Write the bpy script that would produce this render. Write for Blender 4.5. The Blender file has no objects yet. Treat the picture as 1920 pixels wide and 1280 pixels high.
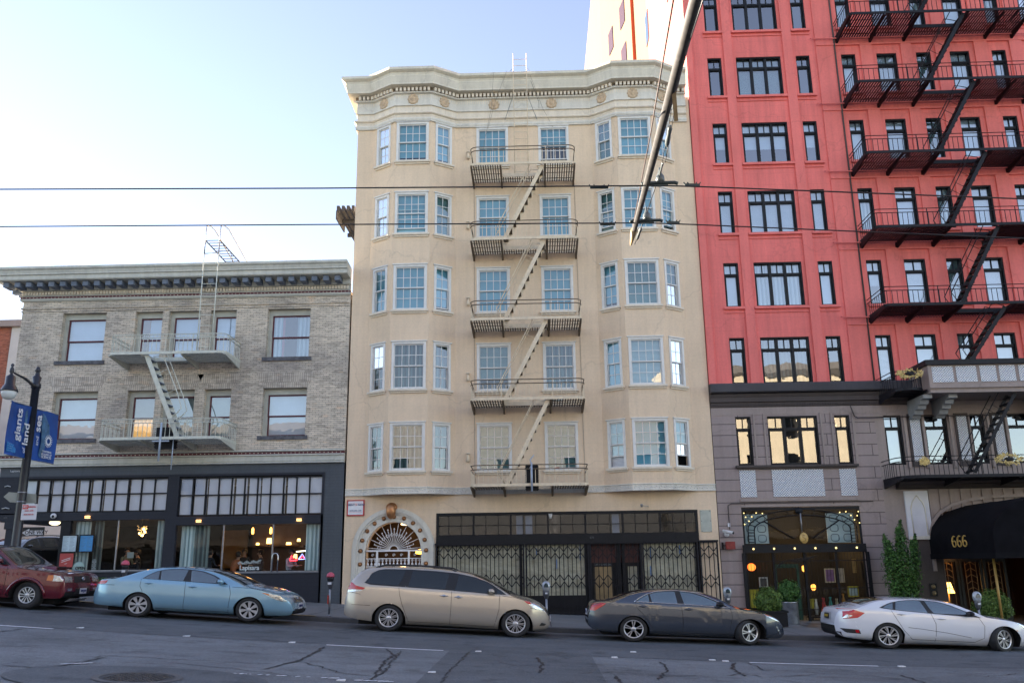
import bpy, bmesh, math, random
from mathutils import Vector, Matrix
from mathutils.bvhtree import BVHTree
random.seed(7)
scene=bpy.context.scene
COL=scene.collection
# ---------------------------------------------------------------- camera
YAW,PITCH,ROLL=math.radians(-1.602),math.radians(14.457),math.radians(-.736)
FPX=1620.0
CAMLOC=Vector((0,-29,1.6))
def _cam_axes():
    cy,sy,cp,sp=math.cos(YAW),math.sin(YAW),math.cos(PITCH),math.sin(PITCH)
    f=Vector((sy*cp,cy*cp,sp)); r=Vector((cy,-sy,0)); u=r.cross(f)
    c,s=math.cos(ROLL),math.sin(ROLL)
    return c*r+s*u, -s*r+c*u, f
CR,CU,CF=_cam_axes()
cam_data=bpy.data.cameras.new("camera"); cam=bpy.data.objects.new("camera",cam_data); COL.objects.link(cam)
m=Matrix.Identity(4)
for i in range(3):
    m[i][0]=CR[i]; m[i][1]=CU[i]; m[i][2]=-CF[i]; m[i][3]=CAMLOC[i]
cam.matrix_world=m
cam_data.lens=FPX/1920*36; cam_data.sensor_width=36; cam_data.clip_start=.1; cam_data.clip_end=3000
scene.camera=cam
def at(px,py,Y=0.):   # point of the photo on the vertical plane at depth Y
    d=(px-960)/FPX*CR-(py-640)/FPX*CU+CF
    t=(Y-CAMLOC.y)/d.y; p=CAMLOC+t*d
    return p.x,p.z
# ---------------------------------------------------------------- world + sun
SUN_AZ=math.radians(-66); SUN_EL=math.radians(11)
world=bpy.data.worlds.new("World"); scene.world=world; world.use_nodes=True
nt=world.node_tree; nt.nodes.clear()
wo=nt.nodes.new('ShaderNodeOutputWorld'); bg=nt.nodes.new('ShaderNodeBackground')
sky=nt.nodes.new('ShaderNodeTexSky'); sky.sky_type='NISHITA'; sky.sun_disc=False
sky.sun_elevation=SUN_EL; sky.sun_rotation=SUN_AZ; sky.altitude=50; sky.air_density=1.0; sky.dust_density=.05; sky.ozone_density=2.0
hs=nt.nodes.new('ShaderNodeHueSaturation'); hs.inputs['Saturation'].default_value=.74
hs.inputs['Hue'].default_value=.519
nt.links.new(sky.outputs[0],hs.inputs['Color']); nt.links.new(hs.outputs[0],bg.inputs['Color'])
bg.inputs['Strength'].default_value=.058; nt.links.new(bg.outputs[0],wo.inputs['Surface'])
sd=bpy.data.lights.new("sun",'SUN'); sd.energy=4.6; sd.angle=math.radians(.5); sd.color=(1,.86,.70)
sun=bpy.data.objects.new("sun",sd); COL.objects.link(sun)
S=Vector((math.sin(SUN_AZ)*math.cos(SUN_EL),math.cos(SUN_AZ)*math.cos(SUN_EL),math.sin(SUN_EL)))
sun.rotation_euler=S.to_track_quat('Z','Y').to_euler()
vs=scene.view_settings; vs.view_transform='Standard'; vs.look='None'; vs.exposure=3.08; vs.gamma=1; vs.use_curve_mapping=False
scene.render.engine='CYCLES'
scene.cycles.max_bounces=8; scene.cycles.transparent_max_bounces=10; scene.cycles.sample_clamp_indirect=4
# ---------------------------------------------------------------- terrain heights
def zr(X):
    x=max(-26,min(24,X)); z=-.0485*x+.0012*x*x-.06
    return z
def zs(X): return zr(X)+.13
# ---------------------------------------------------------------- mesh builder
SPLIT={'grab_rail','bracket','modillion','rosette_stud','side_window','window_surround','tread','rung','rail','strut','gilt_boss','pilaster','window_pier','fluted_rib','slat','roof_rail','door_handle','headlamp','tail_lamp','indicator','fog_lamp','reverse_lamp','reflector','rear_reflector_lens','blind','curtain','bulb','screw','brass_disc','red_tube','eyes','blue_tape','street_window','roof_bar','grille_slat','print_line','flat_arch','iron_hook','beam','cable','glass_bubble','strand','window_trim','end_cap','street_plate','scissor_link'}
class MB:
    def __init__(s): s.v=[];s.f=[];s.mi=[];s.c=0;s.sm=[];s.smooth=False;s.T=None
    def add(s,vs,fs):
        n=len(s.v)
        for p in vs:
            p=Vector(p)
            if s.T is not None: p=s.T@p
            s.v.append(p)
        for f in fs: s.f.append([n+i for i in f]); s.mi.append(s.c); s.sm.append(s.smooth)
        return s
    def quad(s,*p): return s.add(p,[list(range(len(p)))])
    def box(s,x0,x1,y0,y1,z0,z1):
        return s.add([(x,y,z) for x in(x0,x1) for y in(y0,y1) for z in(z0,z1)],[(0,1,3,2),(4,6,7,5),(0,4,5,1),(2,3,7,6),(0,2,6,4),(1,5,7,3)])
    def obox(s,P,u0,u1,v0,v1,d0,d1):
        return s.add([P(u,v,d) for u in(u0,u1) for v in(v0,v1) for d in(d0,d1)],[(0,1,3,2),(4,6,7,5),(0,4,5,1),(2,3,7,6),(0,2,6,4),(1,5,7,3)])
    def bar(s,p,q,w,h=None,up=(0,0,1)):
        h=w if h is None else h
        p=Vector(p);q=Vector(q);d=(q-p)
        if d.length<1e-6: return s
        d.normalize(); up=Vector(up)
        if abs(d.dot(up))>.99: up=Vector((0,1,0)) if abs(d.y)<.9 else Vector((1,0,0))
        a=d.cross(up).normalized()*w/2; b=a.cross(d).normalized()*h/2
        return s.add([p-a-b,p+a-b,p+a+b,p-a+b,q-a-b,q+a-b,q+a+b,q-a+b],[(0,1,2,3),(7,6,5,4),(0,4,5,1),(1,5,6,2),(2,6,7,3),(3,7,4,0)])
    def tube(s,pts,r,n=6,cap=True):
        pts=[Vector(p) for p in pts]; R=r if isinstance(r,(list,tuple)) else [r]*len(pts)
        vs=[];fs=[];prev=None
        for i,p in enumerate(pts):
            d=(pts[min(i+1,len(pts)-1)]-pts[max(i-1,0)])
            if d.length<1e-9: d=Vector((0,0,1))
            d.normalize()
            if prev is None:
                a=d.orthogonal().normalized()
            else:
                a=(prev-d*prev.dot(d)); a=a.normalized() if a.length>1e-6 else d.orthogonal().normalized()
            prev=a; b=d.cross(a)
            for k in range(n):
                t=2*math.pi*k/n; vs.append(p+(a*math.cos(t)+b*math.sin(t))*R[i])
        for i in range(len(pts)-1):
            for k in range(n):
                fs.append((i*n+k,i*n+(k+1)%n,(i+1)*n+(k+1)%n,(i+1)*n+k))
        if cap: fs.append(tuple(range(n))); fs.append(tuple((len(pts)-1)*n+k for k in range(n)))
        o=s.smooth; s.smooth=n>4
        s.add(vs,fs); s.smooth=o; return s
    def lathe(s,prof,c=(0,0,0),n=16,axis='z',sx=1,sy=1):
        c=Vector(c);vs=[];fs=[]
        for r,h in prof:
            for k in range(n):
                t=2*math.pi*k/n; a,b=r*math.cos(t)*sx,r*math.sin(t)*sy
                vs.append(c+(Vector((a,b,h)) if axis=='z' else Vector((a,h,b)) if axis=='y' else Vector((h,a,b))))
        for i in range(len(prof)-1):
            for k in range(n): fs.append((i*n+k,i*n+(k+1)%n,(i+1)*n+(k+1)%n,(i+1)*n+k))
        fs.append(tuple(range(n)));fs.append(tuple((len(prof)-1)*n+k for k in range(n)))
        o=s.smooth; s.smooth=True; s.add(vs,fs); s.smooth=o; return s
    def sphere(s,c,rx,ry=None,rz=None,n=10,m=7):
        ry=ry or rx; rz=rz or rx
        prof=[(max(1e-4,math.sin(math.pi*i/m)),-math.cos(math.pi*i/m)) for i in range(m+1)]
        vs=[];fs=[];c=Vector(c)
        for r,h in prof:
            for k in range(n):
                t=2*math.pi*k/n; vs.append(c+Vector((r*math.cos(t)*rx,r*math.sin(t)*ry,h*rz)))
        for i in range(m):
            for k in range(n): fs.append((i*n+k,i*n+(k+1)%n,(i+1)*n+(k+1)%n,(i+1)*n+k))
        o=s.smooth; s.smooth=True; s.add(vs,fs); s.smooth=o; return s
    def prism(s,poly,y0,y1):      # poly in (x,z) extruded along y
        n=len(poly)
        return s.add([(x,y0,z) for x,z in poly]+[(x,y1,z) for x,z in poly],
            [tuple(range(n)),tuple(range(2*n-1,n-1,-1))]+[(i,(i+1)%n,n+(i+1)%n,n+i) for i in range(n)])
    def slab(s,poly,z0,z1):       # poly in (x,y) extruded in z
        n=len(poly)
        return s.add([(x,y,z0) for x,y in poly]+[(x,y,z1) for x,y in poly],
            [tuple(range(n)),tuple(range(2*n-1,n-1,-1))]+[(i,(i+1)%n,n+(i+1)%n,n+i) for i in range(n)])
    def pieces(s):
        par=list(range(len(s.v)))
        def fd(a):
            while par[a]!=a: par[a]=par[par[a]]; a=par[a]
            return a
        for f in s.f:
            r=fd(f[0])
            for k in f[1:]: par[fd(k)]=r
        g={}
        for i,f in enumerate(s.f): g.setdefault(fd(f[0]),[]).append(i)
        out=[]
        for fi in g.values():
            q=MB(); mp={}
            for i in fi:
                nf=[]
                for k in s.f[i]:
                    if k not in mp: mp[k]=len(q.v); q.v.append(s.v[k])
                    nf.append(mp[k])
                q.f.append(nf); q.mi.append(s.mi[i]); q.sm.append(s.sm[i])
            out.append(q)
        return out
    def build(s,name,mats,parent=None,org=(0,0,0),recalc=True,angle=None):
        if name in SPLIT and parent is not None:
            ps=s.pieces()
            if 1<len(ps)<=100: return [p._build(name,mats,parent,org,recalc,angle) for p in ps][0]
        return s._build(name,mats,parent,org,recalc,angle)
    def _build(s,name,mats,parent=None,org=(0,0,0),recalc=True,angle=None):
        if not isinstance(mats,(list,tuple)): mats=[mats]
        off=Vector(org)
        if parent is not None:
            r=parent
            while r.parent: r=r.parent
            off=Vector(r.location)
        me=bpy.data.meshes.new(name)
        me.from_pydata([p-off for p in s.v],[],s.f)
        for mm in mats: me.materials.append(mm)
        me.polygons.foreach_set('material_index',s.mi); me.polygons.foreach_set('use_smooth',s.sm)
        if recalc:
            b=bmesh.new(); b.from_mesh(me); bmesh.ops.recalc_face_normals(b,faces=b.faces)
            b.to_mesh(me); b.free()
        me.update()
        if angle is not None and hasattr(me,'set_sharp_from_angle'): me.set_sharp_from_angle(angle=math.radians(angle))
        o=bpy.data.objects.new(name,me); COL.objects.link(o)
        if parent is not None: o.parent=parent
        else: o.location=off
        return o
def tag(o,label=None,cat=None,group=None,kind=None):
    if label: o['label']=label
    if cat: o['category']=cat
    if group: o['group']=group
    if kind: o['kind']=kind
    return o
def thing(name,label,cat,loc=(0,0,0),group=None,kind=None):
    o=bpy.data.objects.new(name,None); o.empty_display_size=.3; COL.objects.link(o); o.location=loc
    return tag(o,label,cat,group,kind)
def dup(o,loc=None,label=None,parent=None):
    c=o.copy(); COL.objects.link(c)
    if parent is not None: c.parent=parent
    if loc is not None: c.location=loc
    if label: c['label']=label
    for ch in list(o.children): dup(ch,parent=c)
    return c
def frame(p0,p1):
    p0=Vector((p0[0],p0[1],0));p1=Vector((p1[0],p1[1],0)); u=(p1-p0); L=u.length; u.normalize(); n=Vector((u.y,-u.x,0))
    def P(a,z,d): return p0+u*a+n*d+Vector((0,0,z))
    return P,L
def wall(mb,p0,p1,z0,z1,holes=(),depth=.2,bottom=None):
    P,L=frame(p0,p1)
    us=sorted({0,L}|{h[0] for h in holes}|{h[1] for h in holes}); zz=sorted({z0,z1}|{h[2] for h in holes}|{h[3] for h in holes})
    for i in range(len(us)-1):
        for j in range(len(zz)-1):
            a,b,c,d=us[i],us[i+1],zz[j],zz[j+1]; mu,mz=(a+b)/2,(c+d)/2
            if any(h[0]<mu<h[1] and h[2]<mz<h[3] for h in holes): continue
            mb.quad(P(a,c,0),P(b,c,0),P(b,d,0),P(a,d,0))
    for h in holes:
        a,b,c,d=h[:4]
        mb.quad(P(a,c,0),P(a,d,0),P(a,d,-depth),P(a,c,-depth)); mb.quad(P(b,c,0),P(b,d,0),P(b,d,-depth),P(b,c,-depth))
        mb.quad(P(a,d,0),P(b,d,0),P(b,d,-depth),P(a,d,-depth)); mb.quad(P(a,c,0),P(b,c,0),P(b,c,-depth),P(a,c,-depth))
def miters(path):
    pts=[Vector((p[0],p[1])) for p in path]; out=[]
    for i in range(len(pts)):
        ns=[]
        if i>0: d=(pts[i]-pts[i-1]).normalized(); ns.append(Vector((d.y,-d.x)))
        if i<len(pts)-1: d=(pts[i+1]-pts[i]).normalized(); ns.append(Vector((d.y,-d.x)))
        if len(ns)==1: out.append(ns[0])
        else:
            m=(ns[0]+ns[1]); m.normalize(); out.append(m/max(.3,m.dot(ns[0])))
    return pts,out
def sweep(mb,path,prof,caps=True):
    pts,ms=miters(path); k=len(prof)
    vs=[(p.x+m.x*d,p.y+m.y*d,z) for p,m in zip(pts,ms) for d,z in prof]
    fs=[(i*k+j,(i+1)*k+j,(i+1)*k+j+1,i*k+j+1) for i in range(len(pts)-1) for j in range(k-1)]
    if caps: fs+= [tuple(range(k)),tuple((len(pts)-1)*k+j for j in range(k))]
    mb.add(vs,fs)
def along(path,step,inset=0):
    # yields (point, ux, n) at spacing along a plan path
    out=[]
    for a,b in zip(path[:-1],path[1:]):
        a=Vector(a);b=Vector(b);L=(b-a).length; n=max(1,int(L/step))
        for i in range(n):
            t=(i+.5)/n; u=(b-a).normalized(); out.append((a+(b-a)*t,u,Vector((u.y,-u.x))))
    return out
def text_mesh(txt,size,P,mat,name,parent,ext=.004,align='CENTER',scale=(1,1),shear=0,org=None,bold=0,spacing=1):
    cu=bpy.data.curves.new(name,'FONT'); cu.body=txt; cu.size=size; cu.align_x=align; cu.align_y='CENTER'; cu.extrude=ext; cu.shear=shear; cu.offset=bold; cu.space_character=spacing
    o=bpy.data.objects.new('tmp',cu); COL.objects.link(o)
    dg=bpy.context.evaluated_depsgraph_get(); me=bpy.data.meshes.new_from_object(o.evaluated_get(dg)); bpy.data.objects.remove(o)
    me.name=name; me.materials.clear(); me.materials.append(mat)
    off=Vector((0,0,0))
    if parent is not None:
        r=parent
        while r.parent: r=r.parent
        off=Vector(r.location)
    elif org: off=Vector(org)
    for v in me.vertices: v.co=P(v.co.x*scale[0],v.co.y*scale[1],v.co.z+.003)-off
    t=bpy.data.objects.new(name,me); COL.objects.link(t)
    if parent is not None: t.parent=parent
    else: t.location=off
    return t
# ---------------------------------------------------------------- materials
def srgb(r,g,b):
    f=lambda c:(c/255/12.92) if c/255<=.04045 else ((c/255+.055)/1.055)**2.4
    return (f(r),f(g),f(b))
def _new(name):
    m=bpy.data.materials.new(name); m.use_nodes=True; t=m.node_tree; t.nodes.clear()
    o=t.nodes.new('ShaderNodeOutputMaterial'); return m,t,o
def _coord(t,kind='Object',scale=(1,1,1),swap=False):
    tc=t.nodes.new('ShaderNodeTexCoord'); mp=t.nodes.new('ShaderNodeMapping'); mp.inputs['Scale'].default_value=scale
    if swap:
        sp=t.nodes.new('ShaderNodeSeparateXYZ'); cb=t.nodes.new('ShaderNodeCombineXYZ'); ad=t.nodes.new('ShaderNodeMath'); ad.operation='ADD'
        t.links.new(tc.outputs[kind],sp.inputs[0]); t.links.new(sp.outputs[0],ad.inputs[0]); t.links.new(sp.outputs[1],ad.inputs[1])
        t.links.new(ad.outputs[0],cb.inputs[0]); t.links.new(sp.outputs[2],cb.inputs[1]); t.links.new(cb.outputs[0],mp.inputs[0])
    else: t.links.new(tc.outputs[kind],mp.inputs[0])
    return mp.outputs[0]
def _noise(t,co,scale,detail=4,rough=.55):
    n=t.nodes.new('ShaderNodeTexNoise'); n.inputs['Scale'].default_value=scale; n.inputs['Detail'].default_value=detail; n.inputs['Roughness'].default_value=rough
    t.links.new(co,n.inputs['Vector']); return n.outputs[0]
def _ramp(t,fac,stops):
    r=t.nodes.new('ShaderNodeValToRGB'); e=r.color_ramp.elements
    e[0].position=stops[0][0]; e[0].color=(*stops[0][1],1); e[1].position=stops[-1][0]; e[1].color=(*stops[-1][1],1)
    for p,c in stops[1:-1]:
        q=e.new(p); q.color=(*c,1)
    t.links.new(fac,r.inputs[0]); return r.outputs[0]
def _mul(t,a,b,fac=1.,mode='MULTIPLY'):
    m=t.nodes.new('ShaderNodeMix'); m.data_type='RGBA'; m.blend_type=mode; m.inputs[0].default_value=fac
    t.links.new(a,m.inputs[6]); t.links.new(b,m.inputs[7]); return m.outputs[2]
def _bump(t,h,strength,dist=.01,prev=None):
    b=t.nodes.new('ShaderNodeBump'); b.inputs['Strength'].default_value=strength; b.inputs['Distance'].default_value=dist
    t.links.new(h,b.inputs['Height'])
    if prev is not None: t.links.new(prev,b.inputs['Normal'])
    return b.outputs[0]
g3=lambda v:(v,v,v)
def M(name,col,rough=.6,var=.12,scale=3,bump=0,bscale=40,metal=0,coat=0,spec=.5,emit=None,estr=0,coatr=.05,ior=None):
    m,t,o=_new(name); p=t.nodes.new('ShaderNodeBsdfPrincipled'); t.links.new(p.outputs[0],o.inputs[0])
    p.inputs['Roughness'].default_value=rough; p.inputs['Metallic'].default_value=metal; p.inputs['Coat Weight'].default_value=coat; p.inputs['Coat Roughness'].default_value=coatr
    p.inputs['Specular IOR Level'].default_value=spec
    if ior: p.inputs['IOR'].default_value=ior
    p.inputs['Base Color'].default_value=(*col,1)
    if var or bump:
        co=_coord(t)
        if var:
            n=_noise(t,co,scale,5); c=_ramp(t,n,[(.3,tuple(x*(1-var) for x in col)),(.7,tuple(min(1,x*(1+var)) for x in col))]); t.links.new(c,p.inputs['Base Color'])
        if bump: t.links.new(_bump(t,_noise(t,co,bscale,3),bump),p.inputs['Normal'])
    if emit: p.inputs['Emission Color'].default_value=(*emit,1); p.inputs['Emission Strength'].default_value=estr
    return m
def stucco(name,col,joint=.0,jw=.9,jh=.36,stain=.12,rough=.75,streak=.1,mortar=.006,jdark=.6,offs=.5):
    m,t,o=_new(name); p=t.nodes.new('ShaderNodeBsdfPrincipled'); t.links.new(p.outputs[0],o.inputs[0]); p.inputs['Roughness'].default_value=rough
    p.inputs['Specular IOR Level'].default_value=.3
    co=_coord(t)
    n1=_noise(t,co,.55,6,.6); c=_ramp(t,n1,[(.3,tuple(x*(1-stain) for x in col)),(.7,tuple(x*(1+stain*.6) for x in col))])
    cs=_coord(t,scale=(5,5,.35)); n2=_noise(t,cs,1.,5,.65); c=_mul(t,c,_ramp(t,n2,[(.35,g3(1-streak)),(.6,g3(1))]))
    n3=_noise(t,co,14,4,.7); c=_mul(t,c,_ramp(t,n3,[(.25,g3(.9)),(.75,g3(1.04))]))
    n5=_noise(t,co,1.7,8,.75); c=_mul(t,c,_ramp(t,n5,[(.62,g3(1)),(.72,g3(.88))]))
    v=t.nodes.new('ShaderNodeTexVoronoi'); v.feature='DISTANCE_TO_EDGE'; v.inputs['Scale'].default_value=.42
    dn=t.nodes.new('ShaderNodeMix'); dn.data_type='VECTOR'; dn.inputs[0].default_value=.5; nn=t.nodes.new('ShaderNodeTexNoise'); nn.inputs['Scale'].default_value=1.3; nn.inputs['Detail'].default_value=6
    t.links.new(co,nn.inputs['Vector']); t.links.new(co,dn.inputs[4]); t.links.new(nn.outputs[1],dn.inputs[5]); t.links.new(dn.outputs[1],v.inputs['Vector'])
    c=_mul(t,c,_ramp(t,v.outputs[0],[(.0,g3(.87)),(.006,g3(1))]))
    h=_bump(t,_noise(t,co,60,3,.7),.25,.01)
    if joint:
        cx=_coord(t,swap=True); b=t.nodes.new('ShaderNodeTexBrick'); b.inputs['Scale'].default_value=1; b.inputs['Brick Width'].default_value=jw; b.inputs['Row Height'].default_value=jh
        b.inputs['Mortar Size'].default_value=mortar; b.inputs['Mortar Smooth'].default_value=.3; b.offset=offs
        b.inputs['Color1'].default_value=(1,1,1,1); b.inputs['Color2'].default_value=(.95,.95,.95,1); b.inputs['Mortar'].default_value=(*g3(jdark),1)
        t.links.new(cx,b.inputs['Vector']); c=_mul(t,c,b.outputs[0],joint)
        inv=t.nodes.new('ShaderNodeMath'); inv.operation='SUBTRACT'; inv.inputs[0].default_value=1; t.links.new(b.outputs['Fac'],inv.inputs[1])
        h=_bump(t,inv.outputs[0],.5*joint,.02,h)
    t.links.new(c,p.inputs['Base Color']); t.links.new(h,p.inputs['Normal']); return m
def brickmat(name,c1,c2,mort,w=.215,h=.066,dirt=.35,ms=.007,dark=(.05,.055,.07),dscale=.35,dpos=(.5,.66)):
    m,t,o=_new(name); p=t.nodes.new('ShaderNodeBsdfPrincipled'); t.links.new(p.outputs[0],o.inputs[0]); p.inputs['Roughness'].default_value=.8; p.inputs['Specular IOR Level'].default_value=.25
    cx=_coord(t,swap=True); co=_coord(t)
    b=t.nodes.new('ShaderNodeTexBrick'); b.inputs['Scale'].default_value=1; b.inputs['Brick Width'].default_value=w; b.inputs['Row Height'].default_value=h
    b.inputs['Mortar Size'].default_value=ms; b.inputs['Mortar Smooth'].default_value=.4; b.inputs['Bias'].default_value=-.1
    b.inputs['Color1'].default_value=(*c1,1); b.inputs['Color2'].default_value=(*c2,1); b.inputs['Mortar'].default_value=(*mort,1)
    t.links.new(cx,b.inputs['Vector'])
    vv=t.nodes.new('ShaderNodeTexVoronoi'); vv.inputs['Scale'].default_value=1.0
    mp=_coord(t,swap=True,scale=(4.6,15,1)); t.links.new(mp,vv.inputs['Vector'])
    sep=t.nodes.new('ShaderNodeSeparateColor'); t.links.new(vv.outputs['Color'],sep.inputs[0])
    c=_mul(t,b.outputs[0],_ramp(t,sep.outputs[0],[(0,g3(.72)),(.5,g3(1)),(.95,g3(1.1)),(1,(1.1,.97,.86))]))
    n=_noise(t,co,dscale,7,.65); msk=_ramp(t,n,[(dpos[0],g3(0)),(dpos[1],g3(1))])
    mx=t.nodes.new('ShaderNodeMix'); mx.data_type='RGBA'; sc=t.nodes.new('ShaderNodeMath'); sc.operation='MULTIPLY'; sc.inputs[1].default_value=dirt
    t.links.new(msk,sc.inputs[0]); t.links.new(sc.outputs[0],mx.inputs[0]); t.links.new(c,mx.inputs[6]); mx.inputs[7].default_value=(*dark,1)
    t.links.new(mx.outputs[2],p.inputs['Base Color'])
    inv=t.nodes.new('ShaderNodeMath'); inv.operation='SUBTRACT'; inv.inputs[0].default_value=1; t.links.new(b.outputs['Fac'],inv.inputs[1])
    t.links.new(_bump(t,inv.outputs[0],.6,.01,_bump(t,_noise(t,co,70,2),.2)),p.inputs['Normal']); return m
def glassmat(name,f0=.2,tint=(.8,.9,.9),rough=.01,wav=.015,gcol=(1,1,1)):
    m,t,o=_new(name); tr=t.nodes.new('ShaderNodeBsdfTransparent'); tr.inputs[0].default_value=(*tint,1)
    gl=t.nodes.new('ShaderNodeBsdfGlossy'); gl.inputs['Roughness'].default_value=rough; gl.inputs['Color'].default_value=(*gcol,1)
    lw=t.nodes.new('ShaderNodeFresnel'); lw.inputs[0].default_value=1.5
    mr=t.nodes.new('ShaderNodeMapRange'); mr.inputs['From Min'].default_value=.04; mr.inputs['From Max'].default_value=1; mr.inputs['To Min'].default_value=f0; mr.inputs['To Max'].default_value=.6
    mx=t.nodes.new('ShaderNodeMixShader'); t.links.new(lw.outputs[0],mr.inputs[0]); t.links.new(mr.outputs[0],mx.inputs[0])
    co=_coord(t); t.links.new(_bump(t,_noise(t,co,1.6,2),.35,wav),gl.inputs['Normal'])
    t.links.new(tr.outputs[0],mx.inputs[1]); t.links.new(gl.outputs[0],mx.inputs[2]); t.links.new(mx.outputs[0],o.inputs[0]); return m
def stripes(name,c1,c2,scale,axis='Z',rough=.6,bump=.3,emit=0):
    m,t,o=_new(name); p=t.nodes.new('ShaderNodeBsdfPrincipled'); t.links.new(p.outputs[0],o.inputs[0]); p.inputs['Roughness'].default_value=rough
    w=t.nodes.new('ShaderNodeTexWave'); w.wave_type='BANDS'; w.bands_direction=axis; w.inputs['Scale'].default_value=scale; w.inputs['Distortion'].default_value=.6 if axis!='Z' else 0; w.inputs['Detail'].default_value=1
    t.links.new(_coord(t),w.inputs['Vector']); c=_ramp(t,w.outputs['Fac'],[(.25,c2),(.7,c1)]); t.links.new(c,p.inputs['Base Color'])
    t.links.new(_bump(t,w.outputs['Fac'],bump,.01),p.inputs['Normal']); return m
def asphalt(name,col,patch=.25):
    m,t,o=_new(name); p=t.nodes.new('ShaderNodeBsdfPrincipled'); t.links.new(p.outputs[0],o.inputs[0]); p.inputs['Roughness'].default_value=.78; p.inputs['Specular IOR Level'].default_value=.35
    co=_coord(t); cl=_coord(t,scale=(.25,1.2,1))
    c=_ramp(t,_noise(t,co,.35,6,.6),[(.3,tuple(x*(1-patch) for x in col)),(.7,tuple(x*(1+patch) for x in col))])
    c=_mul(t,c,_ramp(t,_noise(t,cl,1.5,5,.6),[(.3,g3(.82)),(.65,g3(1.08))]))
    c=_mul(t,c,_ramp(t,_noise(t,co,26,3,.8),[(.3,g3(.72)),(.5,g3(1)),(.7,g3(1.3))]))
    c=_mul(t,c,_ramp(t,_noise(t,co,95,3,.8),[(.3,g3(.55)),(.52,g3(1)),(.75,g3(1.7))]))
    c=_mul(t,c,_ramp(t,_noise(t,co,1.7,4,.6),[(.55,g3(1)),(.68,g3(.66))]))
    v=t.nodes.new('ShaderNodeTexVoronoi'); v.feature='DISTANCE_TO_EDGE'; v.inputs['Scale'].default_value=.45
    dn=t.nodes.new('ShaderNodeMix'); dn.data_type='VECTOR'; dn.inputs[0].default_value=.35; nn=t.nodes.new('ShaderNodeTexNoise'); nn.inputs['Scale'].default_value=2.5; nn.inputs['Detail'].default_value=5
    t.links.new(co,nn.inputs['Vector']); t.links.new(co,dn.inputs[4]); t.links.new(nn.outputs[1],dn.inputs[5]); t.links.new(dn.outputs[1],v.inputs['Vector'])
    cr=_ramp(t,v.outputs[0],[(.0,g3(.55)),(.006,g3(1))]); c=_mul(t,c,cr,.5)
    t.links.new(c,p.inputs['Base Color']); t.links.new(_bump(t,_noise(t,co,40,4,.8),.6,.015),p.inputs['Normal']); return m
def emis(name,col,s):
    m,t,o=_new(name); e=t.nodes.new('ShaderNodeEmission'); e.inputs[0].default_value=(*col,1); e.inputs[1].default_value=s*.33; t.links.new(e.outputs[0],o.inputs[0]); return m
def carpaint(name,col,metal=.3,rough=.35):
    m,t,o=_new(name); p=t.nodes.new('ShaderNodeBsdfPrincipled'); t.links.new(p.outputs[0],o.inputs[0]); p.inputs['Base Color'].default_value=(*col,1)
    p.inputs['Metallic'].default_value=metal; p.inputs['Roughness'].default_value=rough; p.inputs['Coat Weight'].default_value=1; p.inputs['Coat Roughness'].default_value=.04
    co=_coord(t); n=_noise(t,co,1.8,5,.6); r=_ramp(t,n,[(.3,g3(rough*.95)),(.7,g3(rough*1.1))]); t.links.new(r,p.inputs['Roughness'])
    # road dust low on the body
    tc=t.nodes.new('ShaderNodeTexCoord'); sp=t.nodes.new('ShaderNodeSeparateXYZ'); t.links.new(tc.outputs['Object'],sp.inputs[0])
    mr=t.nodes.new('ShaderNodeMapRange'); mr.inputs['From Min'].default_value=.14; mr.inputs['From Max'].default_value=.34; mr.inputs['To Min'].default_value=.5; mr.inputs['To Max'].default_value=0; t.links.new(sp.outputs[2],mr.inputs[0])
    ml=t.nodes.new('ShaderNodeMath'); ml.operation='MULTIPLY'; t.links.new(mr.outputs[0],ml.inputs[0]); t.links.new(n,ml.inputs[1])
    mx=t.nodes.new('ShaderNodeMix'); mx.data_type='RGBA'; t.links.new(ml.outputs[0],mx.inputs[0]); mx.inputs[6].default_value=(*col,1); mx.inputs[7].default_value=(.16,.14,.12,1); t.links.new(mx.outputs[2],p.inputs['Base Color'])
    return m
MT={}
MT['cream']=stucco('cream_stucco',(.80,.625,.445),joint=.35,jw=1.1,jh=.42,stain=.08,streak=.07,jdark=.8)
MT['creamtrim']=stucco('cream_trim',(.79,.70,.57),stain=.08)
MT['whitetrim']=stucco('white_trim',(.72,.685,.60),stain=.1,streak=.12)
MT['crown']=stucco('crown_paint',(.72,.67,.555),stain=.1,streak=.12)
MT['gold']=M('gilt_ornament',(.52,.38,.24),.5,.25,12,bump=.5,bscale=30)
MT['copper']=M('copper',(.42,.20,.09),.35,.2,8,metal=.7)
MT['sash']=M('sash_paint',(.70,.69,.66),.45,.06,6)
MT['glass']=glassmat('window_glass',.12,(.66,.84,.88),wav=.004)
MT['glasst']=glassmat('transom_glass',.05,(.97,.98,1),wav=.004)
MT['glassr']=glassmat('hotel_glass',.26,(.7,.82,.9),wav=.006)
MT['shopglass']=glassmat('shop_glass',.02,(.85,.92,.92),wav=.006)
MT['slat']=stripes('venetian_blind',(.30,.42,.40),(.05,.09,.09),7.5,'Z')
MT['slatw']=stripes('white_venetian_blind',(.75,.77,.80),(.35,.38,.42),7.5,'Z')
MT['shade']=M('reflection_teal_shade',(.27,.48,.57),.8,.06,2)  # teal tint stands in for the reflection on the window glass
MT['shadew']=M('pale_shade',(.68,.72,.78),.8,.05,2)
MT['curt']=stripes('curtain_cloth',(.62,.70,.70),(.28,.36,.37),2.2,'X')
MT['curtd']=stripes('dim_curtain_cloth',(.16,.19,.18),(.05,.06,.06),2.2,'X')
MT['dark']=M('dark_interior',(.010,.011,.013),.9,.2)
MT['black']=M('black_paint',(.009,.010,.013),.5,.2,8,spec=.25)
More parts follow.
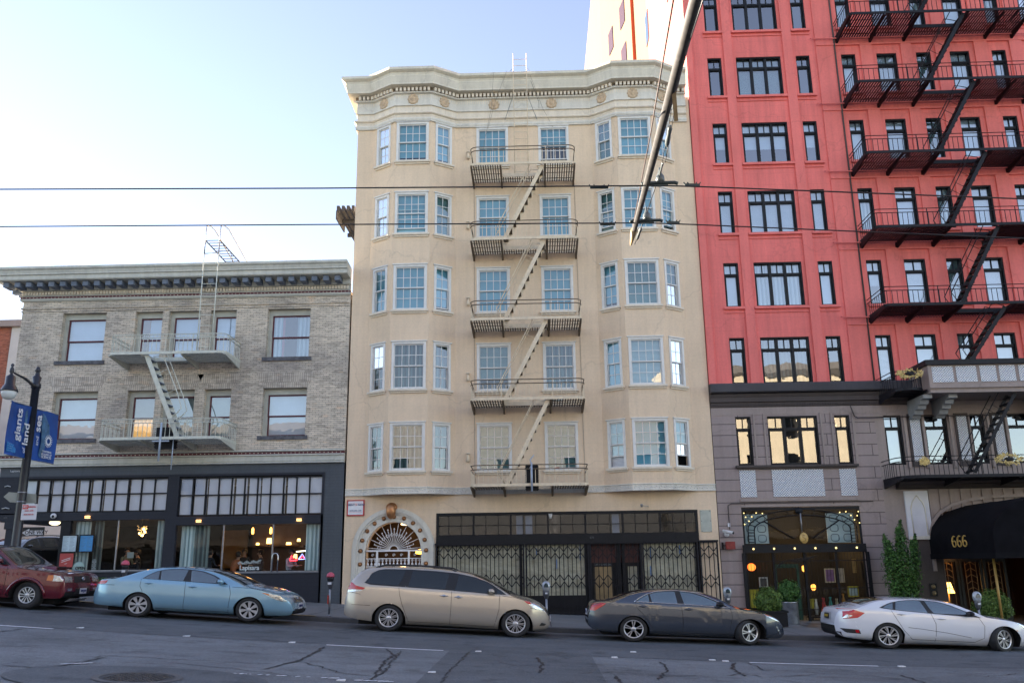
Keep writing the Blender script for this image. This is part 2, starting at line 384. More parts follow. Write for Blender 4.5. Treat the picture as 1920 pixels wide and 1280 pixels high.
MT['blacksteel']=M('black_steel',(.010,.010,.014),.55,.3,8,spec=.25)
MT['redsteel']=M('oxide_steel',(.014,.006,.009),.6,.3,8,spec=.2)
MT['red']=stucco('coral_paint',(.84,.200,.180),joint=.45,jw=1.3,jh=.45,stain=.12,streak=.16,jdark=.7)
MT['redtrim']=stucco('coral_trim',(.80,.195,.175),stain=.1)
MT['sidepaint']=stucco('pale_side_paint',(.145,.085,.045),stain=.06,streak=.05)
MT['taupe']=stucco('taupe_stone',(.35,.285,.27),joint=1,jw=2.9,jh=.37,stain=.1,mortar=.014,jdark=.35)
MT['taupep']=stucco('taupe_plain',(.34,.28,.255),stain=.12)
MT['taupedk']=stucco('dark_taupe',(.085,.07,.066),stain=.15)
MT['slate']=M('dark_slate_timber',(.022,.025,.032),.7,.2)
MT['cornicedk']=stucco('slate_cornice',(.075,.072,.08),stain=.2)
MT['lattice']=None
MT['brickg']=brickmat('pale_grey_brick',(.70,.61,.49),(.60,.52,.41),(.25,.225,.20),dirt=.56,dark=(.075,.08,.10),dscale=.33,dpos=(.46,.68))
MT['brickr']=brickmat('red_brick',(.38,.12,.07),(.30,.09,.055),(.22,.17,.14),dirt=.3)
MT['greentrim']=stucco('sage_trim',(.57,.565,.50),stain=.12,streak=.14)
MT['greytrim']=stucco('modillion_paint',(.16,.19,.24),stain=.15)
MT['maroon']=M('maroon_paint',(.10,.018,.025),.5,.15)
MT['sage']=M('sage_window_paint',(.42,.42,.36),.5,.12)
MT['stonedk']=M('weathered_sill',(.10,.10,.11),.8,.4,9,bump=.4)
MT['charc']=stucco('charcoal_paint',(.022,.025,.036),joint=.5,jw=.4,jh=.13,stain=.12,rough=.55,streak=.05)
MT['greyp']=stucco('grey_paint',(.085,.097,.112),joint=.5,jw=.4,jh=.1,stain=.12,rough=.6)
MT['fe_sage']=M('sage_fire_escape',(.56,.57,.49),.5,.12,8)
MT['fe_cream']=M('cream_fire_escape',(.68,.56,.40),.5,.12,8)
MT['fe_creamdk']=M('dark_brown_paint',(.13,.095,.06),.6,.25,8)
MT['asphalt']=asphalt('asphalt',(.168,.184,.198))
MT['asphaltn']=asphalt('newer_asphalt',(.112,.125,.137),.15)
MT['concrete']=stucco('sidewalk_concrete',(.20,.205,.205),joint=0,stain=.15,streak=.1)
MT['kerb']=stucco('kerb_concrete',(.13,.13,.13),stain=.25)
MT['whiteline']=M('road_paint',(.72,.74,.78),.6,.2,18)
MT['yellow']=M('yellow_kerb_paint',(.45,.27,.05),.7,.3,9)
MT['crack']=M('crack_fill',(.018,.018,.022),.7,.3)
MT['chrome']=M('chrome',(.6,.62,.65),.15,0,metal=1)
MT['steel']=M('galvanised_steel',(.30,.31,.33),.4,.2,9,metal=.7)
MT['rubber']=M('tyre_rubber',(.018,.018,.02),.75,.25,12)
MT['alloy']=M('alloy_wheel',(.62,.62,.65),.28,.1,5,metal=.8)
MT['carglass']=M('tinted_car_glass',(.010,.045,.058),.03,0,coat=1,spec=1,coatr=.01,ior=1.9)
MT['screen']=M('windscreen_glass',(.008,.012,.012),.04,0,coat=.6,spec=.6)
MT['trim']=M('black_trim',(.012,.012,.014),.5,0)
MT['under']=M('underbody',(.006,.006,.007),.9,0)
MT['redlamp']=M('red_lens',(.50,.004,.012),.1,0,coat=1)
MT['orangelamp']=M('amber_lens',(.55,.14,.03),.15,0,coat=1)
MT['clearlamp']=M('clear_lens',(.50,.53,.55),.16,.25,14,metal=.85,bump=1,bscale=16,coat=1)
MT['plate']=M('plate_white',(.62,.64,.68),.5,.15,60)
MT['leafd']=None
MT['bulbw']=emis('warm_bulb',(1,.5,.14),14)
MT['bulbs']=emis('soft_warm_lamp',(1,.62,.28),2.2)
MT['goldp']=M('gold_paint',(.60,.38,.10),.4,.1)
MT['kraft']=None
def leafmat(name,c1,c2):
    m,t,o=_new(name); p=t.nodes.new('ShaderNodeBsdfPrincipled'); t.links.new(p.outputs[0],o.inputs[0]); p.inputs['Roughness'].default_value=.55; p.inputs['Specular IOR Level'].default_value=.3
    g=t.nodes.new('ShaderNodeNewGeometry'); c=_ramp(t,g.outputs['Random Per Island'],[(0,c1),(.7,c2),(1,tuple(x*1.5 for x in c2))]); t.links.new(c,p.inputs['Base Color']); return m
MT['leaf']=leafmat('evergreen_leaf',(.022,.06,.016),(.06,.14,.03))
MT['leafy']=leafmat('bush_leaf',(.04,.075,.015),(.10,.17,.035))
def kraft(name,col):
    m,t,o=_new(name); p=t.nodes.new('ShaderNodeBsdfPrincipled'); t.links.new(p.outputs[0],o.inputs[0]); p.inputs['Roughness'].default_value=.7
    co=_coord(t); n=_noise(t,_coord(t,scale=(1,1,1.6)),1.6,7,.62); c=_ramp(t,n,[(.3,tuple(x*.72 for x in col)),(.6,col),(.75,tuple(x*1.1 for x in col))])
    t.links.new(c,p.inputs['Base Color']); t.links.new(_bump(t,n,1.,.12),p.inputs['Normal']); return m
MT['kraft']=kraft('kraft_paper',(.50,.48,.36))
MT['ply']=M('plywood',(.34,.24,.12),.7,.25,4)
def latticemat():
    m,t,o=_new('white_lattice_relief'); p=t.nodes.new('ShaderNodeBsdfPrincipled'); t.links.new(p.outputs[0],o.inputs[0]); p.inputs['Roughness'].default_value=.6
    out=[]
    for a in (45,-45):
        sw=_coord(t,swap=True); mp=t.nodes.new('ShaderNodeMapping'); mp.inputs['Rotation'].default_value=(0,0,math.radians(a)); t.links.new(sw,mp.inputs[0])
        w=t.nodes.new('ShaderNodeTexWave'); w.inputs['Scale'].default_value=5.4; w.bands_direction='X'; t.links.new(mp.outputs[0],w.inputs[0]); out.append(w.outputs['Fac'])
    mx=t.nodes.new('ShaderNodeMath'); mx.operation='MAXIMUM'; t.links.new(out[0],mx.inputs[0]); t.links.new(out[1],mx.inputs[1])
    c=_ramp(t,mx.outputs[0],[(.45,(.30,.31,.34)),(.72,(.82,.84,.88))]); t.links.new(c,p.inputs['Base Color']); t.links.new(_bump(t,mx.outputs[0],1,.03),p.inputs['Normal']); return m
MT['lattice']=latticemat()
# ---------------------------------------------------------------- ground, road, pavement
def sheet(name,mat,x0,x1,y0,y1,dz,nx=40,kind='structure',fz=zr,parent=None):
    mb=MB(); xs=[x0+(x1-x0)*i/nx for i in range(nx+1)]
    vs=[(x,y,fz(x)+dz) for x in xs for y in (y0,y1)]
    mb.add(vs,[(2*i,2*i+2,2*i+3,2*i+1) for i in range(nx)]); o=mb.build(name,mat); tag(o,kind=kind); return o
mb=MB()
xs=[-1500,-200,-60]+[-26+i*1.0 for i in range(51)]+[60,200,1500]
mb.add([(x,y,zr(x)-.03) for x in xs for y in (-1500,1500)],[(2*i,2*i+2,2*i+3,2*i+1) for i in range(len(xs)-1)])
tag(mb.build('ground',MT['concrete']),kind='structure')
YK=-6.1
sheet('road',MT['asphalt'],-60,60,-25.5,YK,0,nx=120)
sheet('cross_street',MT['asphalt'],-36,-21.5,YK+.004,120,-.01,nx=20)
# pavement slab with a kerb
def pavement(name,x0,x1,y0,y1,mat=None):
    mb=MB(); n=int((x1-x0)/1.0)+1; xs=[x0+(x1-x0)*i/n for i in range(n+1)]
    vs=[(x,y,z) for x in xs for (y,z) in ((y0,zr(x)-.05),(y0,zs(x)),(y1,zs(x)))]
    mb.add(vs,[(3*i+j,3*i+3+j,3*i+4+j,3*i+1+j) for i in range(n) for j in (0,1)]+[(0,1,2),(3*n,3*n+1,3*n+2)])
    return tag(mb.build(name,mat or MT['concrete']),kind='structure')
pavement('pavement',-21.4,60,YK+.16,30)
mb=MB(); n=70; xs=[-21.4+(60+21.4)*i/n for i in range(n+1)]
mb.add([(x,y,z) for x in xs for (y,z) in ((YK,zr(x)-.05),(YK,zs(x)-.015),(YK+.02,zs(x)+.003),(YK+.17,zs(x)+.003))],[(4*i+j,4*i+4+j,4*i+5+j,4*i+1+j) for i in range(n) for j in (0,1,2)])
tag(mb.build('kerb',MT['kerb']),kind='structure')
pavement('far_pavement',-60,60,-40,-25.5)
def strip(x0,x1,y0,y1,dz,fz=zr,nx=8):
    mb=MB(); xs=[x0+(x1-x0)*i/nx for i in range(nx+1)]; mb.add([(x,y,fz(x)+dz) for x in xs for y in (y0,y1)],[(2*i,2*i+2,2*i+3,2*i+1) for i in range(nx)]); return mb
# yellow painted kerb pieces
for x0,x1 in ((-13.2,-10.3),(-7.4,-5.75)):
    tag(strip(x0,x1,YK-.003,YK+.1,.0,lambda x:zs(x)+.007).build('kerb_paint',MT['yellow']),kind='structure')
# pavement joints (saw-cut lines)
mb=MB()
for i in range(34):
    x=-21+i*1.25; mb.add(strip(x,x+.02,YK+.18,-.05,.004,zs,1).v,[(0,2,3,1)])
for y in (-1.5,-3.0,-4.6): 
    q=strip(-21,22,y,y+.02,.0045,zs,40); mb.add(q.v,q.f)
tag(mb.build('pavement_joints',MT['crack']),kind='structure')
# dark chequered terrazzo in front of the boutique and the hotel
mb=MB()
for i in range(16):
    for j in range(5):
        if (i+j)%2: 
            x=7.6+i*.42; y=-5.6+j*.9; q=strip(x,x+.42,y,y+.9,.008,zs,1); mb.add(q.v,q.f)
tag(mb.build('dark_paving_tiles',M('dark_paving',(.05,.05,.055),.6,.2)),kind='structure')
# gutter and repair strips
tag(strip(-60,60,YK-.55,YK-.01,.004,zr,120).build('gutter',M('concrete_gutter',(.12,.125,.13),.8,.25,2)),kind='structure')
tag(strip(-60,60,-11.62,-7.9+1.2,.004,zr,120).build('resurfaced_lane',MT['asphaltn']),kind='structure')
tag(strip(-1.75,.95,-25,-11.63,.004,zr,8).build('asphalt_patch',MT['asphaltn']),kind='structure')
tag(strip(-6.5,-3.7,-8.4,-6.7,.008,zr,8).build('road_repair',M('light_repair',(.10,.105,.11),.8,.2,5)),kind='structure')
# lane dashes and marker dots
for x0,x1 in ((-13.6,-9.42),(-4.09,-1.86),(3.88,6.25)):
    tag(strip(x0,x1,-11.80,-11.69,.009).build('lane_dash',MT['whiteline']),kind='structure')
ORD=['leftmost','second','third','fourth','fifth','sixth','seventh','eighth','ninth','tenth','last']
MK=sorted(((150,1183),(350,1193),(548,1204),(897,1221),(1152,1232),(1187,1222),(1335,1237),(1360,1239),(1690,1249),(810,1260),(640,1275)))
for mi_,(px,py) in enumerate(MK):
    d=(px-960)/FPX*CR-(py-640)/FPX*CU+CF; t=(0-CAMLOC.z)/d.z; p=CAMLOC+t*d
    for _ in range(4): t=(zr(p.x)-CAMLOC.z)/d.z; p=CAMLOC+t*d
    mb=MB(); mb.slab([(p.x-.06,p.y-.05),(p.x+.06,p.y-.05),(p.x+.05,p.y+.05),(p.x-.05,p.y+.05)],zr(p.x)-.01,zr(p.x)+.016)
    tag(mb.build('lane_marker',MT['whiteline'],org=(p.x,p.y,zr(p.x))),'small white raised marker dot on the asphalt, '+ORD[mi_]+' of eleven counted from the left','road marker','white marker dots along the lane line')
def groundpt(px,py,dz=0):
    d=(px-960)/FPX*CR-(py-640)/FPX*CU+CF; t=(0-CAMLOC.z)/d.z; p=CAMLOC+t*d
    for _ in range(6): t=(zr(p.x)+dz-CAMLOC.z)/d.z; p=CAMLOC+t*d
    return p
# cracks: wandering thin ribbons
def crack(pts,w=.03,seed=1):
    rnd=random.Random(seed); P=[groundpt(*p) for p in pts]; full=[]
    for a,b in zip(P[:-1],P[1:]):
        n=max(2,int((b-a).length/.12))
        for i in range(n):
            q=a.lerp(b,i/n); full.append(q+Vector((rnd.uniform(-.035,.035),rnd.uniform(-.06,.06),0)))
    full.append(P[-1]); mb=MB(); vs=[]
    for i,q in enumerate(full):
        d=(full[min(i+1,len(full)-1)]-full[max(0,i-1)]); d.z=0; d.normalize(); nrm=Vector((-d.y,d.x,0)); ww=w*rnd.uniform(.3,1)*(1 if 0<i<len(full)-1 else .1)
        for s in (-.5,.5): r=q+nrm*ww*s; vs.append((r.x,r.y,zr(r.x)+.0085))
    mb.add(vs,[(2*i,2*i+2,2*i+3,2*i+1) for i in range(len(full)-1)]); return mb
mb=MB()
for k,(pts,w) in enumerate([([(724,1216),(738,1228),(722,1238),(716,1250),(702,1266),(690,1278)],.05),([(752,1220),(735,1240),(725,1253),(708,1268)],.04),([(724,1255),(712,1262)],.05),([(610,1212),(560,1238),(490,1255)],.07),([(0,1190),(40,1184),(90,1180)],.04),
      ([(170,1234),(190,1229),(230,1230),(330,1236),(480,1243),(520,1245)],.04),([(1378,1242),(1373,1254),(1388,1262),(1396,1268)],.07),([(1360,1266),(1395,1262),(1440,1270)],.04),([(1405,1243),(1435,1256),(1490,1258)],.035),([(1690,1265),(1740,1282)],.06),
      ([(1080,1262),(1160,1260),(1240,1266),(1320,1266)],.045),([(1150,1265),(1158,1272),(1170,1282)],.07),([(1000,1226),(1030,1228),(1070,1232),(1092,1230)],.03),([(880,1222),(846,1255),(826,1281)],.045),([(1006,1232),(1018,1245),(1010,1262)],.09),([(200,1186),(350,1192),(550,1203)],.02),([(860,1220),(1280,1236),(1640,1250),(1900,1258)],.02),([(0,1247),(60,1251),(120,1247),(200,1231)],.05),([(560,1238),(640,1262),(700,1268)],.04),([(1440,1270),(1560,1262),(1700,1272)],.035),([(1790,1262),(1850,1268),(1915,1262)],.045),([(300,1240),(430,1252),(560,1268)],.03),([(1240,1240),(1250,1256),(1236,1275)],.05),([(930,1240),(970,1248),(1005,1246)],.03)]):
    q=crack(pts,w,k); mb.add(q.v,q.f)
tag(mb.build('road_cracks',MT['crack']),kind='structure')
mb=MB()
for k,(a,b) in enumerate([((430,1262),(640,1272)),((665,1275),(735,1278)),((120,1245),(170,1243))]):
    rnd=random.Random(k); A=groundpt(*a);B=groundpt(*b)
    for i in range(26):
        q=A.lerp(B,rnd.random()); r=rnd.uniform(.01,.05); mb.add([(q.x+math.cos(t)*r*rnd.uniform(.6,1.6),q.y+rnd.uniform(-.08,.08)*.2+math.sin(t)*r,zr(q.x)+.0095) for t in [i*math.pi/3 for i in range(6)]],[tuple(range(6))])
tag(mb.build('worn_paint_flecks',MT['whiteline']),kind='structure')
# manhole in its round asphalt apron
c=groundpt(258,1272); mc=Vector((c.x,c.y,zr(c.x)))
def disc(mb,r0,r1,z,n=40,sx=1,sy=1):
    vs=[];
    for k in range(n):
        t=2*math.pi*k/n
        for r in (r0,r1): x=mc.x+math.cos(t)*r*sx; vs.append((x,mc.y+math.sin(t)*r*sy,zr(x)+z))
    mb.add(vs,[(2*k,2*k+1,(2*k+3)%(2*n),(2*k+2)%(2*n)) for k in range(n)])
mb=MB(); disc(mb,0.01,1.12,.013,sx=1.5); tag(mb.build('manhole_apron',MT['asphaltn']),kind='structure')
mh=thing('manhole_cover','round iron manhole cover with worn pale rim in the road','manhole cover',mc)
mb=MB(); disc(mb,.46,.56,.021); mb.build('rim',MT['kerb'],mh)
mb=MB(); disc(mb,.01,.455,.018)
mb.c=1
for i in range(-6,7):
    for j in range(-6,7):
        if i*i+j*j<36:
            x=mc.x+i*.066;y=mc.y+j*.066; mb.box(x-.02,x+.02,y-.013,y+.013,zr(x)+.017,zr(x)+.026)
mb.build('lid',[M('cast_iron',(.04,.04,.045),.5,.3,10,metal=.4),M('worn_iron',(.12,.12,.13),.4,.3,10,metal=.6)],mh)
# ---------------------------------------------------------------- cream apartment building
def sash(root,P,u0,u1,z0,z1,cols,blind='shade',frac=1.,openf=0,sill=True,casing=.08,glass='glass'):
    f=MB(); c=casing
    f.obox(P,u0,u0+c,z0,z1,-.05,.03); f.obox(P,u1-c,u1,z0,z1,-.05,.03); f.obox(P,u0+c,u1-c,z1-c,z1,-.05,.03)
    f.obox(P,u0-.03,u1+.03,z1,z1+.035,-.01,.07); f.obox(P,u0+c,u1-c,z0,z0+.05,-.05,.02)
    a,b,lo,hi=u0+c,u1-c,z0+.05,z1-c; mid=(lo+hi)/2
    # sub-frames of the two sashes
    def one(l,h,d,nc):
        w=.03
        f.obox(P,a,a+w,l,h,d-.035,d); f.obox(P,b-w,b,l,h,d-.035,d); f.obox(P,a+w,b-w,l,l+w+.008,d-.035,d); f.obox(P,a+w,b-w,h-w-.005,h,d-.035,d)
        m=.0105
        for i in range(1,nc):
            x=a+w+(b-a-2*w)*i/nc; f.obox(P,x-m,x+m,l+w,h-w,d-.028,d-.007)
        y=(l+h)/2; f.obox(P,a+w,b-w,y-m,y+m,d-.026,d-.009)
    one(mid-.015,hi,-.02,cols)
    lift=(mid-lo)*openf
    one(lo+lift,mid+.015+lift,-.062,cols)
    w=f.build('window',MT['sash'],root)
    g=MB(); g.quad(P(a,mid,-.035),P(b,mid,-.035),P(b,hi,-.035),P(a,hi,-.035)); g.quad(P(a,lo+lift,-.08),P(b,lo+lift,-.08),P(b,mid+lift*.0,-.08),P(a,mid,-.08)); g.build('pane',MT[glass],w)
    if frac>0:
        s=MB(); s.obox(P,a-.03,b+.03,hi-(hi-lo)*frac,hi+.05,-.15,-.135); s.build('blind',MT[blind],w)
    if sill:
        s=MB(); s.obox(P,u0-.06,u1+.06,z0-.07,z0-.002,-.03,.11); s.obox(P,u0-.03,u1+.03,z0-.13,z0-.07,-.0,.05); s.build('sill',MT['creamtrim'],w)
    return w
GX0,GX1=-6.44,5.84
cb=thing('apartment_building','cream five storey apartment block with two columns of bay windows','building',(-.3,0,.05))
rowsC=[(15.72,17.26),(12.93,14.5),(10.13,11.77),(7.35,9.0),(4.63,6.22)]
BL=[(-5.84,0),(-4.97,-.56),(-3.65,-.56),(-2.78,0)]
BR=[(2.2,0),(3.07,-.56),(4.37,-.56),(5.2,0)]
path=[(GX0,0)]+BL+BR+[(GX1,0)]
w=MB(); ZB,ZT=3.9,18.3
segs=list(zip(path[:-1],path[1:]))
def rows_holes(spans): return [(a,b,z0,z1) for z0,z1 in rowsC for a,b in spans]
bayspan={}
for i,(p,q) in enumerate(segs):
    P,L=frame(p,q)
    if i in (1,3,5,7): sp=[(L*.5-.33,L*.5+.33)]
    elif i in (2,6): sp=[(L/2-.585,L/2+.585)]
    elif i==4:
        sp=[(-2.03-p[0],-.86-p[0]),(.25-p[0],1.37-p[0])]
    else: sp=[]
    bayspan[i]=sp; wall(w,p,q,ZB,ZT,rows_holes(sp),.2)
# ground floor wall with arch and shop openings
AC=-4.79; AR=.92; ASP=2.09
x_arch0,x_arch1=AC-AR,AC+AR
def gz(x): return zs(x)-.1
P,L=frame((GX0,0),(GX1,0))
def colw(x0,x1,z0,z1): w.quad((x0,0,z0),(x1,0,z0),(x1,0,z1),(x0,0,z1))
colw(GX0,x_arch0,gz(GX0)-.3,ZB); colw(x_arch1,-3.39,gz(-4)-.4,ZB)
n=24; ap=[(AC-AR*math.cos(math.pi*i/n),ASP+AR*math.sin(math.pi*i/n)) for i in range(n+1)]
for a,b in zip(ap[:-1],ap[1:]):
    w.quad((a[0],0,a[1]),(b[0],0,b[1]),(b[0],0,ZB),(a[0],0,ZB)); w.quad((a[0],0,a[1]),(b[0],0,b[1]),(b[0],.5,b[1]),(a[0],.5,a[1]))
for x in (x_arch0,x_arch1): w.quad((x,0,0),(x,0,ASP),(x,.5,ASP),(x,.5,0))
colw(-3.39,5.2,3.27,ZB); colw(5.2,5.84,-.6,ZB)
w.quad((-3.39,0,-.2),(-3.39,0,3.27),(-3.39,.4,3.27),(-3.39,.4,-.2)); w.quad((5.2,0,-.6),(5.2,0,3.27),(5.2,.4,3.27),(5.2,.4,-.6)); w.quad((-3.39,0,3.27),(5.2,0,3.27),(5.2,.4,3.27),(-3.39,.4,3.27))
# sides, back, bay soffits
w.quad((GX0,0,-.4),(GX0,0,ZT),(GX0,14,ZT),(GX0,14,-.4)); w.quad((GX1,0,-.9),(GX1,0,ZT),(GX1,14,ZT),(GX1,14,-.9)); w.quad((GX0,14,-.9),(GX1,14,-.9),(GX1,14,ZT),(GX0,14,ZT))
for B in (BL,BR): w.add([(x,y,ZB-.002) for x,y in B],[(0,1,2,3)])
w.build('wall',MT['cream'],cb)
mb=MB(); mb.add([(x,y,18.25) for x,y in path]+[(GX1,14,18.25),(GX0,14,18.25)],[tuple(range(len(path)+2))]); mb.build('roof',MT['dark'],cb)
mb=MB(); mb.box(GX0+.1,GX1-.1,.30,.34,3.9,18.2)
for z in (6.9,9.6,12.35,15.1): mb.box(GX0+.1,GX1-.1,.0+.21,.30,z,z+.1)
mb.build('interior',MT['dark'],cb)
# window fill
rb=random.Random(4)
for i,sp in bayspan.items():
    if not sp: continue
    p,q=segs[i]; P,L=frame(p,q)
    for k,(a,b) in enumerate(sp):
        cols=2 if i in (1,3,5,7) else 4
        for r,(z0,z1) in enumerate(rowsC):
            if i==4: bl,fr=[('shade',1),('shade',.95),('shade',1),('slat',.75),('slat',1)][r] if k==0 else [('shade',.5),('shade',1),('shade',1),('curtd',1),('slat',1)][r]
            else: bl,fr=rb.choice([('shade',1),('shade',.9),('slat',1)] if r<3 else [('curtd',1),('slat',.9),('curtd',.8)])
            if r>=3 and i in (5,6,7): bl,fr=rb.choice([('shade',1),('slatw',1),('shade',.6)])
            op=0
            if (i,r) in ((5,4),(7,4)): op=.45
            if (i,r) in ((5,1),(7,1),(2,1)): op=.22
            if i==3 and r==2: op=.08
            if i==4 and k==1 and r==0: op=.25
            sash(cb,P,a,b,z0,z1,cols,bl,fr,op,glass='glass')
# window air conditioner glimpses in two raised sashes
# mouldings
pathc=[(GX0,1.2),(GX0,0)]+BL+BR+[(GX1-.12,0)]
mb=MB(); sweep(mb,pathc,[(0,19.2),(.50,19.24),(.56,19.22),(.56,19.12),(.50,19.08),(.44,19.05),(.41,18.97),(.43,18.95),(.43,18.93),(.40,18.80),(.37,18.68),(.37,18.62),(.14,18.60),(0,18.60)]); mb.build('cornice',MT['crown'],cb)
mb=MB(); 
for c,u,nn in along(pathc[1:],.14):
    a=c-u*.042;b=c+u*.042
    def q(d0,d1,z0,z1): mb.add([(pp.x+nn.x*d,pp.y+nn.y*d,z) for pp in (a,b) for d in (d0,d1) for z in (z0,z1)],[(0,1,3,2),(4,6,7,5),(0,4,5,1),(2,3,7,6),(0,2,6,4),(1,5,7,3)])
    q(.0,.22,18.44,18.57)
mb.build('dentils',MT['creamtrim'],cb)
mb=MB(); sweep(mb,pathc,[(0,18.6),(.10,18.6),(.10,18.43),(0,18.43)]); mb.build('dentil_shade_bed',MT['fe_creamdk'],cb)  # dark brown backing paints in the shade between the dentils
mb=MB(); sweep(mb,pathc,[(0,18.43),(.16,18.43),(.15,18.39),(.05,18.37),(.05,17.97),(.09,17.95),(.09,17.91),(0,17.91)]); frz=mb
mb=MB(); sweep(mb,pathc,[(0,17.91),(.03,17.91),(.03,17.66),(.12,17.63),(.14,17.60),(.12,17.57),(.06,17.55),(.06,17.5),(.05,17.48),(.05,17.42),(0,17.42)]); mb.build('upper_band',MT['creamtrim'],cb)
mb=MB(); sweep(mb,pathc,[(0,17.42),(.08,17.42),(.09,17.36),(.07,17.31),(.07,17.28),(0,17.27)]); mb.build('architrave',MT['whitetrim'],cb)
mb=MB(); sweep(mb,path[0:],[(0,4.10),(.05,4.10),(.06,4.07),(.035,4.06),(.035,3.92),(.06,3.91),(.06,3.87),(0,3.868)])
rr=random.Random(2)
for c,u,nn in along(path,.16):   # vine relief on the belt course
    t=rr.uniform(-.03,.03)
    for k in range(2):
        p=c+u*(.05*k-.02); mb.sphere((p.x+nn.x*.036,p.y+nn.y*.036,3.99+(.025 if k else -.025)+t*.3),.028,.014,.02,6,4)
mb.build('belt_course',MT['whitetrim'],cb)
# flutes in the frieze
mb=frz; mb.c=1
for c,u,nn in along(pathc[1:],.075):
    a=c-u*.012;b=c+u*.012; mb.add([(pp.x+nn.x*d,pp.y+nn.y*d,z) for pp in (a,b) for d in (.051,.058) for z in (18.22,18.36)],[(0,1,3,2),(4,6,7,5),(0,4,5,1),(2,3,7,6),(0,2,6,4),(1,5,7,3)])
mb.build('frieze',[MT['whitetrim'],MT['creamtrim']],cb)
def rosette(c,nn,z=18.17):
    mb=MB(); u=Vector((-nn.y,nn.x))
    vs=[];N=20
    prof=[(0.001,.055),(.05,.05),(.07,.03),(.11,.035),(.15,.05),(.165,.03),(.175,.0)]
    for r,h in prof:
        for k in range(N):
            t=2*math.pi*k/N; rr_=r*1.15*(1+.08*math.cos(10*t)*(r>.13)); p=c+u*math.cos(t)*rr_+nn*(.05+h); vs.append((p.x,p.y,z+math.sin(t)*rr_*1.05))
    mb.smooth=True
    mb.add(vs,[(i*N+k,i*N+(k+1)%N,(i+1)*N+(k+1)%N,(i+1)*N+k) for i in range(len(prof)-1) for k in range(N)]); mb.build('rosette',MT['gold'],cb)
for B in (BL,BR):
    for a,b in zip(B[:-1],B[1:]):
        a=Vector(a);b=Vector(b); d=(b-a).normalized(); rosette((a+b)/2,Vector((d.y,-d.x)))
for x in (-1.37,.77): rosette(Vector((x,0)),Vector((0,-1)))
# entrance arch surround
mb=MB()
def archring(mb,r0,r1,d0,d1,base=None,n=28,zoff=0):
    sec=[]
    pts=[(AC-1,'j')] 
    def pt(r,t): return (AC-r*math.cos(t),ASP+r*math.sin(t))
    A=[];
    zb=gz(AC)
    for r in (r0,r1):
        l=[(AC-r,zb)]+[pt(r,math.pi*i/n) for i in range(n+1)]+[(AC+r,zb)]; A.append(l)
    vs=[]
    for i in range(len(A[0])):
        for (k,d) in ((0,d0),(0,d1),(1,d1),(1,d0)): x,z=A[k][i]; vs.append((x,-d,z))
    fs=[(4*i+j,4*i+(j+1)%4,4*i+4+(j+1)%4,4*i+4+j) for i in range(len(A[0])-1) for j in range(4)]
    mb.add(vs,fs)
archring(mb,.92,1.0,-.1,.03); archring(mb,1.0,1.16,-.1,.012); archring(mb,1.16,1.22,-.02,.05); archring(mb,1.22,1.33,-.02,.085); archring(mb,1.33,1.37,-.02,.05)
ent=mb.build('entrance',MT['whitetrim'],cb)
mb=MB()
for i in range(15):
    if i<11: t=math.pi*(i-0)/10; x,z=AC-1.08*math.cos(t),ASP+1.08*math.sin(t)
    else: x=AC+(-1.08 if i%2 else 1.08); z=ASP-.42*(1+(i-11)//2)
    mb.lathe([(.07,-.0),(.07,-.02),(.045,-.035),(.05,-.045),(.02,-.06),(.001,-.06)],(x,-.012,z),12,'y')
for z in (ASP-.42,ASP-.84):
    pass
mb.build('rosette_stud',MT['copper'],ent)
mb=MB(); mb.sphere((AC-.08,-.16,3.36),.16,.13,.27,14,10); mb.sphere((AC-.08,-.05,3.47),.19,.1,.17,14,10); mb.build('cartouche',MT['copper'],ent)
# iron entrance gate
mb=MB(); R=lambda r,t,y=.1:(AC-r*math.cos(t),y,ASP+.02+r*math.sin(t))
for i in range(19):
    t=math.pi*(i+.5)/19; mb.tube([R(.14,t),R(.66 if i%2 else .88,t)],.011,5)
    if i%2: 
        a=R(.66,t);b=R(.75,t); mb.lathe([(.03,0),(.0,.06)],(a[0],a[1],a[2]-.0),5); 
for i in range(10):
    t=math.pi*(i+.5)/10; c=R(.5,t); mb.tube([(c[0]+.045*math.cos(a),c[1],c[2]+.045*math.sin(a)) for a in [k*math.pi/5 for k in range(11)]],.009,4)
for r in (.14,.9): mb.tube([R(r,math.pi*k/20) for k in range(21)],.014,5)
zb=gz(AC)+.1
for z,h in ((ASP+.0,.05),(ASP-.25,.025),(ASP-.5,.03),(zb+.1,.05)): mb.box(AC-.91,AC+.91,.08,.12,z-h/2,z+h/2)
for x in (-.55,.5): mb.box(AC+x-.03,AC+x+.03,.07,.13,zb,ASP)
for i in range(46):
    x=AC-.9+i*.04; mb.box(x-.006,x+.006,.094,.106,zb,ASP-.5)
for i in range(15):
    x=AC-.85+i*.122; mb.box(x-.008,x+.008,.09,.11,ASP-.5,ASP-.25); mb.lathe([(.035,0),(.04,.04),(.0,.12)],(x,.1,ASP-.47),6); mb.tube([(x+.035*math.cos(a),.1,ASP-.31+.03*math.sin(a)) for a in [k*math.pi/4 for k in range(9)]],.007,4)
for sx in (-.7,-.25,.0,.25,.7):
    mb.tube([(AC+sx+.05*math.cos(a)*(1-a/9),.1,ASP-.14+.05*math.sin(a)*(1-a/9)) for a in [k*.6 for k in range(14)]],.008,4)
mb.build('iron_gate',M('gate_white',(.78,.77,.76),.4,.1),ent)
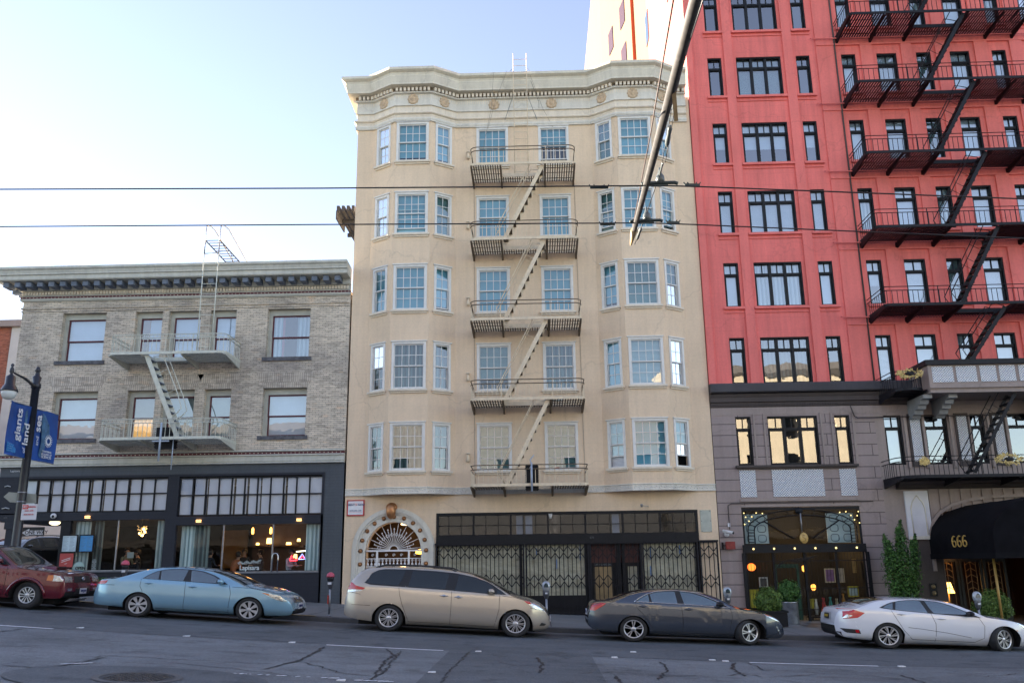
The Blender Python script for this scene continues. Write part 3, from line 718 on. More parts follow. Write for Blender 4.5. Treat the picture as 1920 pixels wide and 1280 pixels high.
mb=MB(); mb.box(AC-1.2,AC+1.2,2.4,2.45,-.2,3.4); mb.box(AC-1.2,AC-1.15,.5,2.4,-.2,3.4); mb.box(AC+1.15,AC+1.2,.5,2.4,-.2,3.4); mb.box(AC-1.2,AC+1.2,.5,2.4,3.1,3.15); mb.box(AC-1.2,AC+1.2,.5,2.4,-.05,.05)
mb.build('vestibule',M('vestibule_paint',(.10,.06,.03),.6,.2),ent)
lt=thing('ceiling_lamp','oval warm ceiling lamp glowing inside the arched entrance','lamp',(AC+.25,.9,2.98)); mb=MB(); mb.sphere((AC+.25,.9,2.98),.17,.14,.05,12,6); mb.build('lamp_shade',MT['bulbs'],lt)
lt=thing('hanging_lantern','small amber lantern hanging behind the white iron gate','lamp',(AC+.7,1.4,1.98)); mb=MB(); mb.lathe([(.02,.0),(.15,.02),(.15,.14),(.02,.17)],(AC+.72,1.2,1.98),10); mb.build('lamp_shade',emis('amber_shade',(1,.45,.06),2.5),lt)
mb=MB(); mb.tube([(AC+.72,1.2,2.14),(AC+.72,1.2,3.1)],.008,4); mb.build('chain',MT['black'],lt)
pl=bpy.data.lights.new('vestibule_light','POINT'); pl.energy=1.2; pl.color=(1,.6,.25); pl.shadow_soft_size=.1; po=bpy.data.objects.new('light',pl); COL.objects.link(po); po.location=(0,.0,-.14); po.parent=bpy.data.objects['ceiling_lamp']
# shopfront
sf=MB(); X0,X1=-3.38,5.19
sf.box(X0,X1,-.02,.06,3.17,3.265); sf.box(X0,X0+.08,-.02,.06,2.52,3.17); sf.box(X1-.08,X1,-.02,.06,2.52,3.17)
sf.box(X0,X1,-.05,.08,2.27,2.52)
N=7; 
for i in range(1,N):
    x=X0+(X1-X0)*i/N; sf.box(x-.03,x+.03,-.018,.05,2.52,3.17)
for i in range(N*3):
    x=X0+(X1-X0)*i/(N*3)
    if i%3: sf.box(x-.011,x+.011,0,.035,2.52,3.17)
sf.box(X0,X1,.001,.034,2.84,2.865); sf.box(X0,X1,-.01,.05,2.521,2.56)
for i in range(8): x=X0+.02+(X1-X0)*i/7.7; sf.box(x,x+.02,-.058,-.05,2.29,2.50)
# posts of the display windows
for x in (-.62,.0+1.50,1.62,2.55,2.72,3.28,5.1): sf.box(x-.045,x+.045,.02,.14,-.3,2.27)
sf.box(X0,1.5,.0,.14,-.2,.62); sf.box(3.28,X1,.0,.14,-.6,.42)
shop=sf.build('shopfront',MT['black'],cb)
mb=MB(); mb.quad((X0,.03,2.52),(X1,.03,2.52),(X1,.03,3.2),(X0,.03,3.2)); mb.build('transom_glass',glassmat('dusty_glass',.07,(.5,.57,.68),.06),shop)
mb=MB(); mb.box(X0,X1,.9,.95,-.3,3.3); mb.box(X0,X1,.2,.9,3.28,3.3); mb.build('shop_interior',MT['dark'],shop)
for x0,x1 in ((-1.05,-.84),(-.75,-.52),(2.1,2.34)):
    mb=MB(); mb.box(x0+.3,x1+.3,.12,.15,2.55,3.18); mb.build('transom_panel',M('white_board',(.55,.57,.6),.6,.1),shop)
for x0,x1,z0,z1 in ((-3.3,-.66,.62,2.25),(-.57,1.46,.55,2.25),(3.33,5.05,.35,2.25)):
    mb=MB(); nx,nz=26,18; rp=random.Random(int(x0*10))
    vs=[(x0+(x1-x0)*i/nx,.06+.02*math.sin(i*.9+j*.35)+rp.uniform(-.014,.014),z0+(z1-z0)*j/nz) for i in range(nx+1) for j in range(nz+1)]
    mb.smooth=False; mb.add(vs,[(i*(nz+1)+j,(i+1)*(nz+1)+j,(i+1)*(nz+1)+j+1,i*(nz+1)+j+1) for i in range(nx) for j in range(nz)]); mb.build('paper_cover',MT['kraft'],shop)
mb=MB()
for x,z0,z1 in ((.55,.2+1.25,1.75),(1.32,1.7,2.2),(3.6,1.7,2.1),(3.58,1.2,1.5),(4.55,1.85,2.15),(-.1,1.9,2.1)): mb.box(x-.012,x+.012,.02,.028,z0,z1)
mb.build('blue_tape',M('blue_tape',(.02,.16,.45),.5,0),shop)
# two entrance doors between the windows
for x0,x1,zt in ((1.66,2.46,1.62),(2.76,3.24+.02,1.62)):
    mb=MB(); mb.box(x0,x0+.1,.16,.2,-.2,zt); mb.box(x1-.1,x1,.16,.2,-.2,zt); mb.box(x0+.1,x1-.1,.16,.2,zt-.12,zt); mb.box(x0+.1,x1-.1,.16,.2,-.2,.1)
    d=mb.build('shop_door',MT['black'],shop); mb=MB(); mb.box(x0+.1,x1-.1,.19,.2,.1,zt-.12); mb.build('panel',MT['kraft'] if x0>2 else MT['ply'],d)
mb=MB(); mb.box(1.6,3.26,.22,.25,1.62,2.26); mb.build('door_fanlight',M('dull_red_panel',(.10,.03,.025),.6,.3,5),shop)
text_mesh('676',.09,lambda x,y,z:Vector((-1.38+3.1+x,-.052-z,2.42+y)),M('dim_lettering',(.10,.11,.13),.5,0),'street_number',shop)
text_mesh('CITY GARDEN',.085,lambda x,y,z:Vector((2.05+x,.155-z,1.56+y)),M('faded_lettering',(.25,.27,.28),.5,0),'door_lettering',shop)
# scissor gates
def scissor(x0,x1,y,zt,zb0,zb1):
    mb=MB(); mb.box(x0,x0+.05,y-.02,y+.02,zb0,zt); mb.box(x1-.05,x1,y-.02,y+.02,zb1,zt)
    n=max(2,round((x1-x0)/.135)); zbf=lambda x:zb0+(zb1-zb0)*(x-x0)/(x1-x0)
    for i in range(1,n):
        x=x0+(x1-x0)*i/n; mb.box(x-.0125,x+.0125,y-.008,y+.008,zbf(x),zt-.02)
    for zc in (1.95,1.05,.2):
        zc=zc+(zbf((x0+x1)/2))*.25
        for i in range(n):
            xa=x0+(x1-x0)*i/n; xb=x0+(x1-x0)*(i+1)/n
            for s in (1,-1):
                za,zb_=(zc+s*.02*0+ s*.0,zc+s*.17) if i%2 else (zc+s*.17,zc)
                if s==1: za,zb_=(zc+.02,zc+.2) if i%2 else (zc+.2,zc+.02)
                else: za,zb_=(zc-.02,zc-.2) if i%2 else (zc-.2,zc-.02)
                mb.bar((xa,y-.012,za),(xb,y-.012,zb_),.028,.008,(0,1,0))
    mb.box(x0,x1,y-.015,y+.015,zt-.03,zt+.01)
    for i in range(max(1,n//8)): pass
    mb.bar((x0,y,zb0+.03),(x1,y,zb1+.03),.03,.03)
    return mb.build('scissor_gate',MT['blacksteel'],shop)
for x0,x1 in ((-3.39,-.5),(-.46,1.6),(1.62,3.3),(3.32,5.13),(5.16,5.76)): scissor(x0,x1,-.12,2.24,zs(x0)+.02,zs(x1)+.02)
mb=MB(); mb.box(-3.42,5.78,-.16,-.06,2.24,2.29); mb.build('gate_track',MT['blacksteel'],shop)
# rental board
sg=thing('rental_sign','square white rental sign with red border on cream wall','sign',(-6.07,-.03,3.24))
mb=MB(); mb.box(-6.36,-5.78,-.05,-.002,3.22,3.74); mb.build('border',M('sign_red',(.45,.03,.03),.4,0),sg)
mb=MB(); mb.box(-6.32,-5.82,-.054,-.05,3.26,3.70); mb.build('face',M('sign_white',(.72,.73,.76),.4,.03),sg)
navy=M('sign_navy',(.03,.05,.16),.5,0); sred=M('sign_letter_red',(.6,.05,.05),.5,0)
text_mesh('RENT',.085,lambda x,y,z:Vector((-6.31+x,-.055-z,3.58+y)),navy,'lettering',sg,align='LEFT',bold=.002)
text_mesh('SF',.085,lambda x,y,z:Vector((-6.085+x,-.055-z,3.58+y)),sred,'lettering',sg,align='LEFT')
text_mesh('NOW',.085,lambda x,y,z:Vector((-5.985+x,-.055-z,3.58+y)),navy,'lettering',sg,align='LEFT',bold=.002)
text_mesh('(415) 294-1228',.062,lambda x,y,z:Vector((-6.07+x,-.055-z,3.39+y)),navy,'lettering',sg)
mb=MB(); mb.box(-6.29,-5.85,-.057,-.055,3.33,3.337); mb.box(-6.29,-5.85,-.057,-.055,3.645,3.65); mb.build('rule',sred,sg)
# small wall fixtures up the left of the fire escape
for i,(z) in enumerate((16.05,13.3,10.45,7.75,5.0)):
    fx=thing('wall_light','small cream wall light, '+['topmost','second from top','middle','second from bottom','lowest'][i]+' of the column beside the fire escape','wall light',(-2.33,0,z),'cream wall lights beside the fire escape')
    mb=MB(); mb.box(-2.37,-2.29,-.05,0,z-.02,z+.1); mb.lathe([(.07,.2),(.075,.22),(.02,.24),(.02,.16)],(-2.33,-.09,z),10); mb.build('bracket',MT['creamtrim'],fx)
    mb=MB(); mb.lathe([(.035,.16),(.045,.1),(.06,.02),(.06,-.05),(.03,-.07)],(-2.33,-.1,z),10); mb.build('lamp_head',MT['fe_cream'],fx)
pt=thing('patch_board','pale blank board screwed to the cream wall above the gate','board',(5.45,-.01,2.6)); mb=MB(); mb.box(5.28,5.63,-.025,-.002,2.55,3.25); mb.build('board',M('pale_board',(.42,.44,.38),.6,.15,5),pt)
mb=MB(); [mb.sphere((x,-.03,z),.012) for x in (5.31,5.6) for z in (2.58,2.9,3.22)]; mb.build('screw',MT['black'],pt)
lt=thing('flood_light','small spotlight on a thin bracket above the shop transom','wall light',(3.4,0,3.35)); mb=MB(); mb.tube([(3.62,.0,3.38),(3.55,-.18,3.40),(3.4,-.25,3.4)],.01,5); mb.lathe([(.03,0),(.045,.08),(.04,.1)],(3.36,-.25,3.36),8); mb.build('lamp_head',MT['steel'],lt)
lt=thing('dome_camera','small white dome camera under the shop transom frame','camera',(.38,0,3.1)); mb=MB(); mb.box(.32,.44,-.08,-.0,3.12,3.2); mb.sphere((.38,-.06,3.1),.05,.05,.07); mb.build('housing',M('cam_white',(.5,.5,.5),.4,0),lt)
# ---------------------------------------------------------------- fire escapes
def roundpath(xL,xR,D,z,r=.28,y0=0,n=6):
    p=[(xL,y0,z),(xL,-D+r,z)]
    p+=[(xL+r-r*math.cos(math.pi/2*i/n),-D+r-r*math.sin(math.pi/2*i/n),z) for i in range(1,n+1)]
    p+=[(xR-r+r*math.sin(math.pi/2*i/n),-D+r-r*math.cos(math.pi/2*i/n),z) for i in range(0,n+1)]
    p+=[(xR,-D+r,z),(xR,y0,z)]
    return p
def landing(root,xL,xR,z,D,hole,mat,matg,rail=.62,pitch=.085,r=.25,brk=(),bal=.15,edge=.09,scroll=False,flare=0,rm=None,th=1.):
    mb=MB()
    # border
    p=roundpath(xL,xR,D,z,r)
    for a,b in zip(p[:-1],p[1:]): mb.bar(a,b,.035,edge)
    if hole:
        hx0,hx1,hy=hole; mb.bar((hx0,-D,z),(hx0,-hy,z),.03,edge); mb.bar((hx1,-D,z),(hx1,-hy,z),.03,edge); mb.bar((hx0,-hy,z),(hx1,-hy,z),.02,edge*1.5)
    lo=mb.build('landing',mat,root)
    g=MB(); n=int((xR-xL-.05)/pitch)
    for i in range(1,n+1):
        x=xL+.02+(xR-xL-.04)*i/(n+1); ya=-D+.02
        dx=min(x-xL,xR-x)
        if dx<r: ya=-D+r-math.sqrt(max(0,r*r-(r-dx)**2))+.02
        if hole and hx0<x<hx1: ya=-hy
        g.box(x-pitch*.2,x+pitch*.2,ya,-.01,z-.03,z+.015)
    for y in ((-.3,-.75,-1.15) if D<1.6 else (-.3,-.8,-1.3)):
        if hole and -y>hole[2]: g.box(xL+.02,hx0,y-.012,y+.012,z-.045,z-.03); g.box(hx1,xR-.02,y-.012,y+.012,z-.045,z-.03)
        else: g.box(xL+.02,xR-.02,y-.012,y+.012,z-.045,z-.03)
    g.build('grating',matg,lo)
    b=MB()
    for x in [xL+.02,xR-.02]+list(brk):
        b.add([(x-.03,0,z-.03),(x-.03,-D*.97,z-.03),(x-.03,-D*.97,z-.08),(x-.03,0,z-.26),(x+.03,0,z-.03),(x+.03,-D*.97,z-.03),(x+.03,-D*.97,z-.08),(x+.03,0,z-.26)],[(0,1,2,3),(7,6,5,4),(0,4,5,1),(1,5,6,2),(2,6,7,3),(3,7,4,0)])
    b.build('bracket',matg,lo)
    rl=MB(); hr=MB()
    for h in (rail,rail-.13):
        hr.tube(roundpath(xL,xR,D+flare,z+h,r),.015*th,5)
    q=roundpath(xL,xR,D,z,r); 
    L=0; seg=[]
    for a,b2 in zip(q[:-1],q[1:]): a=Vector(a);b2=Vector(b2); seg.append((a,b2,L)); L+=(b2-a).length
    s=bal
    while s<L-.05:
        for a,b2,l0 in seg:
            if l0<=s<=l0+(b2-a).length:
                pt=a.lerp(b2,(s-l0)/(b2-a).length); rl.bar(pt,pt+Vector((0,0,rail-.13)),.015*th,.015*th); break
        s+=bal
    for x in (xL+(xR-xL)*.27,xL+(xR-xL)*.72): rl.bar((x,-D,z),(x,-D-flare,z+rail),.022,.022)
    if scroll:
        k=0;s=.2
        while s<L-.1:
            for a,b2,l0 in seg:
                if l0<=s<=l0+(b2-a).length:
                    pt=a.lerp(b2,(s-l0)/(b2-a).length); u=(b2-a).normalized()
                    rl.tube([pt+u*(.045*math.cos(t)*(1-t/12))+Vector((0,0,rail-.065+.05*math.sin(t)*(1-t/12))) for t in [j*.9 for j in range(9)]],.007,4); break
            s+=.13
    rl.build('railing',mat,lo); hr.build('handrail',rm or mat,lo)
    return lo
def stair(root,a,b,y0,y1,mat,matd,n=9,w=.02,h=.13,railh=.42,railside=(0,1),hook=False):
    # a top (x,z), b bottom (x,z)
    s=MB()
    for y in (y0,y1): s.bar((a[0],y,a[1]),(b[0],y,b[1]),w,h,(0,1,0)) if False else s.add(*_str(a,b,y,w,h))
    st=s.build('stair',mat,root); t=MB()
    for i in range(n):
        f=(i+.6)/n; x=a[0]+(b[0]-a[0])*f; z=a[1]+(b[1]-a[1])*f; t.box(x-.085,x+.085,min(y0,y1),max(y0,y1),z-.03,z+.012)
    t.build('tread',matd,st)
    r=MB(); d=(Vector((b[0],0,b[1]))-Vector((a[0],0,a[1]))).normalized(); nrm=Vector((-d.z,0,d.x)); 
    if nrm.z<0: nrm=-nrm
    for k in railside:
        y=(y0,y1)[k]
        A=Vector((a[0],y,a[1]));B=Vector((b[0],y,b[1]))
        pts=[A+nrm*.05+d*-.02,A+nrm*railh+d*.1,A.lerp(B,.55)+nrm*railh,A.lerp(B,.72)+nrm*railh*.9,A.lerp(B,.78)+nrm*.05] if hook else [A+nrm*.06,A+nrm*railh+d*.12,A.lerp(B,.93)+nrm*railh,B+nrm*.05]
        r.tube(pts,.017,5)
        for f in (.25,.5,.75): 
            c=A.lerp(B,f); r.tube([c,c+nrm*railh*(.98 if f<.7 else .7)],.008,4)
    r.build('handrail',mat,st); return st
def _str(a,b,y,w,h):
    A=Vector((a[0],y,a[1]));B=Vector((b[0],y,b[1])); d=(B-A).normalized(); n=Vector((-d.z,0,d.x))*h/2; o=Vector((0,w/2,0))
    return [A-n-o,A+n-o,A+n+o,A-n+o,B-n-o,B+n-o,B+n+o,B-n+o],[(0,1,2,3),(7,6,5,4),(0,4,5,1),(1,5,6,2),(2,6,7,3),(3,7,4,0)]
fe=thing('fire_escape','cream painted zigzag fire escape down the middle of the bay windowed block','fire escape',(-.33,0,4))
zc=[15.08,12.31,9.48,6.79,4.03]
xr=[(-2.14,1.5)]*5
for i,z in enumerate(zc):
    landing(fe,-2.14,1.50+.02*i,z,1.5,(-1.08,.43,.55),MT['fe_cream'],MT['fe_creamdk'] if i<4 else MT['fe_creamdk'],brk=(-1.1,.46),flare=.04,rm=MT['fe_creamdk'],th=1.15)
for i in range(4):
    stair(fe,(.38,zc[i]-.02),(-1.0,zc[i+1]+.02),-1.36,-.86,MT['fe_cream'],MT['fe_creamdk'],n=10)
# folded drop ladder lashed to the lowest landing
mb=MB(); mb.box(-.39,-.0,-1.32,-1.12,3.86,4.66); ac=mb.build('ladder_cover',MT['black'],fe)
mb=MB()
for i in range(14): mb.box(-.41,.02,-1.34,-1.10,3.9+i*.055,3.92+i*.055)
mb.build('louvre',MT['blacksteel'],ac)
mb=MB(); mb.tube([(-.2,-1.56,3.8),(-.2,-1.56,4.72)],.03,6); mb.tube([(-.28,-1.5,4.5),(-.2,-1.58,4.62),(-.24,-1.56,4.8),(-.12,-1.56,4.95)],.018,5); mb.build('ladder_post',M('pale_steel',(.33,.38,.48),.4,.1),fe)
mb=MB(); mb.box(.55,.68,-1.52,-1.49,4.52,4.55); mb.build('red_tag',MT['redlamp'],fe)
# clutter on the landings
for nm,lab,cat,x,y,z,col in (('paper_bundle','rolled white bundle lying on the second lowest cream landing','bundle',.55,-.5,6.93,(.6,.62,.62)),):
    b=MB(); b.tube([(x-.3,y,z),(x+.3,y+.02,z+.02)],.09,8); b.tube([(x-.28,y-.13,z-.02),(x+.2,y-.15,z)],.06,8); o=b.build(nm,M('bundle_paper',col,.7,.3,9),org=(x,y,z-.1)); tag(o,lab,cat)
# roof ladder
rl=thing('roof_ladder','thin cream ladder climbing past the cornice to the roof of the bay windowed block','ladder',(-.35,-.7,15.2))
mb=MB()
for x in (-.62,-.13):
    mb.tube([(x,-.14,15.2),(x,-.14,17.3),(x,-.70,18.4),(x,-.70,19.25),(x+.0,-.68,19.9)],.014,5)
mb.build('rail',MT['fe_cream'],rl)
mb=MB()
for i in range(17):
    z=15.4+i*.265; y=-.14 if z<17.3 else (-.14-.56*(z-17.3)/1.1 if z<18.4 else -.70); mb.tube([(-.62,y,z),(-.13,y,z)],.011,4)
mb.build('rung',MT['fe_cream'],rl)
mb=MB()
for x,s in ((-.62,-1),(-.13,1)): mb.tube([(x,-.68,19.9),(x+.01*s,-.6,19.95)],.012,4); mb.tube([(x,-.68,19.3),(x+.12*s,-.62,19.2)],.012,4); mb.tube([(x,-.7,18.2),(x+.35*s,-.1,17.5)],.012,4)
mb.build('strut',MT['steel'],rl)
# loose cables on the cream front
mb=MB()
mb.tube([(-1.35,-.62,19.2),(-1.45,-.2,18.0),(-1.75,-.03,16.6),(-1.9,-.03,15.6)],.007,4); mb.tube([(-.85,-.62,19.25),(-1.3,-.3,18.2),(-1.6,-.05,17.2)],.006,4)
mb.tube([(.0,-.65,19.0),(.45,-.15,17.9),(.8,-.05,17.2)],.006,4); mb.tube([(.02,-.6,18.8),(.3,-.15,18.2),(.3,-.1,17.95)],.01,4)
for z0,z1 in ((15,12.4),(12.2,9.6),(9.3,6.9),(6.6,4.1)): mb.tube([(-2.12,-.02,z0),(-2.1,-.02,z1)],.007,4)
mb.tube([(1.52,-.02,15),(1.56,-.02,4.1)],.007,4)
tag(mb.build('cable',M('grey_cable',(.2,.17,.14),.6,0),org=(0,0,15)),'thin loose cables strung down the cream bay windowed front','cable')
# ---------------------------------------------------------------- grey brick building
GL,GR=-18.25,-6.50
gb=thing('brick_building','low pale grey brick building with deep bracketed cornice and dark restaurant front','building',(-12.4,0,.6))
gw=[(-16.76,-15.19),(-14.14,-13.17),(-12.94,-11.80),(-11.46,-10.53),(-9.42,-7.90)]
gr=[(8.68,10.44),(5.93,7.59)]
holes=[(a-GL,b-GL,z0,z1) for a,b in gw for z0,z1 in gr]
w=MB(); wall(w,(GL,0),(GR,0),5.42,11.05,holes,.34)
w.quad((GL,0,3.3),(GL,0,11.05),(GL,22,11.05),(GL,22,3.3)); w.quad((GR,0,0),(GR,0,11.05),(GR,22,11.05),(GR,22,0)); w.quad((GL,22,0),(GR,22,0),(GR,22,11.05),(GL,22,11.05))
w.build('wall',MT['brickg'],gb)
mb=MB(); mb.box(GL+.2,GR-.05,.5,.55,5.4,11); mb.box(GL+.2,GR-.05,.34,.5,8.0,8.1); mb.build('interior',MT['dark'],gb)
mb=MB(); mb.box(GL,GR,.0,22,11.0,11.04); mb.build('roof',MT['dark'],gb)
# soldier-course flat arches, belt lines
sold=brickmat('soldier_brick',(.58,.51,.42),(.46,.40,.33),(.19,.17,.15),w=.075,h=.6,dirt=.2,dark=(.08,.085,.10))
mb=MB()
for a,b in gw:
    mb.add([(a-.02,-.008,7.6),(b+.02,-.008,7.6),(b+.28,-.008,8.12),(a-.28,-.008,8.12),(a-.02,.0,7.6),(b+.02,0,7.6),(b+.28,0,8.12),(a-.28,0,8.12)],[(0,1,2,3),(0,4,5,1),(1,5,6,2),(2,6,7,3),(3,7,4,0)])
mb.build('flat_arch',sold,gb)
pg=[(GL,6),(GL,0),(GR,0)]
mb=MB(); sweep(mb,pg,[(0,10.66),(.045,10.66),(.045,10.6),(0.0,10.6)]); sweep(mb,pg,[(0,10.55),(.03,10.55),(.03,10.50),(0,10.50)]); mb.build('belt_course',MT['brickg'],gb)
# windows
def dhung(P,u0,u1,z0,z1,kind):
    f=MB(); d=-.20
    f.obox(P,u0,u0+.13,z0,z1,d-.1,d); f.obox(P,u1-.03,u1,z0,z1,d-.1,d); f.obox(P,u0+.13,u1-.03,z1-.2,z1,d-.1,d); f.obox(P,u0,u1,z0,z0+.03,d-.1,d+.06)
    wn=f.build('window',MT['sage'],gb)
    a,b,lo,hi=u0+.13,u1-.03,z0+.03,z1-.2; mid=lo+(hi-lo)*.48
    s=MB(); t=.045
    for l,h,dd in ((lo,mid+.02,d-.09),(mid-.02,hi,d-.05)):
        s.obox(P,a,a+t,l,h,dd-.035,dd); s.obox(P,b-t*.7,b,l,h,dd-.035,dd); s.obox(P,a+t,b-t*.7,l,l+t,dd-.035,dd); s.obox(P,a+t,b-t*.7,h-t,h,dd-.035,dd)
    s.build('frame',MT['maroon'],wn)
    g=MB(); g.quad(P(a,lo,d-.11),P(b,lo,d-.11),P(b,mid,d-.11),P(a,mid,d-.11)); g.quad(P(a,mid,d-.07),P(b,mid,d-.07),P(b,hi,d-.07),P(a,hi,d-.07)); g.build('pane',MT['glassr'],wn)
    c=MB()
    if kind=='shade': c.obox(P,a,b,lo,hi,d-.2,d-.19); c.build('shade',MT['shadew'],wn)
    elif kind=='half': c.obox(P,a,b,lo,hi,d-.2,d-.19); c.build('shade',M('dim_shade',(.34,.40,.36),.8,.1),wn)
    elif kind=='curt':
        for x0,x1 in ((a,a+.33),(b-.5,b)): c.obox(P,x0,x1,lo,hi,d-.2,d-.17)
        c.build('curtain',MT['curt'],wn)
        c=MB(); c.obox(P,a+.33,a+.41,lo,hi,d-.2,d-.17); c.build('curtain_border',M('pink_border',(.45,.10,.12),.7,0),wn)
    elif kind=='amber':
        c.obox(P,a,b,lo,mid,d-.2,d-.19); c.build('shade',M('amber_glow_shade',(.50,.22,.05),.6,.2,5,emit=(1,.5,.12),estr=.12),wn)  # amber glow put into the lower shade by emission, no lamp behind
        c=MB(); c.obox(P,a,b,mid,hi,d-.2,d-.19); c.build('shade',M('dim_shade_upper',(.30,.28,.24),.8,.1),wn)
    elif kind=='warmside':
        c.obox(P,a,a+.28,lo,hi,d-.2,d-.18); c.build('shade',M('tan_blind',(.34,.19,.10),.7,.1),wn)
        c=MB(); c.obox(P,a+.28,b,lo,hi,d-.21,d-.19); c.build('shade',MT['shadew'],wn)
    s=MB(); s.obox(P,u0-.1,u1+.1,z0-.13,z0+.0,-.05,.06); s.build('sill',MT['stonedk'],wn)
P,_=frame((GL,0),(GR,0))
kinds=[['shade','warmside','shade','shade','curt'],['shade','amber','half','half','shade']]
for (z0,z1),kk in zip(gr,kinds):
    for (a,b),k in zip(gw,kk): dhung(P,a-GL,b-GL,z0,z1,k)
# main cornice
pc=[(GL,8),(GL,0),(GR+.02,0)]
mb=MB(); sweep(mb,pc,[(0,11.86),(.86,11.92),(.90,11.90),(.90,11.82),(.84,11.78),(.80,11.68),(.80,11.64),(.74,11.62),(.74,11.48),(.70,11.45),(.22,11.45),(0,11.45)]); mb.build('cornice',MT['greentrim'],gb)
mb=MB(); sweep(mb,pc,[(0,11.45),(.16,11.45),(.16,11.3),(.13,11.25),(.05,11.25),(0,11.25)]); mb.build('cornice_bed',MT['greentrim'],gb)
mb=MB()
def blk(c,u,nn,hw,d0,d1,z0,z1): 
    a=c-u*hw;b=c+u*hw; mb.add([(p.x+nn.x*d,p.y+nn.y*d,z) for p in (a,b) for d in (d0,d1) for z in (z0,z1)],[(0,1,3,2),(4,6,7,5),(0,4,5,1),(2,3,7,6),(0,2,6,4),(1,5,7,3)])
u=Vector((1,0));nn=Vector((0,-1)); x=GL-.35
while x<GR-.15:
    blk(Vector((x,0)),u,nn,.095,.16,.60,11.26,11.43); x+=.405
for i in range(14): blk(Vector((GL,.3+i*.41)),Vector((0,-1)),Vector((-1,0)),.095,.16,.60,11.27,11.43)
mb.build('modillion',MT['greytrim'],gb)
mb=MB(); x=GL
while x<GR: blk(Vector((x,0)),u,nn,.033,.04,.12,11.10,11.22); x+=.105
mb.build('dentils',MT['creamtrim'],gb)
mb=MB(); sweep(mb,pc,[(0,11.25),(.05,11.25),(.05,11.09),(.09,11.08),(.10,11.05),(0.0,11.04)]); mb.build('dentil_band',MT['greentrim'],gb)
mb=MB(); sweep(mb,pc,[(0,11.04),(.09,11.04),(.08,10.97),(.0,10.97)]); mb.c=1; x=GL
while x<GR: mb.sphere((x,-.09,11.005),.017,.012,.017,6,4); x+=.13
mb.build('red_band',[MT['maroon'],MT['creamtrim']],gb)
mb=MB(); sweep(mb,pc,[(0,10.97),(.09,10.97),(.10,10.93),(.06,10.88),(0,10.87)]); mb.build('lower_moulding',MT['greentrim'],gb)
# storefront cornice
ps=[(GL,6),(GL,0),(GR,0)]
mb=MB(); sweep(mb,ps,[(0,5.46),(.16,5.44),(.17,5.40),(.12,5.38),(0,5.38)]); sweep(mb,ps,[(0,5.30),(.10,5.30),(.12,5.26),(.06,5.24),(.06,5.08),(.03,5.05),(.13,5.03),(.14,5.0),(0,4.99)]); mb.build('shop_cornice',MT['greentrim'],gb)
mb=MB(); sweep(mb,ps,[(0,5.38),(.10,5.38),(.10,5.30),(0,5.30)]); mb.c=1; x=GL
while x<GR: mb.sphere((x,-.10,5.34),.018,.012,.018,6,4); x+=.14
mb.build('shop_red_band',[MT['maroon'],MT['creamtrim']],gb)
# ground floor: grey band, right pier, charcoal frame
mb=MB(); mb.box(GL,GR,-.02,.2,4.68,4.99); mb.box(-7.15,GR,-.02,.3,.1,4.68); mb.build('grey_fascia',MT['greyp'],gb)
mb=MB(); mb.box(GL,GL+.02,0,6,3.3,5)
FR=[(-12.44,-12.08)]
mb.box(GL,-7.15,-.06,.14,4.60,4.678); mb.box(GL,-17.42,-.05,.14,3.42,4.6); mb.box(-12.44,-12.06,-.05,.16,1.0,4.6)
mb.box(GL,-12.44,-.05,.14,3.2,3.46); mb.box(-12.06,-7.15,-.05,.14,3.0,3.28); mb.box(-7.22,-7.15,-.05,.14,.2,4.6)
mb.box(-12.06,-7.22,-.04,.14,.2,1.42); mb.box(-15.9,-12.44,-.04,.14,.5,1.52)
mb.box(-7.2,-7.15,-.05,.14,.2,3.3)
fr=mb.build('shop_frame',MT['charc'],gb)
mb=MB(); 
for x0,x1,z,h in ((-15.9,-12.44,1.52,.04),(-12.06,-7.22,1.42,.04)): mb.box(x0,x1,-.08,.14,z,z+h)
mb.build('shop_sill',M('sill_grey',(.11,.12,.14),.5,.1),fr)
for (X0,X1,n,z0,z1) in ((-17.38,-12.46,11,3.47,4.59),(-12.04,-7.22,11,3.30,4.58)):
    t=MB()
    for i in range(n+1):
        x=X0+(X1-X0)*i/n; t.box(x-.018,x+.018,0,.07,z0,z1)
    zm=z0+(z1-z0)*.53; t.box(X0,X1,.005,.065,zm-.02,zm+.02); t.box(X0,X1,.003,.067,z0,z0+.04); t.box(X0,X1,.003,.067,z1-.05,z1)
    rt=random.Random(int(X0))
    for i in (2,3,5,8) : 
        x=X0+(X1-X0)*i/n; t.box(x,x+.04,-.008,.06,z0,zm+.03)
    tr=t.build('transom_window',MT['black'],fr)
    t=MB(); t.quad((X0,.04,z0),(X1,.04,z0),(X1,.04,z1),(X0,.04,z1)); t.build('pane',MT['glasst'],tr)
    t=MB()
    rt=random.Random(3)
    x=X0
    while x<X1:
        wd=rt.choice((.38,.42,.8,.85)); t.box(x,min(X1,x+wd),.09,.10,z0,z1); x+=wd+rt.choice((.0,.05,.07))
    t.build('blind',M('white_blind',(.62,.68,.75),.8,.06,2),tr)
# shop windows
for X0,X1,z0,z1,ml in ((-15.62,-12.44,1.56,3.2,(-14.02,)),(-12.02,-7.22,1.46,3.0,(-10.46,-8.80))):
    t=MB()
    for x in ml: t.box(x-.022,x+.022,.01,.06,z0,z1)
    t.box(X0,X1,.01,.06,z0,z0+.03)
    wn=t.build('shop_window',MT['steel'],fr)
    t=MB(); t.quad((X0,.035,z0),(X1,.035,z0),(X1,.035,z1),(X0,.035,z1)); t.build('pane',MT['shopglass'],wn)
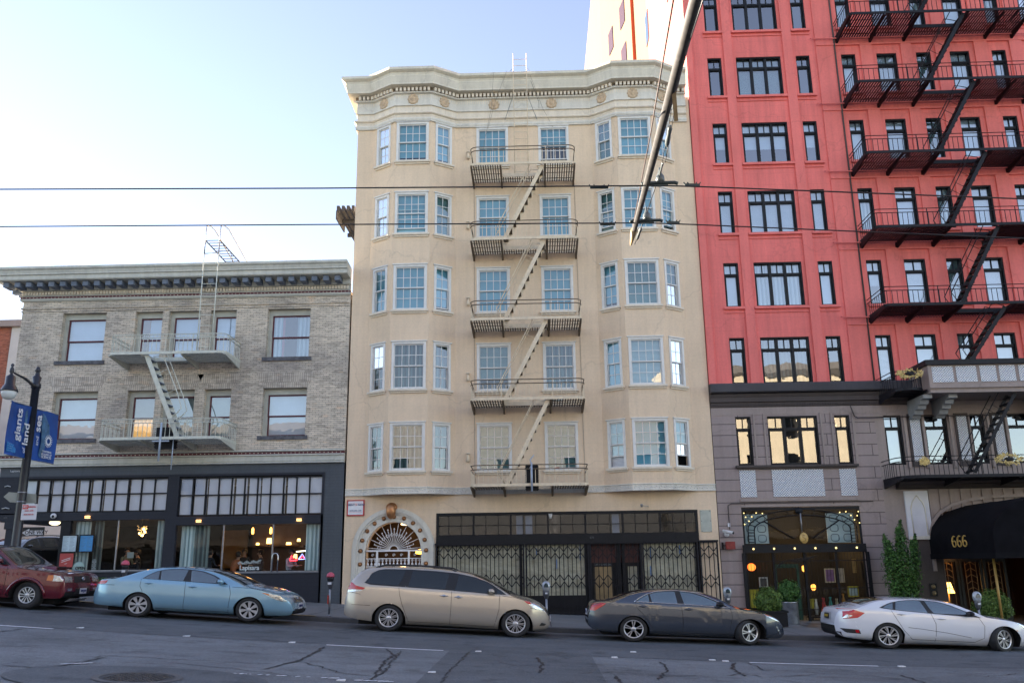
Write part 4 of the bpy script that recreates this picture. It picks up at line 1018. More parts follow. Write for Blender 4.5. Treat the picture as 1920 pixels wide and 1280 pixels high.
# open corner porch: column, soffit, cut-back entrance
mb=MB(); mb.box(-17.82,-17.52,.0,.3,.8,3.2); mb.box(-17.87,-17.47,-.04,.34,2.95,3.2); mb.build('corner_column',MT['charc'],gb)
mb=MB(); mb.add([(GL,-.04,3.2),(-15.9,-.04,3.2),(-15.9,.1,3.2),(-17.0,3.4,3.2),(GL,3.4,3.2)],[(0,1,2,3,4)]); mb.box(GL,-17.0,3.3,3.4,.9,3.2) if False else None; mb.build('porch_soffit',MT['charc'],gb)
mb=MB(); mb.box(-15.95,-15.62,-.02,.16,.9,3.2); mb.bar((-15.9,.1,1.0),(-15.9,.1,1.0),.1); mb.quad((-15.9,.16,.9),(-16.95,3.4,.9),(-16.95,3.4,3.2),(-15.9,.16,3.2)); mb.build('door_jamb',MT['black'],gb)
# restaurant interior room
mb=MB(); mb.box(-19,GR-.1,7,7.05,.4,4.9); mb.quad((-16.95,3.4,.6),(-18.2,7,.6),(-18.2,7,4.9),(-16.95,3.4,4.9)); mb.quad((-7.0,.2,.2),(-7.0,7,.2),(-7.0,7,4.9),(-7.0,.2,4.9)); mb.build('room_wall',M('room_wall_paint',(.03,.028,.025),.8,.2),gb)
mb=MB(); mb.box(-18,-7,.2,7,3.32,3.36); mb.build('room_ceiling',M('room_ceiling',(.12,.07,.04),.8,.1),gb)
mb=MB(); mb.box(-15.8,-7,.2,7,.62,.66); mb.build('room_floor',M('room_floor',(.06,.045,.03),.4,.2),gb)
mb=MB(); mb.box(-12.1,-11.1,4.4,4.5,1.6,3.0); mb.build('lit_wall_panel',M('ochre_wall',(.28,.15,.04),.7,.1),gb)
for x0,x1,z0,z1,mt in ((-15.55,-15.05,1.6,3.18,'curt'),(-14.9,-14.6,1.6,3.18,'curtd'),(-12.78,-12.5,1.6,3.18,'curt'),(-11.95,-11.5,1.5,2.98,'curt'),(-11.48,-11.0,1.5,2.98,'curtd'),(-7.75,-7.28,1.5,2.98,'curt')):
    mb=MB(); n=14
    vs=[(x0+(x1-x0)*i/n,.22+.03*math.sin(i*1.9),z) for i in range(n+1) for z in (z0,z1)]; mb.smooth=True; mb.add(vs,[(2*i,2*i+2,2*i+3,2*i+1) for i in range(n)]); mb.build('curtain',MT[mt],gb)
# lamps, boards, stickers, people handled below
def pendant(x,y,z,label,r=.09,kind=0):
    t=thing('pendant_lamp',label,'lamp',(x,y,z)); mb=MB(); mb.tube([(x,y,z+.1),(x,y,3.32)],.006,4); mb.build('cord',MT['black'],t)
    mb=MB(); mb.lathe([(.02,.12),(r*.6,.1),(r,.02),(r*.98,.0),(.01,.06)] if kind==0 else [(.02,.14),(.04,.1),(.045,-.06),(.02,-.09)],(x,y,z),12); mb.build('lamp_shade',emis('amber_glass',(1,.36,.06),3.5) if kind else MT['goldp'],t)
    mb=MB(); mb.sphere((x,y,z),.04,.04,.045,8,6); mb.build('bulb',MT['bulbw'],t)
    return t
lt=pendant(-13.05,1.6,2.78,'amber pendant lamp nearest the pillar in the left restaurant window',.13)
t=thing('glass_chandelier','clustered bubble glass chandelier glowing behind the left restaurant window','lamp',(-13.75,1.2,2.85)); mb=MB(); rc=random.Random(5)
for i in range(16): mb.sphere((-13.75+rc.uniform(-.13,.13),1.2+rc.uniform(-.1,.1),2.9+rc.uniform(-.16,.16)),.045,n=8,m=6)
mb.build('glass_bubble',glassmat('bubble_glass',.3,(.9,.9,.9)),t); mb=MB(); [mb.sphere((-13.75+dx,1.2,2.85+dz),.035,n=8,m=6) for dx,dz in ((-.08,-.05),(.02,-.12),(.06,.1),(.1,0))]; mb.build('bulb',MT['bulbw'],t); mb=MB(); mb.tube([(-13.75,1.2,3.0),(-13.75,1.2,3.32)],.008,4); mb.build('cord',MT['black'],t)
pendant(-10.2,2.2,2.85,'narrow amber pendant lamp, left one of two at the top of the wide window',kind=1); pendant(-9.55,2.2,2.85,'narrow amber pendant lamp, right one of two at the top of the wide window',kind=1)
for i,(x,y,z,w_,h_,lab) in enumerate(((-9.9,3.2,2.55,.2,.2,'glowing square paper lamp above the bar'),(-9.2,3.3,2.45,.2,.09,'low glowing lamp on the bar shelf left of the bright one'),(-8.75,3.0,2.56,.13,.1,'small bright lamp at the right end of the bar shelf'),(-10.35,3.3,2.45,.13,.08,'small glowing lamp at the left end of the bar shelf'),(-8.75,2.6,1.98,.16,.16,'small amber table lamp behind the door handle'))):
    t=thing('bar_lamp',lab,'lamp',(x,y,z-h_/2)); mb=MB(); mb.lathe([(w_*.35,-h_/2),(w_*.5,-h_/2),(w_*.42,h_/2),(w_*.1,h_/2)],(x,y,z),10); mb.build('lamp_shade',emis('paper_glow',(1,.52,.14),2.4),t); mb=MB(); mb.lathe([(.06,-h_/2-.06),(.02,-h_/2)],(x,y,z),8); mb.build('base',MT['black'],t)
def plight(parent_name,loc,e,col=(1,.55,.22)):
    l=bpy.data.lights.new('room_light','POINT'); l.energy=e; l.color=col; l.shadow_soft_size=.12; o=bpy.data.objects.new('light',l); COL.objects.link(o); p=bpy.data.objects[parent_name]; o.parent=p; o.location=Vector(loc)-p.location
plight('pendant_lamp',(-13.05,1.6,2.6),1.); plight('pendant_lamp.001',(-10.2,2.2,2.6),.45); plight('bar_lamp',(-9.9,3.0,2.6),.25); plight('bar_lamp.004',(-8.6,2.4,2.3),.5)
t=thing('tube_light','slim white strip light glowing inside near the glass door','lamp',(-8.3,2.4,2.2)); mb=MB(); mb.bar((-8.65,2.4,2.14),(-7.75,2.2,2.2),.03); mb.build('tube',emis('strip_white',(1,.85,.6),2.5),t)
t=thing('bar_shelf','dark wooden bar shelf under the glowing lamps','shelf',(-9.6,3.3,2.35)); mb=MB(); mb.box(-10.6,-8.6,3.15,3.5,2.33,2.38); mb.box(-10.6,-8.6,3.5,3.55,.7,3.2); mb.build('board',M('bar_wood',(.05,.02,.012),.5,.2),t)
# neon sign inside
t=thing('neon_sign','small red and blue neon sign inside the right glass pane','neon sign',(-7.95,.4,1.9)); mb=MB()
mb.tube([(-8.3,.4,1.86),(-8.25,.4,1.98),(-8.2,.4,1.9),(-8.13,.4,1.98),(-8.08,.4,1.86)],.014,5); mb.tube([(-8.3,.4,1.82),(-8.06,.4,1.83)],.014,5); mb.build('red_tube',emis('neon_red',(1,.02,.03),5),t)
mb=MB(); mb.tube([(-8.02,.4,1.86),(-7.9,.4,2.03),(-7.78,.4,1.86),(-8.02,.4,1.86)],.010,5); mb.build('blue_tube',emis('neon_blue',(.25,.3,1),3),t)
mb=MB(); mb.tube([(-7.95,.4,1.9),(-7.88,.4,1.96),(-7.84,.4,1.9)],.012,5); mb.build('red_tube',emis('neon_red2',(1,.02,.03),5),t)
# door handle of the restaurant
t=thing('door_handle_loop','tall polished steel loop handle on the restaurant glass door','door handle',(-8.78,-.02,1.47)); mb=MB(); mb.tube([(-8.76,-.05,1.47),(-8.76,-.05,1.98),(-8.72,-.05,2.05),(-8.62,-.05,2.05),(-8.58,-.05,1.98),(-8.58,-.05,1.47)],.02,8); mb.build('bar',MT['chrome'],t)
# wall sconces with light above and below
for i,(x,z) in enumerate(((-15.05,3.31),(-11.29,3.13),(-7.93,3.12))):
    t=thing('wall_sconce',('leftmost','middle','rightmost')[i]+' of three small up and down wall lights on the charcoal shop fascia','wall lamp',(x,-.05,z),'up and down lights on the charcoal fascia')
    mb=MB(); mb.box(x-.09,x+.09,-.13,-.05,z-.022,z+.022); mb.build('housing',MT['black'],t)
    mb=MB(); mb.box(x-.08,x+.08,-.12,-.06,z+.0221,z+.03); mb.box(x-.08,x+.08,-.12,-.06,z-.03,z-.0221); mb.build('lens',emis('sconce_glow',(1,.5,.18),5),t)
t=thing('porch_lamp','round warm lamp under the corner porch soffit','lamp',(-16.35,.3,3.19)); mb=MB(); mb.lathe([(.16,0),(.17,-.05),(.1,-.1),(.01,-.11)],(-16.35,.3,3.19),14); mb.build('lamp_shade',emis('porch_glow',(1,.75,.45),2.0),t)
t=thing('dome_camera','white dome security camera with dark lens above the corner entrance','camera',(-16.2,-.05,3.33)); mb=MB(); mb.sphere((-16.2,-.1,3.36),.1,.08,.09,14,8); mb.build('housing',M('camera_white',(.66,.67,.7),.4,.03),t); mb=MB(); mb.sphere((-16.18,-.17,3.34),.045,.03,.045); mb.build('lens',MT['trim'],t)
# menu boards
for i,(x0,x1,z0,z1,col,lab) in enumerate(((-15.86,-15.32,2.17,2.74,(.46,.58,.64),'framed pale grey menu board, left of the pair on the glass'),(-15.27,-14.77,2.17,2.74,(.05,.26,.55),'framed bright blue menu board, right of the pair on the glass'))):
    t=thing('menu_board',lab,'menu board',((x0+x1)/2,-.03,z0),'menu boards at the restaurant entrance'); mb=MB()
    for a in ((x0,x0+.03,z0,z1),(x1-.03,x1,z0,z1),(x0+.03,x1-.03,z0,z0+.03),(x0+.03,x1-.03,z1-.03,z1)): mb.box(a[0],a[1],-.05,-.01,a[2],a[3])
    mb.build('frame',MT['black'],t); mb=MB(); mb.box(x0+.03,x1-.03,-.03,-.012,z0+.03,z1-.03); mb.build('sheet',M('menu_sheet',col,.5,.05),t)
    mb=MB(); rm=random.Random(i)
    for k in range(11):
        z=z1-.08-k*.043
        for c in range(2):
            xa=x0+.06+c*(x1-x0-.1)/2; mb.box(xa,xa+rm.uniform(.08,.18),-.032,-.03,z,z+.009)
    mb.build('menu_print',M('menu_ink',(.10,.16,.20),.6,0),t)
t=thing('poster','red poster with white slanted print below the grey menu board','poster',(-15.63,-.02,1.72)); mb=MB(); mb.box(-15.86,-15.41,-.03,-.01,1.70,2.14); mb.build('sheet',M('poster_red',(.40,.055,.05),.5,.06),t)
mb=MB(); [mb.bar((-15.79,-.033,z),(-15.5,-.033,z+.09),.004,.016) for z in (1.86,1.91)]; mb.bar((-15.68,-.033,1.80),(-15.6,-.033,1.82),.004,.012); mb.build('print',M('print_white',(.7,.7,.7),.5,0),t)
t=thing('open_sign','round pale green open sign low on the restaurant glass','sign',(-15.2,-.02,1.6)); mb=MB(); mb.lathe([(.001,0),(.2,0),(.2,-.012),(.001,-.012)],(-15.2,-.01,1.67),20,'y'); mb.build('disc',M('open_disc',(.30,.42,.37),.5,.08),t)
text_mesh('OPEN',.13,lambda x,y,z:Vector((-15.14+x,-.026-z,1.66+y)),MT['trim'],'lettering',t,bold=.004)
mb=MB(); rm=random.Random(8)
for k in range(9):
    z=1.92-k*.04; wdt=.14 if k%3 else .07; mb.box(-14.72-wdt/2,-14.72+wdt/2,.028,.031,z,z+.014)
gd=mb.build('glass_decal',M('decal_pale',(.45,.5,.5),.6,0),fr)
# restaurant name on the glass
text_mesh('Lapisara',.2,lambda x,y,z:Vector((-9.53+x,.026-z,1.60+y)),M('decal_white',(.62,.70,.70),.5,0),'name_lettering',fr,scale=(1,1.05),bold=.003)
mb=MB(); rm=random.Random(2); mb.tube([(-9.88,.025,1.73),(-9.7,.025,1.76),(-9.5,.025,1.75),(-9.3,.025,1.80),(-9.14,.025,1.84)],.006,4)
for k in range(17):
    x=-9.9+k*.045; z=1.76+.05*math.sin(k*1.3)*.6+k*.003; mb.tube([(x+.025*math.cos(a),.025,z+.02*math.sin(a)) for a in [j*math.pi/3 for j in range(7)]],.006,4); mb.tube([(x,.025,1.70+.002*k),(x,.025,z)],.005,4)
mb.build('floral_decal',M('decal_white2',(.5,.58,.58),.5,0),fr)
# number above the corner, side door letters
text_mesh('620',.08,lambda x,y,z:Vector((-17.85+x,-.055-z,3.33+y)),M('grey_number',(.12,.12,.13),.5,0),'street_number',gb)
text_mesh('Lapisara',.10,lambda x,y,z:Vector((-17.75+x,-.025-z,4.88+y)),M('decal_white3',(.6,.62,.64),.5,0),'fascia_lettering',gb)
for k,(zz,ln) in enumerate(((4.35,.2),(3.62,.26))):
    mb=MB(); mb.tube([(-18.0,-.08,zz),(-18.0+ln*.5,-.09,zz+.03),(-18.0+ln,-.08,zz)],.02,5); mb.build('iron_hook',M('pale_iron',(.4,.42,.44),.5,0),gb)
# ---- fire escape of the grey building
fe=thing('fire_escape','sage green two level fire escape on the grey brick front','fire escape',(-12.3,0,5.7))
zg=[8.55,5.70]
landing(fe,-14.22,-10.30,zg[0],1.5,(-13.1,-11.75,.55),MT['fe_sage'],MT['greentrim'],brk=(-13.1,-11.75),scroll=True,rail=.63)
landing(fe,-14.27,-10.25,zg[1],1.5,(-13.3,-11.9,.55) and None,MT['fe_sage'],MT['greentrim'],brk=(-12.9,-11.6),scroll=True,rail=.63)
stair(fe,(-12.98,zg[0]-.03),(-11.70,zg[1]+.03),-1.36,-.9,MT['fe_sage'],MT['greytrim'],n=11,h=.15,railh=.5,hook=True)
mb=MB(); mb.box(-12.5,-11.85,-1.2,-1.0,5.4,6.1); cv=mb.build('ladder_cover',MT['black'],fe); mb=MB(); [mb.box(-12.52,-11.83,-1.22,-.98,5.45+i*.08,5.48+i*.08) for i in range(8)]; mb.build('louvre',MT['blacksteel'],cv)
mb=MB(); mb.tube([(-12.18,-1.54,4.95),(-12.18,-1.54,6.2)],.035,6); mb.tube([(-11.85,-1.3,4.7),(-11.85,-1.3,5.7)],.02,6); mb.box(-12.45,-11.9,-1.55,-1.5,5.58,5.62); mb.build('ladder_post',M('pale_steel2',(.36,.42,.50),.4,.1),fe)
rl=thing('roof_ladder','sage green ladder with looped grab rails rising over the grey building cornice','ladder',(-11.1,-1,8.6))
mb=MB(); up_=MB()
for x in (-11.36,-10.86):
    mb.tube([(x,-1.2,8.6),(x,-1.22,12.1)],.02,6); up_.tube([(x,-1.22,12.1),(x,-1.22,12.9),(x,-1.18,13.13),(x+.05,-1.05,13.22),(x+.15,-.85,13.14),(x+.35,.0,12.6),(x+.48,.35,12.3),(x+.45,.5,11.9)],.022,6)
mb.build('rail',MT['fe_sage'],rl); up_.build('grab_rail',MT['steel'],rl)
mb=MB()
for i in range(11): z=8.8+i*.37; mb.tube([(-11.36,-1.2,z),(-10.86,-1.2,z)],.012,4)
mb.build('rung',MT['fe_sage'],rl)
mb=MB(); mb.bar((-11.36,-1.18,12.6),(-11.0,.5,12.15),.03); mb.bar((-10.86,-1.18,12.6),(-10.5,.5,12.15),.03)
for i in range(12): f=i/11; mb.bar((-11.36+.36*f,-1.18+1.68*f,12.6-.45*f),(-10.86+.36*f,-1.18+1.68*f,12.6-.45*f),.02)
mb.bar((-11.36,-1.2,12.1),(-11.1,.1,12.7),.015); mb.bar((-10.8,-.2,12.45),(-10.75,.1,11.9),.015)
mb.build('step_plate',MT['blacksteel'],rl)
# ---------------------------------------------------------------- coral hotel
HL,HR=5.86,23.0
hb=thing('hotel_building','tall coral red hotel with taupe stone base and black framed windows','building',(14,0,-.6))
topsR=[25.33,22.62,19.90,17.19,14.49,11.77,9.05]; HW=1.62
colsA=[(6.66,7.18,1),(7.72,9.39,3),(9.95,10.46,1)]
colsF=[(11.63,12.16,1),(12.94,13.68,1),(14.40,14.94,1),(15.64,16.36,1),(17.18,17.70,1),(18.45,19.1,1),(19.7,20.3,1)]
ZS=7.12
holesR=[(a-HL,b-HL,t-HW,t) for t in topsR for a,b,_ in colsA+colsF]
w=MB(); wall(w,(HL,0),(HR,0),ZS,38,holesR,.2)
w.build('wall',MT['red'],hb)
w=MB(); w.quad((HL+.02,9,10),(HL+.02,9,38),(HL+.02,13.5,38),(HL+.02,13.5,10)); pw=MB(); pw.quad((HL+.02,0,10),(HL+.02,0,38),(HL+.02,9,38),(HL+.02,9,10)); pw.build('painted_shade_wall',stucco('side_shade_pink',(.30,.105,.085),stain=.08),hb); w.quad((HR,0,-1),(HR,0,38),(HR,30,38),(HR,30,-1)); w.quad((5.3,30,10),(HR,30,10),(HR,30,38),(5.3,30,38))  # front stretch coloured pink to stand in for shade on the wall
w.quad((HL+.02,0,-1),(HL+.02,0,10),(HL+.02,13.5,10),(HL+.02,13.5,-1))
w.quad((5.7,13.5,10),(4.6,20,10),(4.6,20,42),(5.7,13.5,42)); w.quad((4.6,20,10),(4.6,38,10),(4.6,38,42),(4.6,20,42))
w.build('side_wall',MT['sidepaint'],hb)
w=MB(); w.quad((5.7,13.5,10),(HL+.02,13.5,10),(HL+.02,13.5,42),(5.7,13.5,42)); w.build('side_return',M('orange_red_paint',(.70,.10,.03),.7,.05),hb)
for y,zs_ in ((2.2,(19.5,24.5,29)),(8.5,(22,26.5,31))):
    for z in zs_:
        m_=MB(); m_.box(HL-.03,HL+.03,y,y+.8,z,z+1.6); m_.build('side_window',MT['carglass'],hb)
for y in (14.6,17.2,23.5,29):
    for z in (20.5,23.3,26.1,28.9,31.7):
        m_=MB(); xx=5.7-(y-13.5)*1.1/6.5 if y<20 else 4.6; m_.add([(xx-.04,y,z),(xx-.04-(.17 if y<20 else 0),y+1,z),(xx-.04-(.17 if y<20 else 0),y+1,z+1.5),(xx-.04,y,z+1.5)],[(0,1,2,3)]); m_.build('side_window',M('side_pane',(.05,.02,.015),.2,0) if y==14.6 and z==20.5 else bpy.data.materials['side_pane'],hb)
mb=MB(); mb.box(HL+.1,HR,.32,.36,3.9,31)
for t in topsR: mb.box(HL+.1,HR,.2,.32,t+.4,t+.5)
mb.build('interior',MT['dark'],hb)
mb=MB(); mb.box(HL,HR,0,30,38,38.2); mb.build('roof',MT['dark'],hb)
# pilasters and ledges
mb=MB()
for a,b,d in ((5.87,6.1,.09),(7.28,7.60,.075),(9.50,9.84,.075),(10.72,11.45,.05)): mb.box(a,b,-d,.0,7.42,38)
for t in topsR:
    for a,b in ((12.34,12.78),(13.84,14.24),(15.10,15.48),(16.54,17.02),(17.85,18.3)): mb.box(a,b,-.06,0,t-HW-.25,t+.36)
mb.build('pilaster',MT['redtrim'],hb)
mb=MB()
for t in topsR:
    mb.box(11.45,20.5,-.075,0,t+.36,t+.42); mb.box(10.72,11.45,-.09,-.05,t+.36,t+.42)
    mb.tube([(10.6,-.12,t+.62),(20.5,-.12,t+.60)],.022,6); mb.sphere((10.55,-.1,t+.66),.035)
mb.build('ledge',MT['redtrim'],hb)
def casement(P,u0,u1,z0,z1,ns,red=True,kind='shade',frac=1,inner='glassr'):
    f=MB(); o=.045
    f.obox(P,u0,u0+o,z0,z1,-.19,-.09); f.obox(P,u1-o,u1,z0,z1,-.19,-.03); f.obox(P,u0+o,u1-o,z1-o,z1,-.19,-.03); f.obox(P,u0+o,u1-o,z0,z0+o,-.19,-.09)
    a,b=u0+o,u1-o; zt=z1-.42
    f.obox(P,a,b,zt-.035,zt+.035,-.185,-.08)
    for i in range(ns):
        x0=a+(b-a)*i/ns; x1=a+(b-a)*(i+1)/ns
        if i: f.obox(P,x0-.045,x0+.045,z0+o,z1-o,-.184,-.07)
        f.obox(P,(x0+x1)/2-.012,(x0+x1)/2+.012,zt+.035,z1-o,-.17,-.11)
        for (l,h) in ((z0+o,zt-.035),):
            f.obox(P,x0+.01,x0+.04,l,h,-.178,-.1); f.obox(P,x1-.04,x1-.01,l,h,-.178,-.1); f.obox(P,x0+.04,x1-.04,l,l+.03,-.178,-.1); f.obox(P,x0+.04,x1-.04,h-.03,h,-.178,-.1)
    wn=f.build('window',MT['black'],hb)
    g=MB(); g.quad(P(a,z0,-.15),P(b,z0,-.15),P(b,z1,-.15),P(a,z1,-.15)); g.build('pane',MT[inner],wn)
    if frac>0: s=MB(); s.obox(P,a,b,z1-(z1-z0)*frac,z1,-.26,-.25); s.build('blind',MT[kind],wn)
    if red:
        s=MB(); s.obox(P,u0-.1,u1+.1,z0-.09,z0-.002,-.02,.10); s.obox(P,u0-.08,u1+.08,z0-.22,z0-.18,-.0,.04); s.build('sill',MT['redtrim'],wn)
    return wn
P,_=frame((HL,0),(HR,0)); rh=random.Random(12)
for r,t in enumerate(topsR):
    if r==0: continue
    for c,(a,b,ns) in enumerate(colsA+colsF):
        k,fr=rh.choice([('shadew',1),('shadew',.55),('shadew',1),('curt',1),('slatw',1)])
        if c<3: k,fr=[('dark',0),('dark',0),('dark',0),('shadew',.58),('slatw',1),('shadew',1),('dark',0)][r] if c!=1 else [('dark',0),('dark',0),('slat',1),('shadew',.6),('slatw',1),('curt',1),('curtd',1)][r]
        if c==5: k,fr=rh.choice([('curt',1),('slat',1)])
        casement(P,a-HL,b-HL,t-HW,t,ns,True,k,fr)
# taupe base
BT,BB=6.31,4.68
baseF=[(11.58,12.16),(12.90,13.66),(14.42,14.88),(15.62,16.40),(17.1,17.7)]
hol=[(a-HL,b-HL,BB,BT) for a,b,_ in colsA]+[(a-HL,b-HL,BB-.06,BT-.04) for a,b in baseF]+[(6.63-HL,10.46-HL,-1,3.31),(12.95-HL,17.6-HL,-1.2,3.1)]
w=MB(); wall(w,(HL,0),(11.28,0),-1.2,ZS,[h for h in hol if h[1]+HL<11.28],.2); w.build('base_wall',MT['taupe'],hb)
w=MB(); wall(w,(11.28,0),(HR,0),-1.2,ZS,[(h[0]+HL-11.28,h[1]+HL-11.28,h[2],h[3]) for h in hol if h[0]+HL>11.28],.2); w.build('entrance_wall',MT['taupep'],hb)
for (a,b,ns) in colsA: casement(P,a-HL,b-HL,BB,BT,ns,False,'shadew',0,'glassr')
for k,(a,b) in enumerate(baseF): casement(P,a-HL,b-HL,BB-.06,BT-.04,1,False,'shadew',1 if k==0 else 0)
mb=MB(); mb.box(HL,11.28,-.012,0,6.36,6.62); mb.build('plain_frieze',MT['taupep'],hb)
ph=[(HL,0),(12.7,0)]
mb=MB(); sweep(mb,ph,[(0,7.42),(.30,7.40),(.32,7.36),(.30,7.12),(.25,7.09),(0,7.09)]); mb.build('cornice',MT['cornicedk'],hb)
mb=MB(); sweep(mb,ph,[(0,7.09),(.16,7.06),(.12,6.97),(.10,6.95),(.10,6.8),(.04,6.78),(.04,6.64),(0,6.62)]); 
x=HL+.02
while x<12.6: mb.box(x,x+.045,-.07,-.035,6.67,6.73); x+=.085
mb.build('cornice_bed',MT['taupedk'],hb)
mb=MB(); mb.box(6.55,10.55,-.14,0,4.60,4.67); mb.box(6.6,10.5,-.08,0,4.55,4.60); mb.build('ledge',MT['taupedk'],hb)
mb=MB()
for a,b in ((7.24,7.30),(7.58,7.64),(9.47,9.53),(9.82,9.88),(10.52,10.6)): mb.box(a,b,-.05,.0,4.67,6.4)
mb.build('window_pier',MT['taupep'],hb)
for a,b in ((6.66,7.18),(7.72,9.40),(9.93,10.46)): mb=MB(); mb.box(a,b,-.025,0,3.64,4.52); mb.build('lattice_panel',MT['lattice'],hb)
mb=MB(); mb.box(6.62,10.48,-.05,0,3.50,3.60); mb.box(6.62,10.48,-.03,0,3.32,3.38); mb.build('ledge',MT['taupep'],hb)
mb=MB(); mb.tube([(6.2,-.04,2.62),(6.2,-.04,3.38),(6.3,-.04,3.44),(10.9,-.05,3.46)],.014,5); mb.tube([(11.4,-.08,7.0),(11.4,-.08,31)],.03,5); mb.tube([(10.5,-.1,6.6),(10.6,-.1,6.25),(10.7,-.1,6.2),(16,-.1,6.22)],.02,5); mb.build('pipe',MT['taupedk'],hb)
for a,b in ((12.42,12.74),(13.96,14.28),(15.14,15.46)):
    mb=MB(); mb.box(a-.07,b+.07,-.04,0,4.55,6.3); fr=mb.build('panel_surround',MT['taupedk'],hb); mb=MB(); mb.box(a,b,-.06,-.04,4.72,6.2); mb.build('lattice_panel',MT['lattice'],fr)
for a in (12.24,12.84,13.74,14.98,15.56): 
    mb=MB(); mb.box(a-.04,a+.04,-.09,0,4.5,6.3); mb.build('window_pier',MT['taupep'],hb)
# entrance surround
pe=[(11.72,0),(22,0)]
mb=MB(); sweep(mb,pe,[(0,4.08),(.34,4.05),(.34,3.98),(.26,3.94),(.2,3.86),(.08,3.84),(0,3.82)]); mb.build('entrance_cornice',MT['taupedk'],hb)
mb=MB(); mb.box(11.93,12.68,-.08,0,2.22,3.76); pn=mb.build('gothic_panel',M('white_stone',(.62,.62,.66),.6,.08,3),hb)
mb=MB(); mb.tube([(12.08,-.085,2.35),(12.08,-.085,3.2),(12.14,-.085,3.4),(12.3,-.085,3.62),(12.47,-.085,3.4),(12.53,-.085,3.2),(12.53,-.085,2.35)],.022,5); mb.box(11.93,12.68,-.11,-.08,2.22,2.32); mb.build('arch_relief',MT['whitetrim'],pn)
mb=MB(); mb.box(11.95,12.92,-.03,0,-.7,2.2); mb.build('dado',MT['taupedk'],hb)
mb=MB()
x=12.72
while x<18.4: mb.box(x,x+.035,-.05,0,2.5,3.8); x+=.345
mb.build('fluted_rib',MT['taupep'],hb)
av=[(12.66,1.2),(12.66,2.42),(12.78,2.74),(13.02,3.02),(13.42,3.25),(14.0,3.42),(14.8,3.52),(15.6,3.54),(16.4,3.52),(17.2,3.42),(17.78,3.25),(18.18,3.02),(18.42,2.74),(18.54,2.42),(18.54,1.2)]
mb=MB(); [mb.bar((a[0]-.04,-.05,a[1]+.03),(b[0]-.04,-.05,b[1]+.03),.10,.1) for a,b in zip(av[:-1],av[1:])]; mb.build('arch_moulding',MT['taupep'],hb)
# lobby
mb=MB(); mb.quad((12.95,.2,-1),(12.95,5,-1),(12.95,5,3.2),(12.95,.2,3.2)); mb.quad((17.6,.2,-1),(17.6,5,-1),(17.6,5,3.2),(17.6,.2,3.2)); mb.box(12.95,17.6,5,5.05,-1,3.2); mb.box(12.95,17.6,.37,5,3.12,3.2); mb.build('lobby',M('lobby_wood',(.035,.014,.008),.5,.2),hb)
hexg=M('dull_gilt',(.16,.09,.03),.5,.1)
for x0 in (13.05,13.82,14.6):
    mb=MB(); z0,z1=-.5,1.6
    mb.box(x0,x0+.09,.9,.95,z0,z1); mb.box(x0+.66,x0+.75,.9,.95,z0,z1); mb.box(x0+.09,x0+.66,.9,.95,z1-.1,z1); mb.box(x0+.09,x0+.66,.9,.95,z0,z0+.3)
    d=mb.build('lobby_door',MT['black'],hb)
    mb=MB(); 
    for k in range(5): mb.tube([(x0+.2,.92,z1-.2-k*.2),(x0+.375,.92,z1-.1-k*.2),(x0+.55,.92,z1-.2-k*.2)],.012,4)
    for k in (.2,.375,.55): mb.box(x0+k-.008,x0+k+.008,.915,.925,z0+.3,z1-.1)
    mb.build('door_grille',hexg,d)
for i,(x,y,z,r,lab) in enumerate(((13.95,2.2,.62,.2,'warm cone shaped table lamp seen through the hotel lobby doors'),(14.25,3.2,.35,.1,'small amber lamp low behind the lobby doors'))):
    t=thing('table_lamp',lab,'lamp',(x,y,z)); mb=MB(); mb.lathe([(r,-.15),(r*.5,.2),(r*.1,.2)],(x,y,z),12); mb.build('lamp_shade',emis('lobby_shade',(1,.5,.12),2.2),t); mb=MB(); mb.lathe([(.08,-.6),(.02,-.5),(.02,-.15)],(x,y,z),8); mb.build('base',MT['goldp'],t)
t=thing('ceiling_light','orange ceiling light above the hotel entrance doors','lamp',(13.55,.6,1.83)); mb=MB(); mb.lathe([(.13,.0),(.15,-.03),(.05,-.06),(.001,-.06)],(13.55,.6,1.86),14); mb.build('lamp_shade',emis('entr_glow',(1,.4,.08),8),t); mb=MB(); mb.box(13.1,14.3,.5,1.2,1.86,1.9); mb.build('soffit_plate',M('bronze_plate',(.2,.09,.03),.4,.1),t)
plight('table_lamp',(13.9,2.6,.9),1.,(1,.5,.18)); plight('ceiling_light',(13.6,.5,1.6),.4,(1,.5,.18))
# awning
aw=thing('awning','long black barrel awning numbered 666 over the hotel entrance','awning',(15.6,-2,1.2))
ap=[(12.56,1.66),(12.56,2.28),(12.66,2.6),(12.9,2.87),(13.3,3.10),(13.9,3.27),(14.7,3.38),(15.6,3.40),(16.5,3.38),(17.3,3.27),(17.9,3.10),(18.3,2.87),(18.54,2.6),(18.64,2.28),(18.64,1.66)]
mb=MB(); ys=[0,-1,-2,-3,-4.1]; n=len(ap); vs=[]
for j,y in enumerate(ys):
    sag=.03 if j in (1,3) else 0
    vs+=[(x,y,z-sag*(1 if z>2 else 0)) for x,z in ap]
mb.smooth=True; mb.add(vs,[(j*n+i,j*n+i+1,(j+1)*n+i+1,(j+1)*n+i) for j in range(len(ys)-1) for i in range(n-1)])
mb.smooth=False; mb.add([(x,-4.1,z) for x,z in ap],[tuple(range(n))]); mb.build('canopy',M('black_canvas',(.006,.006,.008),.9,.3,3,bump=.3,bscale=4,spec=.1),aw,recalc=False)
mb=MB(); mb.box(12.53,18.67,-4.13,-4.1,1.60,1.76); mb.box(12.53,12.56,-4.1,0,1.60,1.76); mb.build('valance',M('black_canvas_trim',(.008,.008,.010),.85,.2,spec=.1),aw)
yy=-2.0
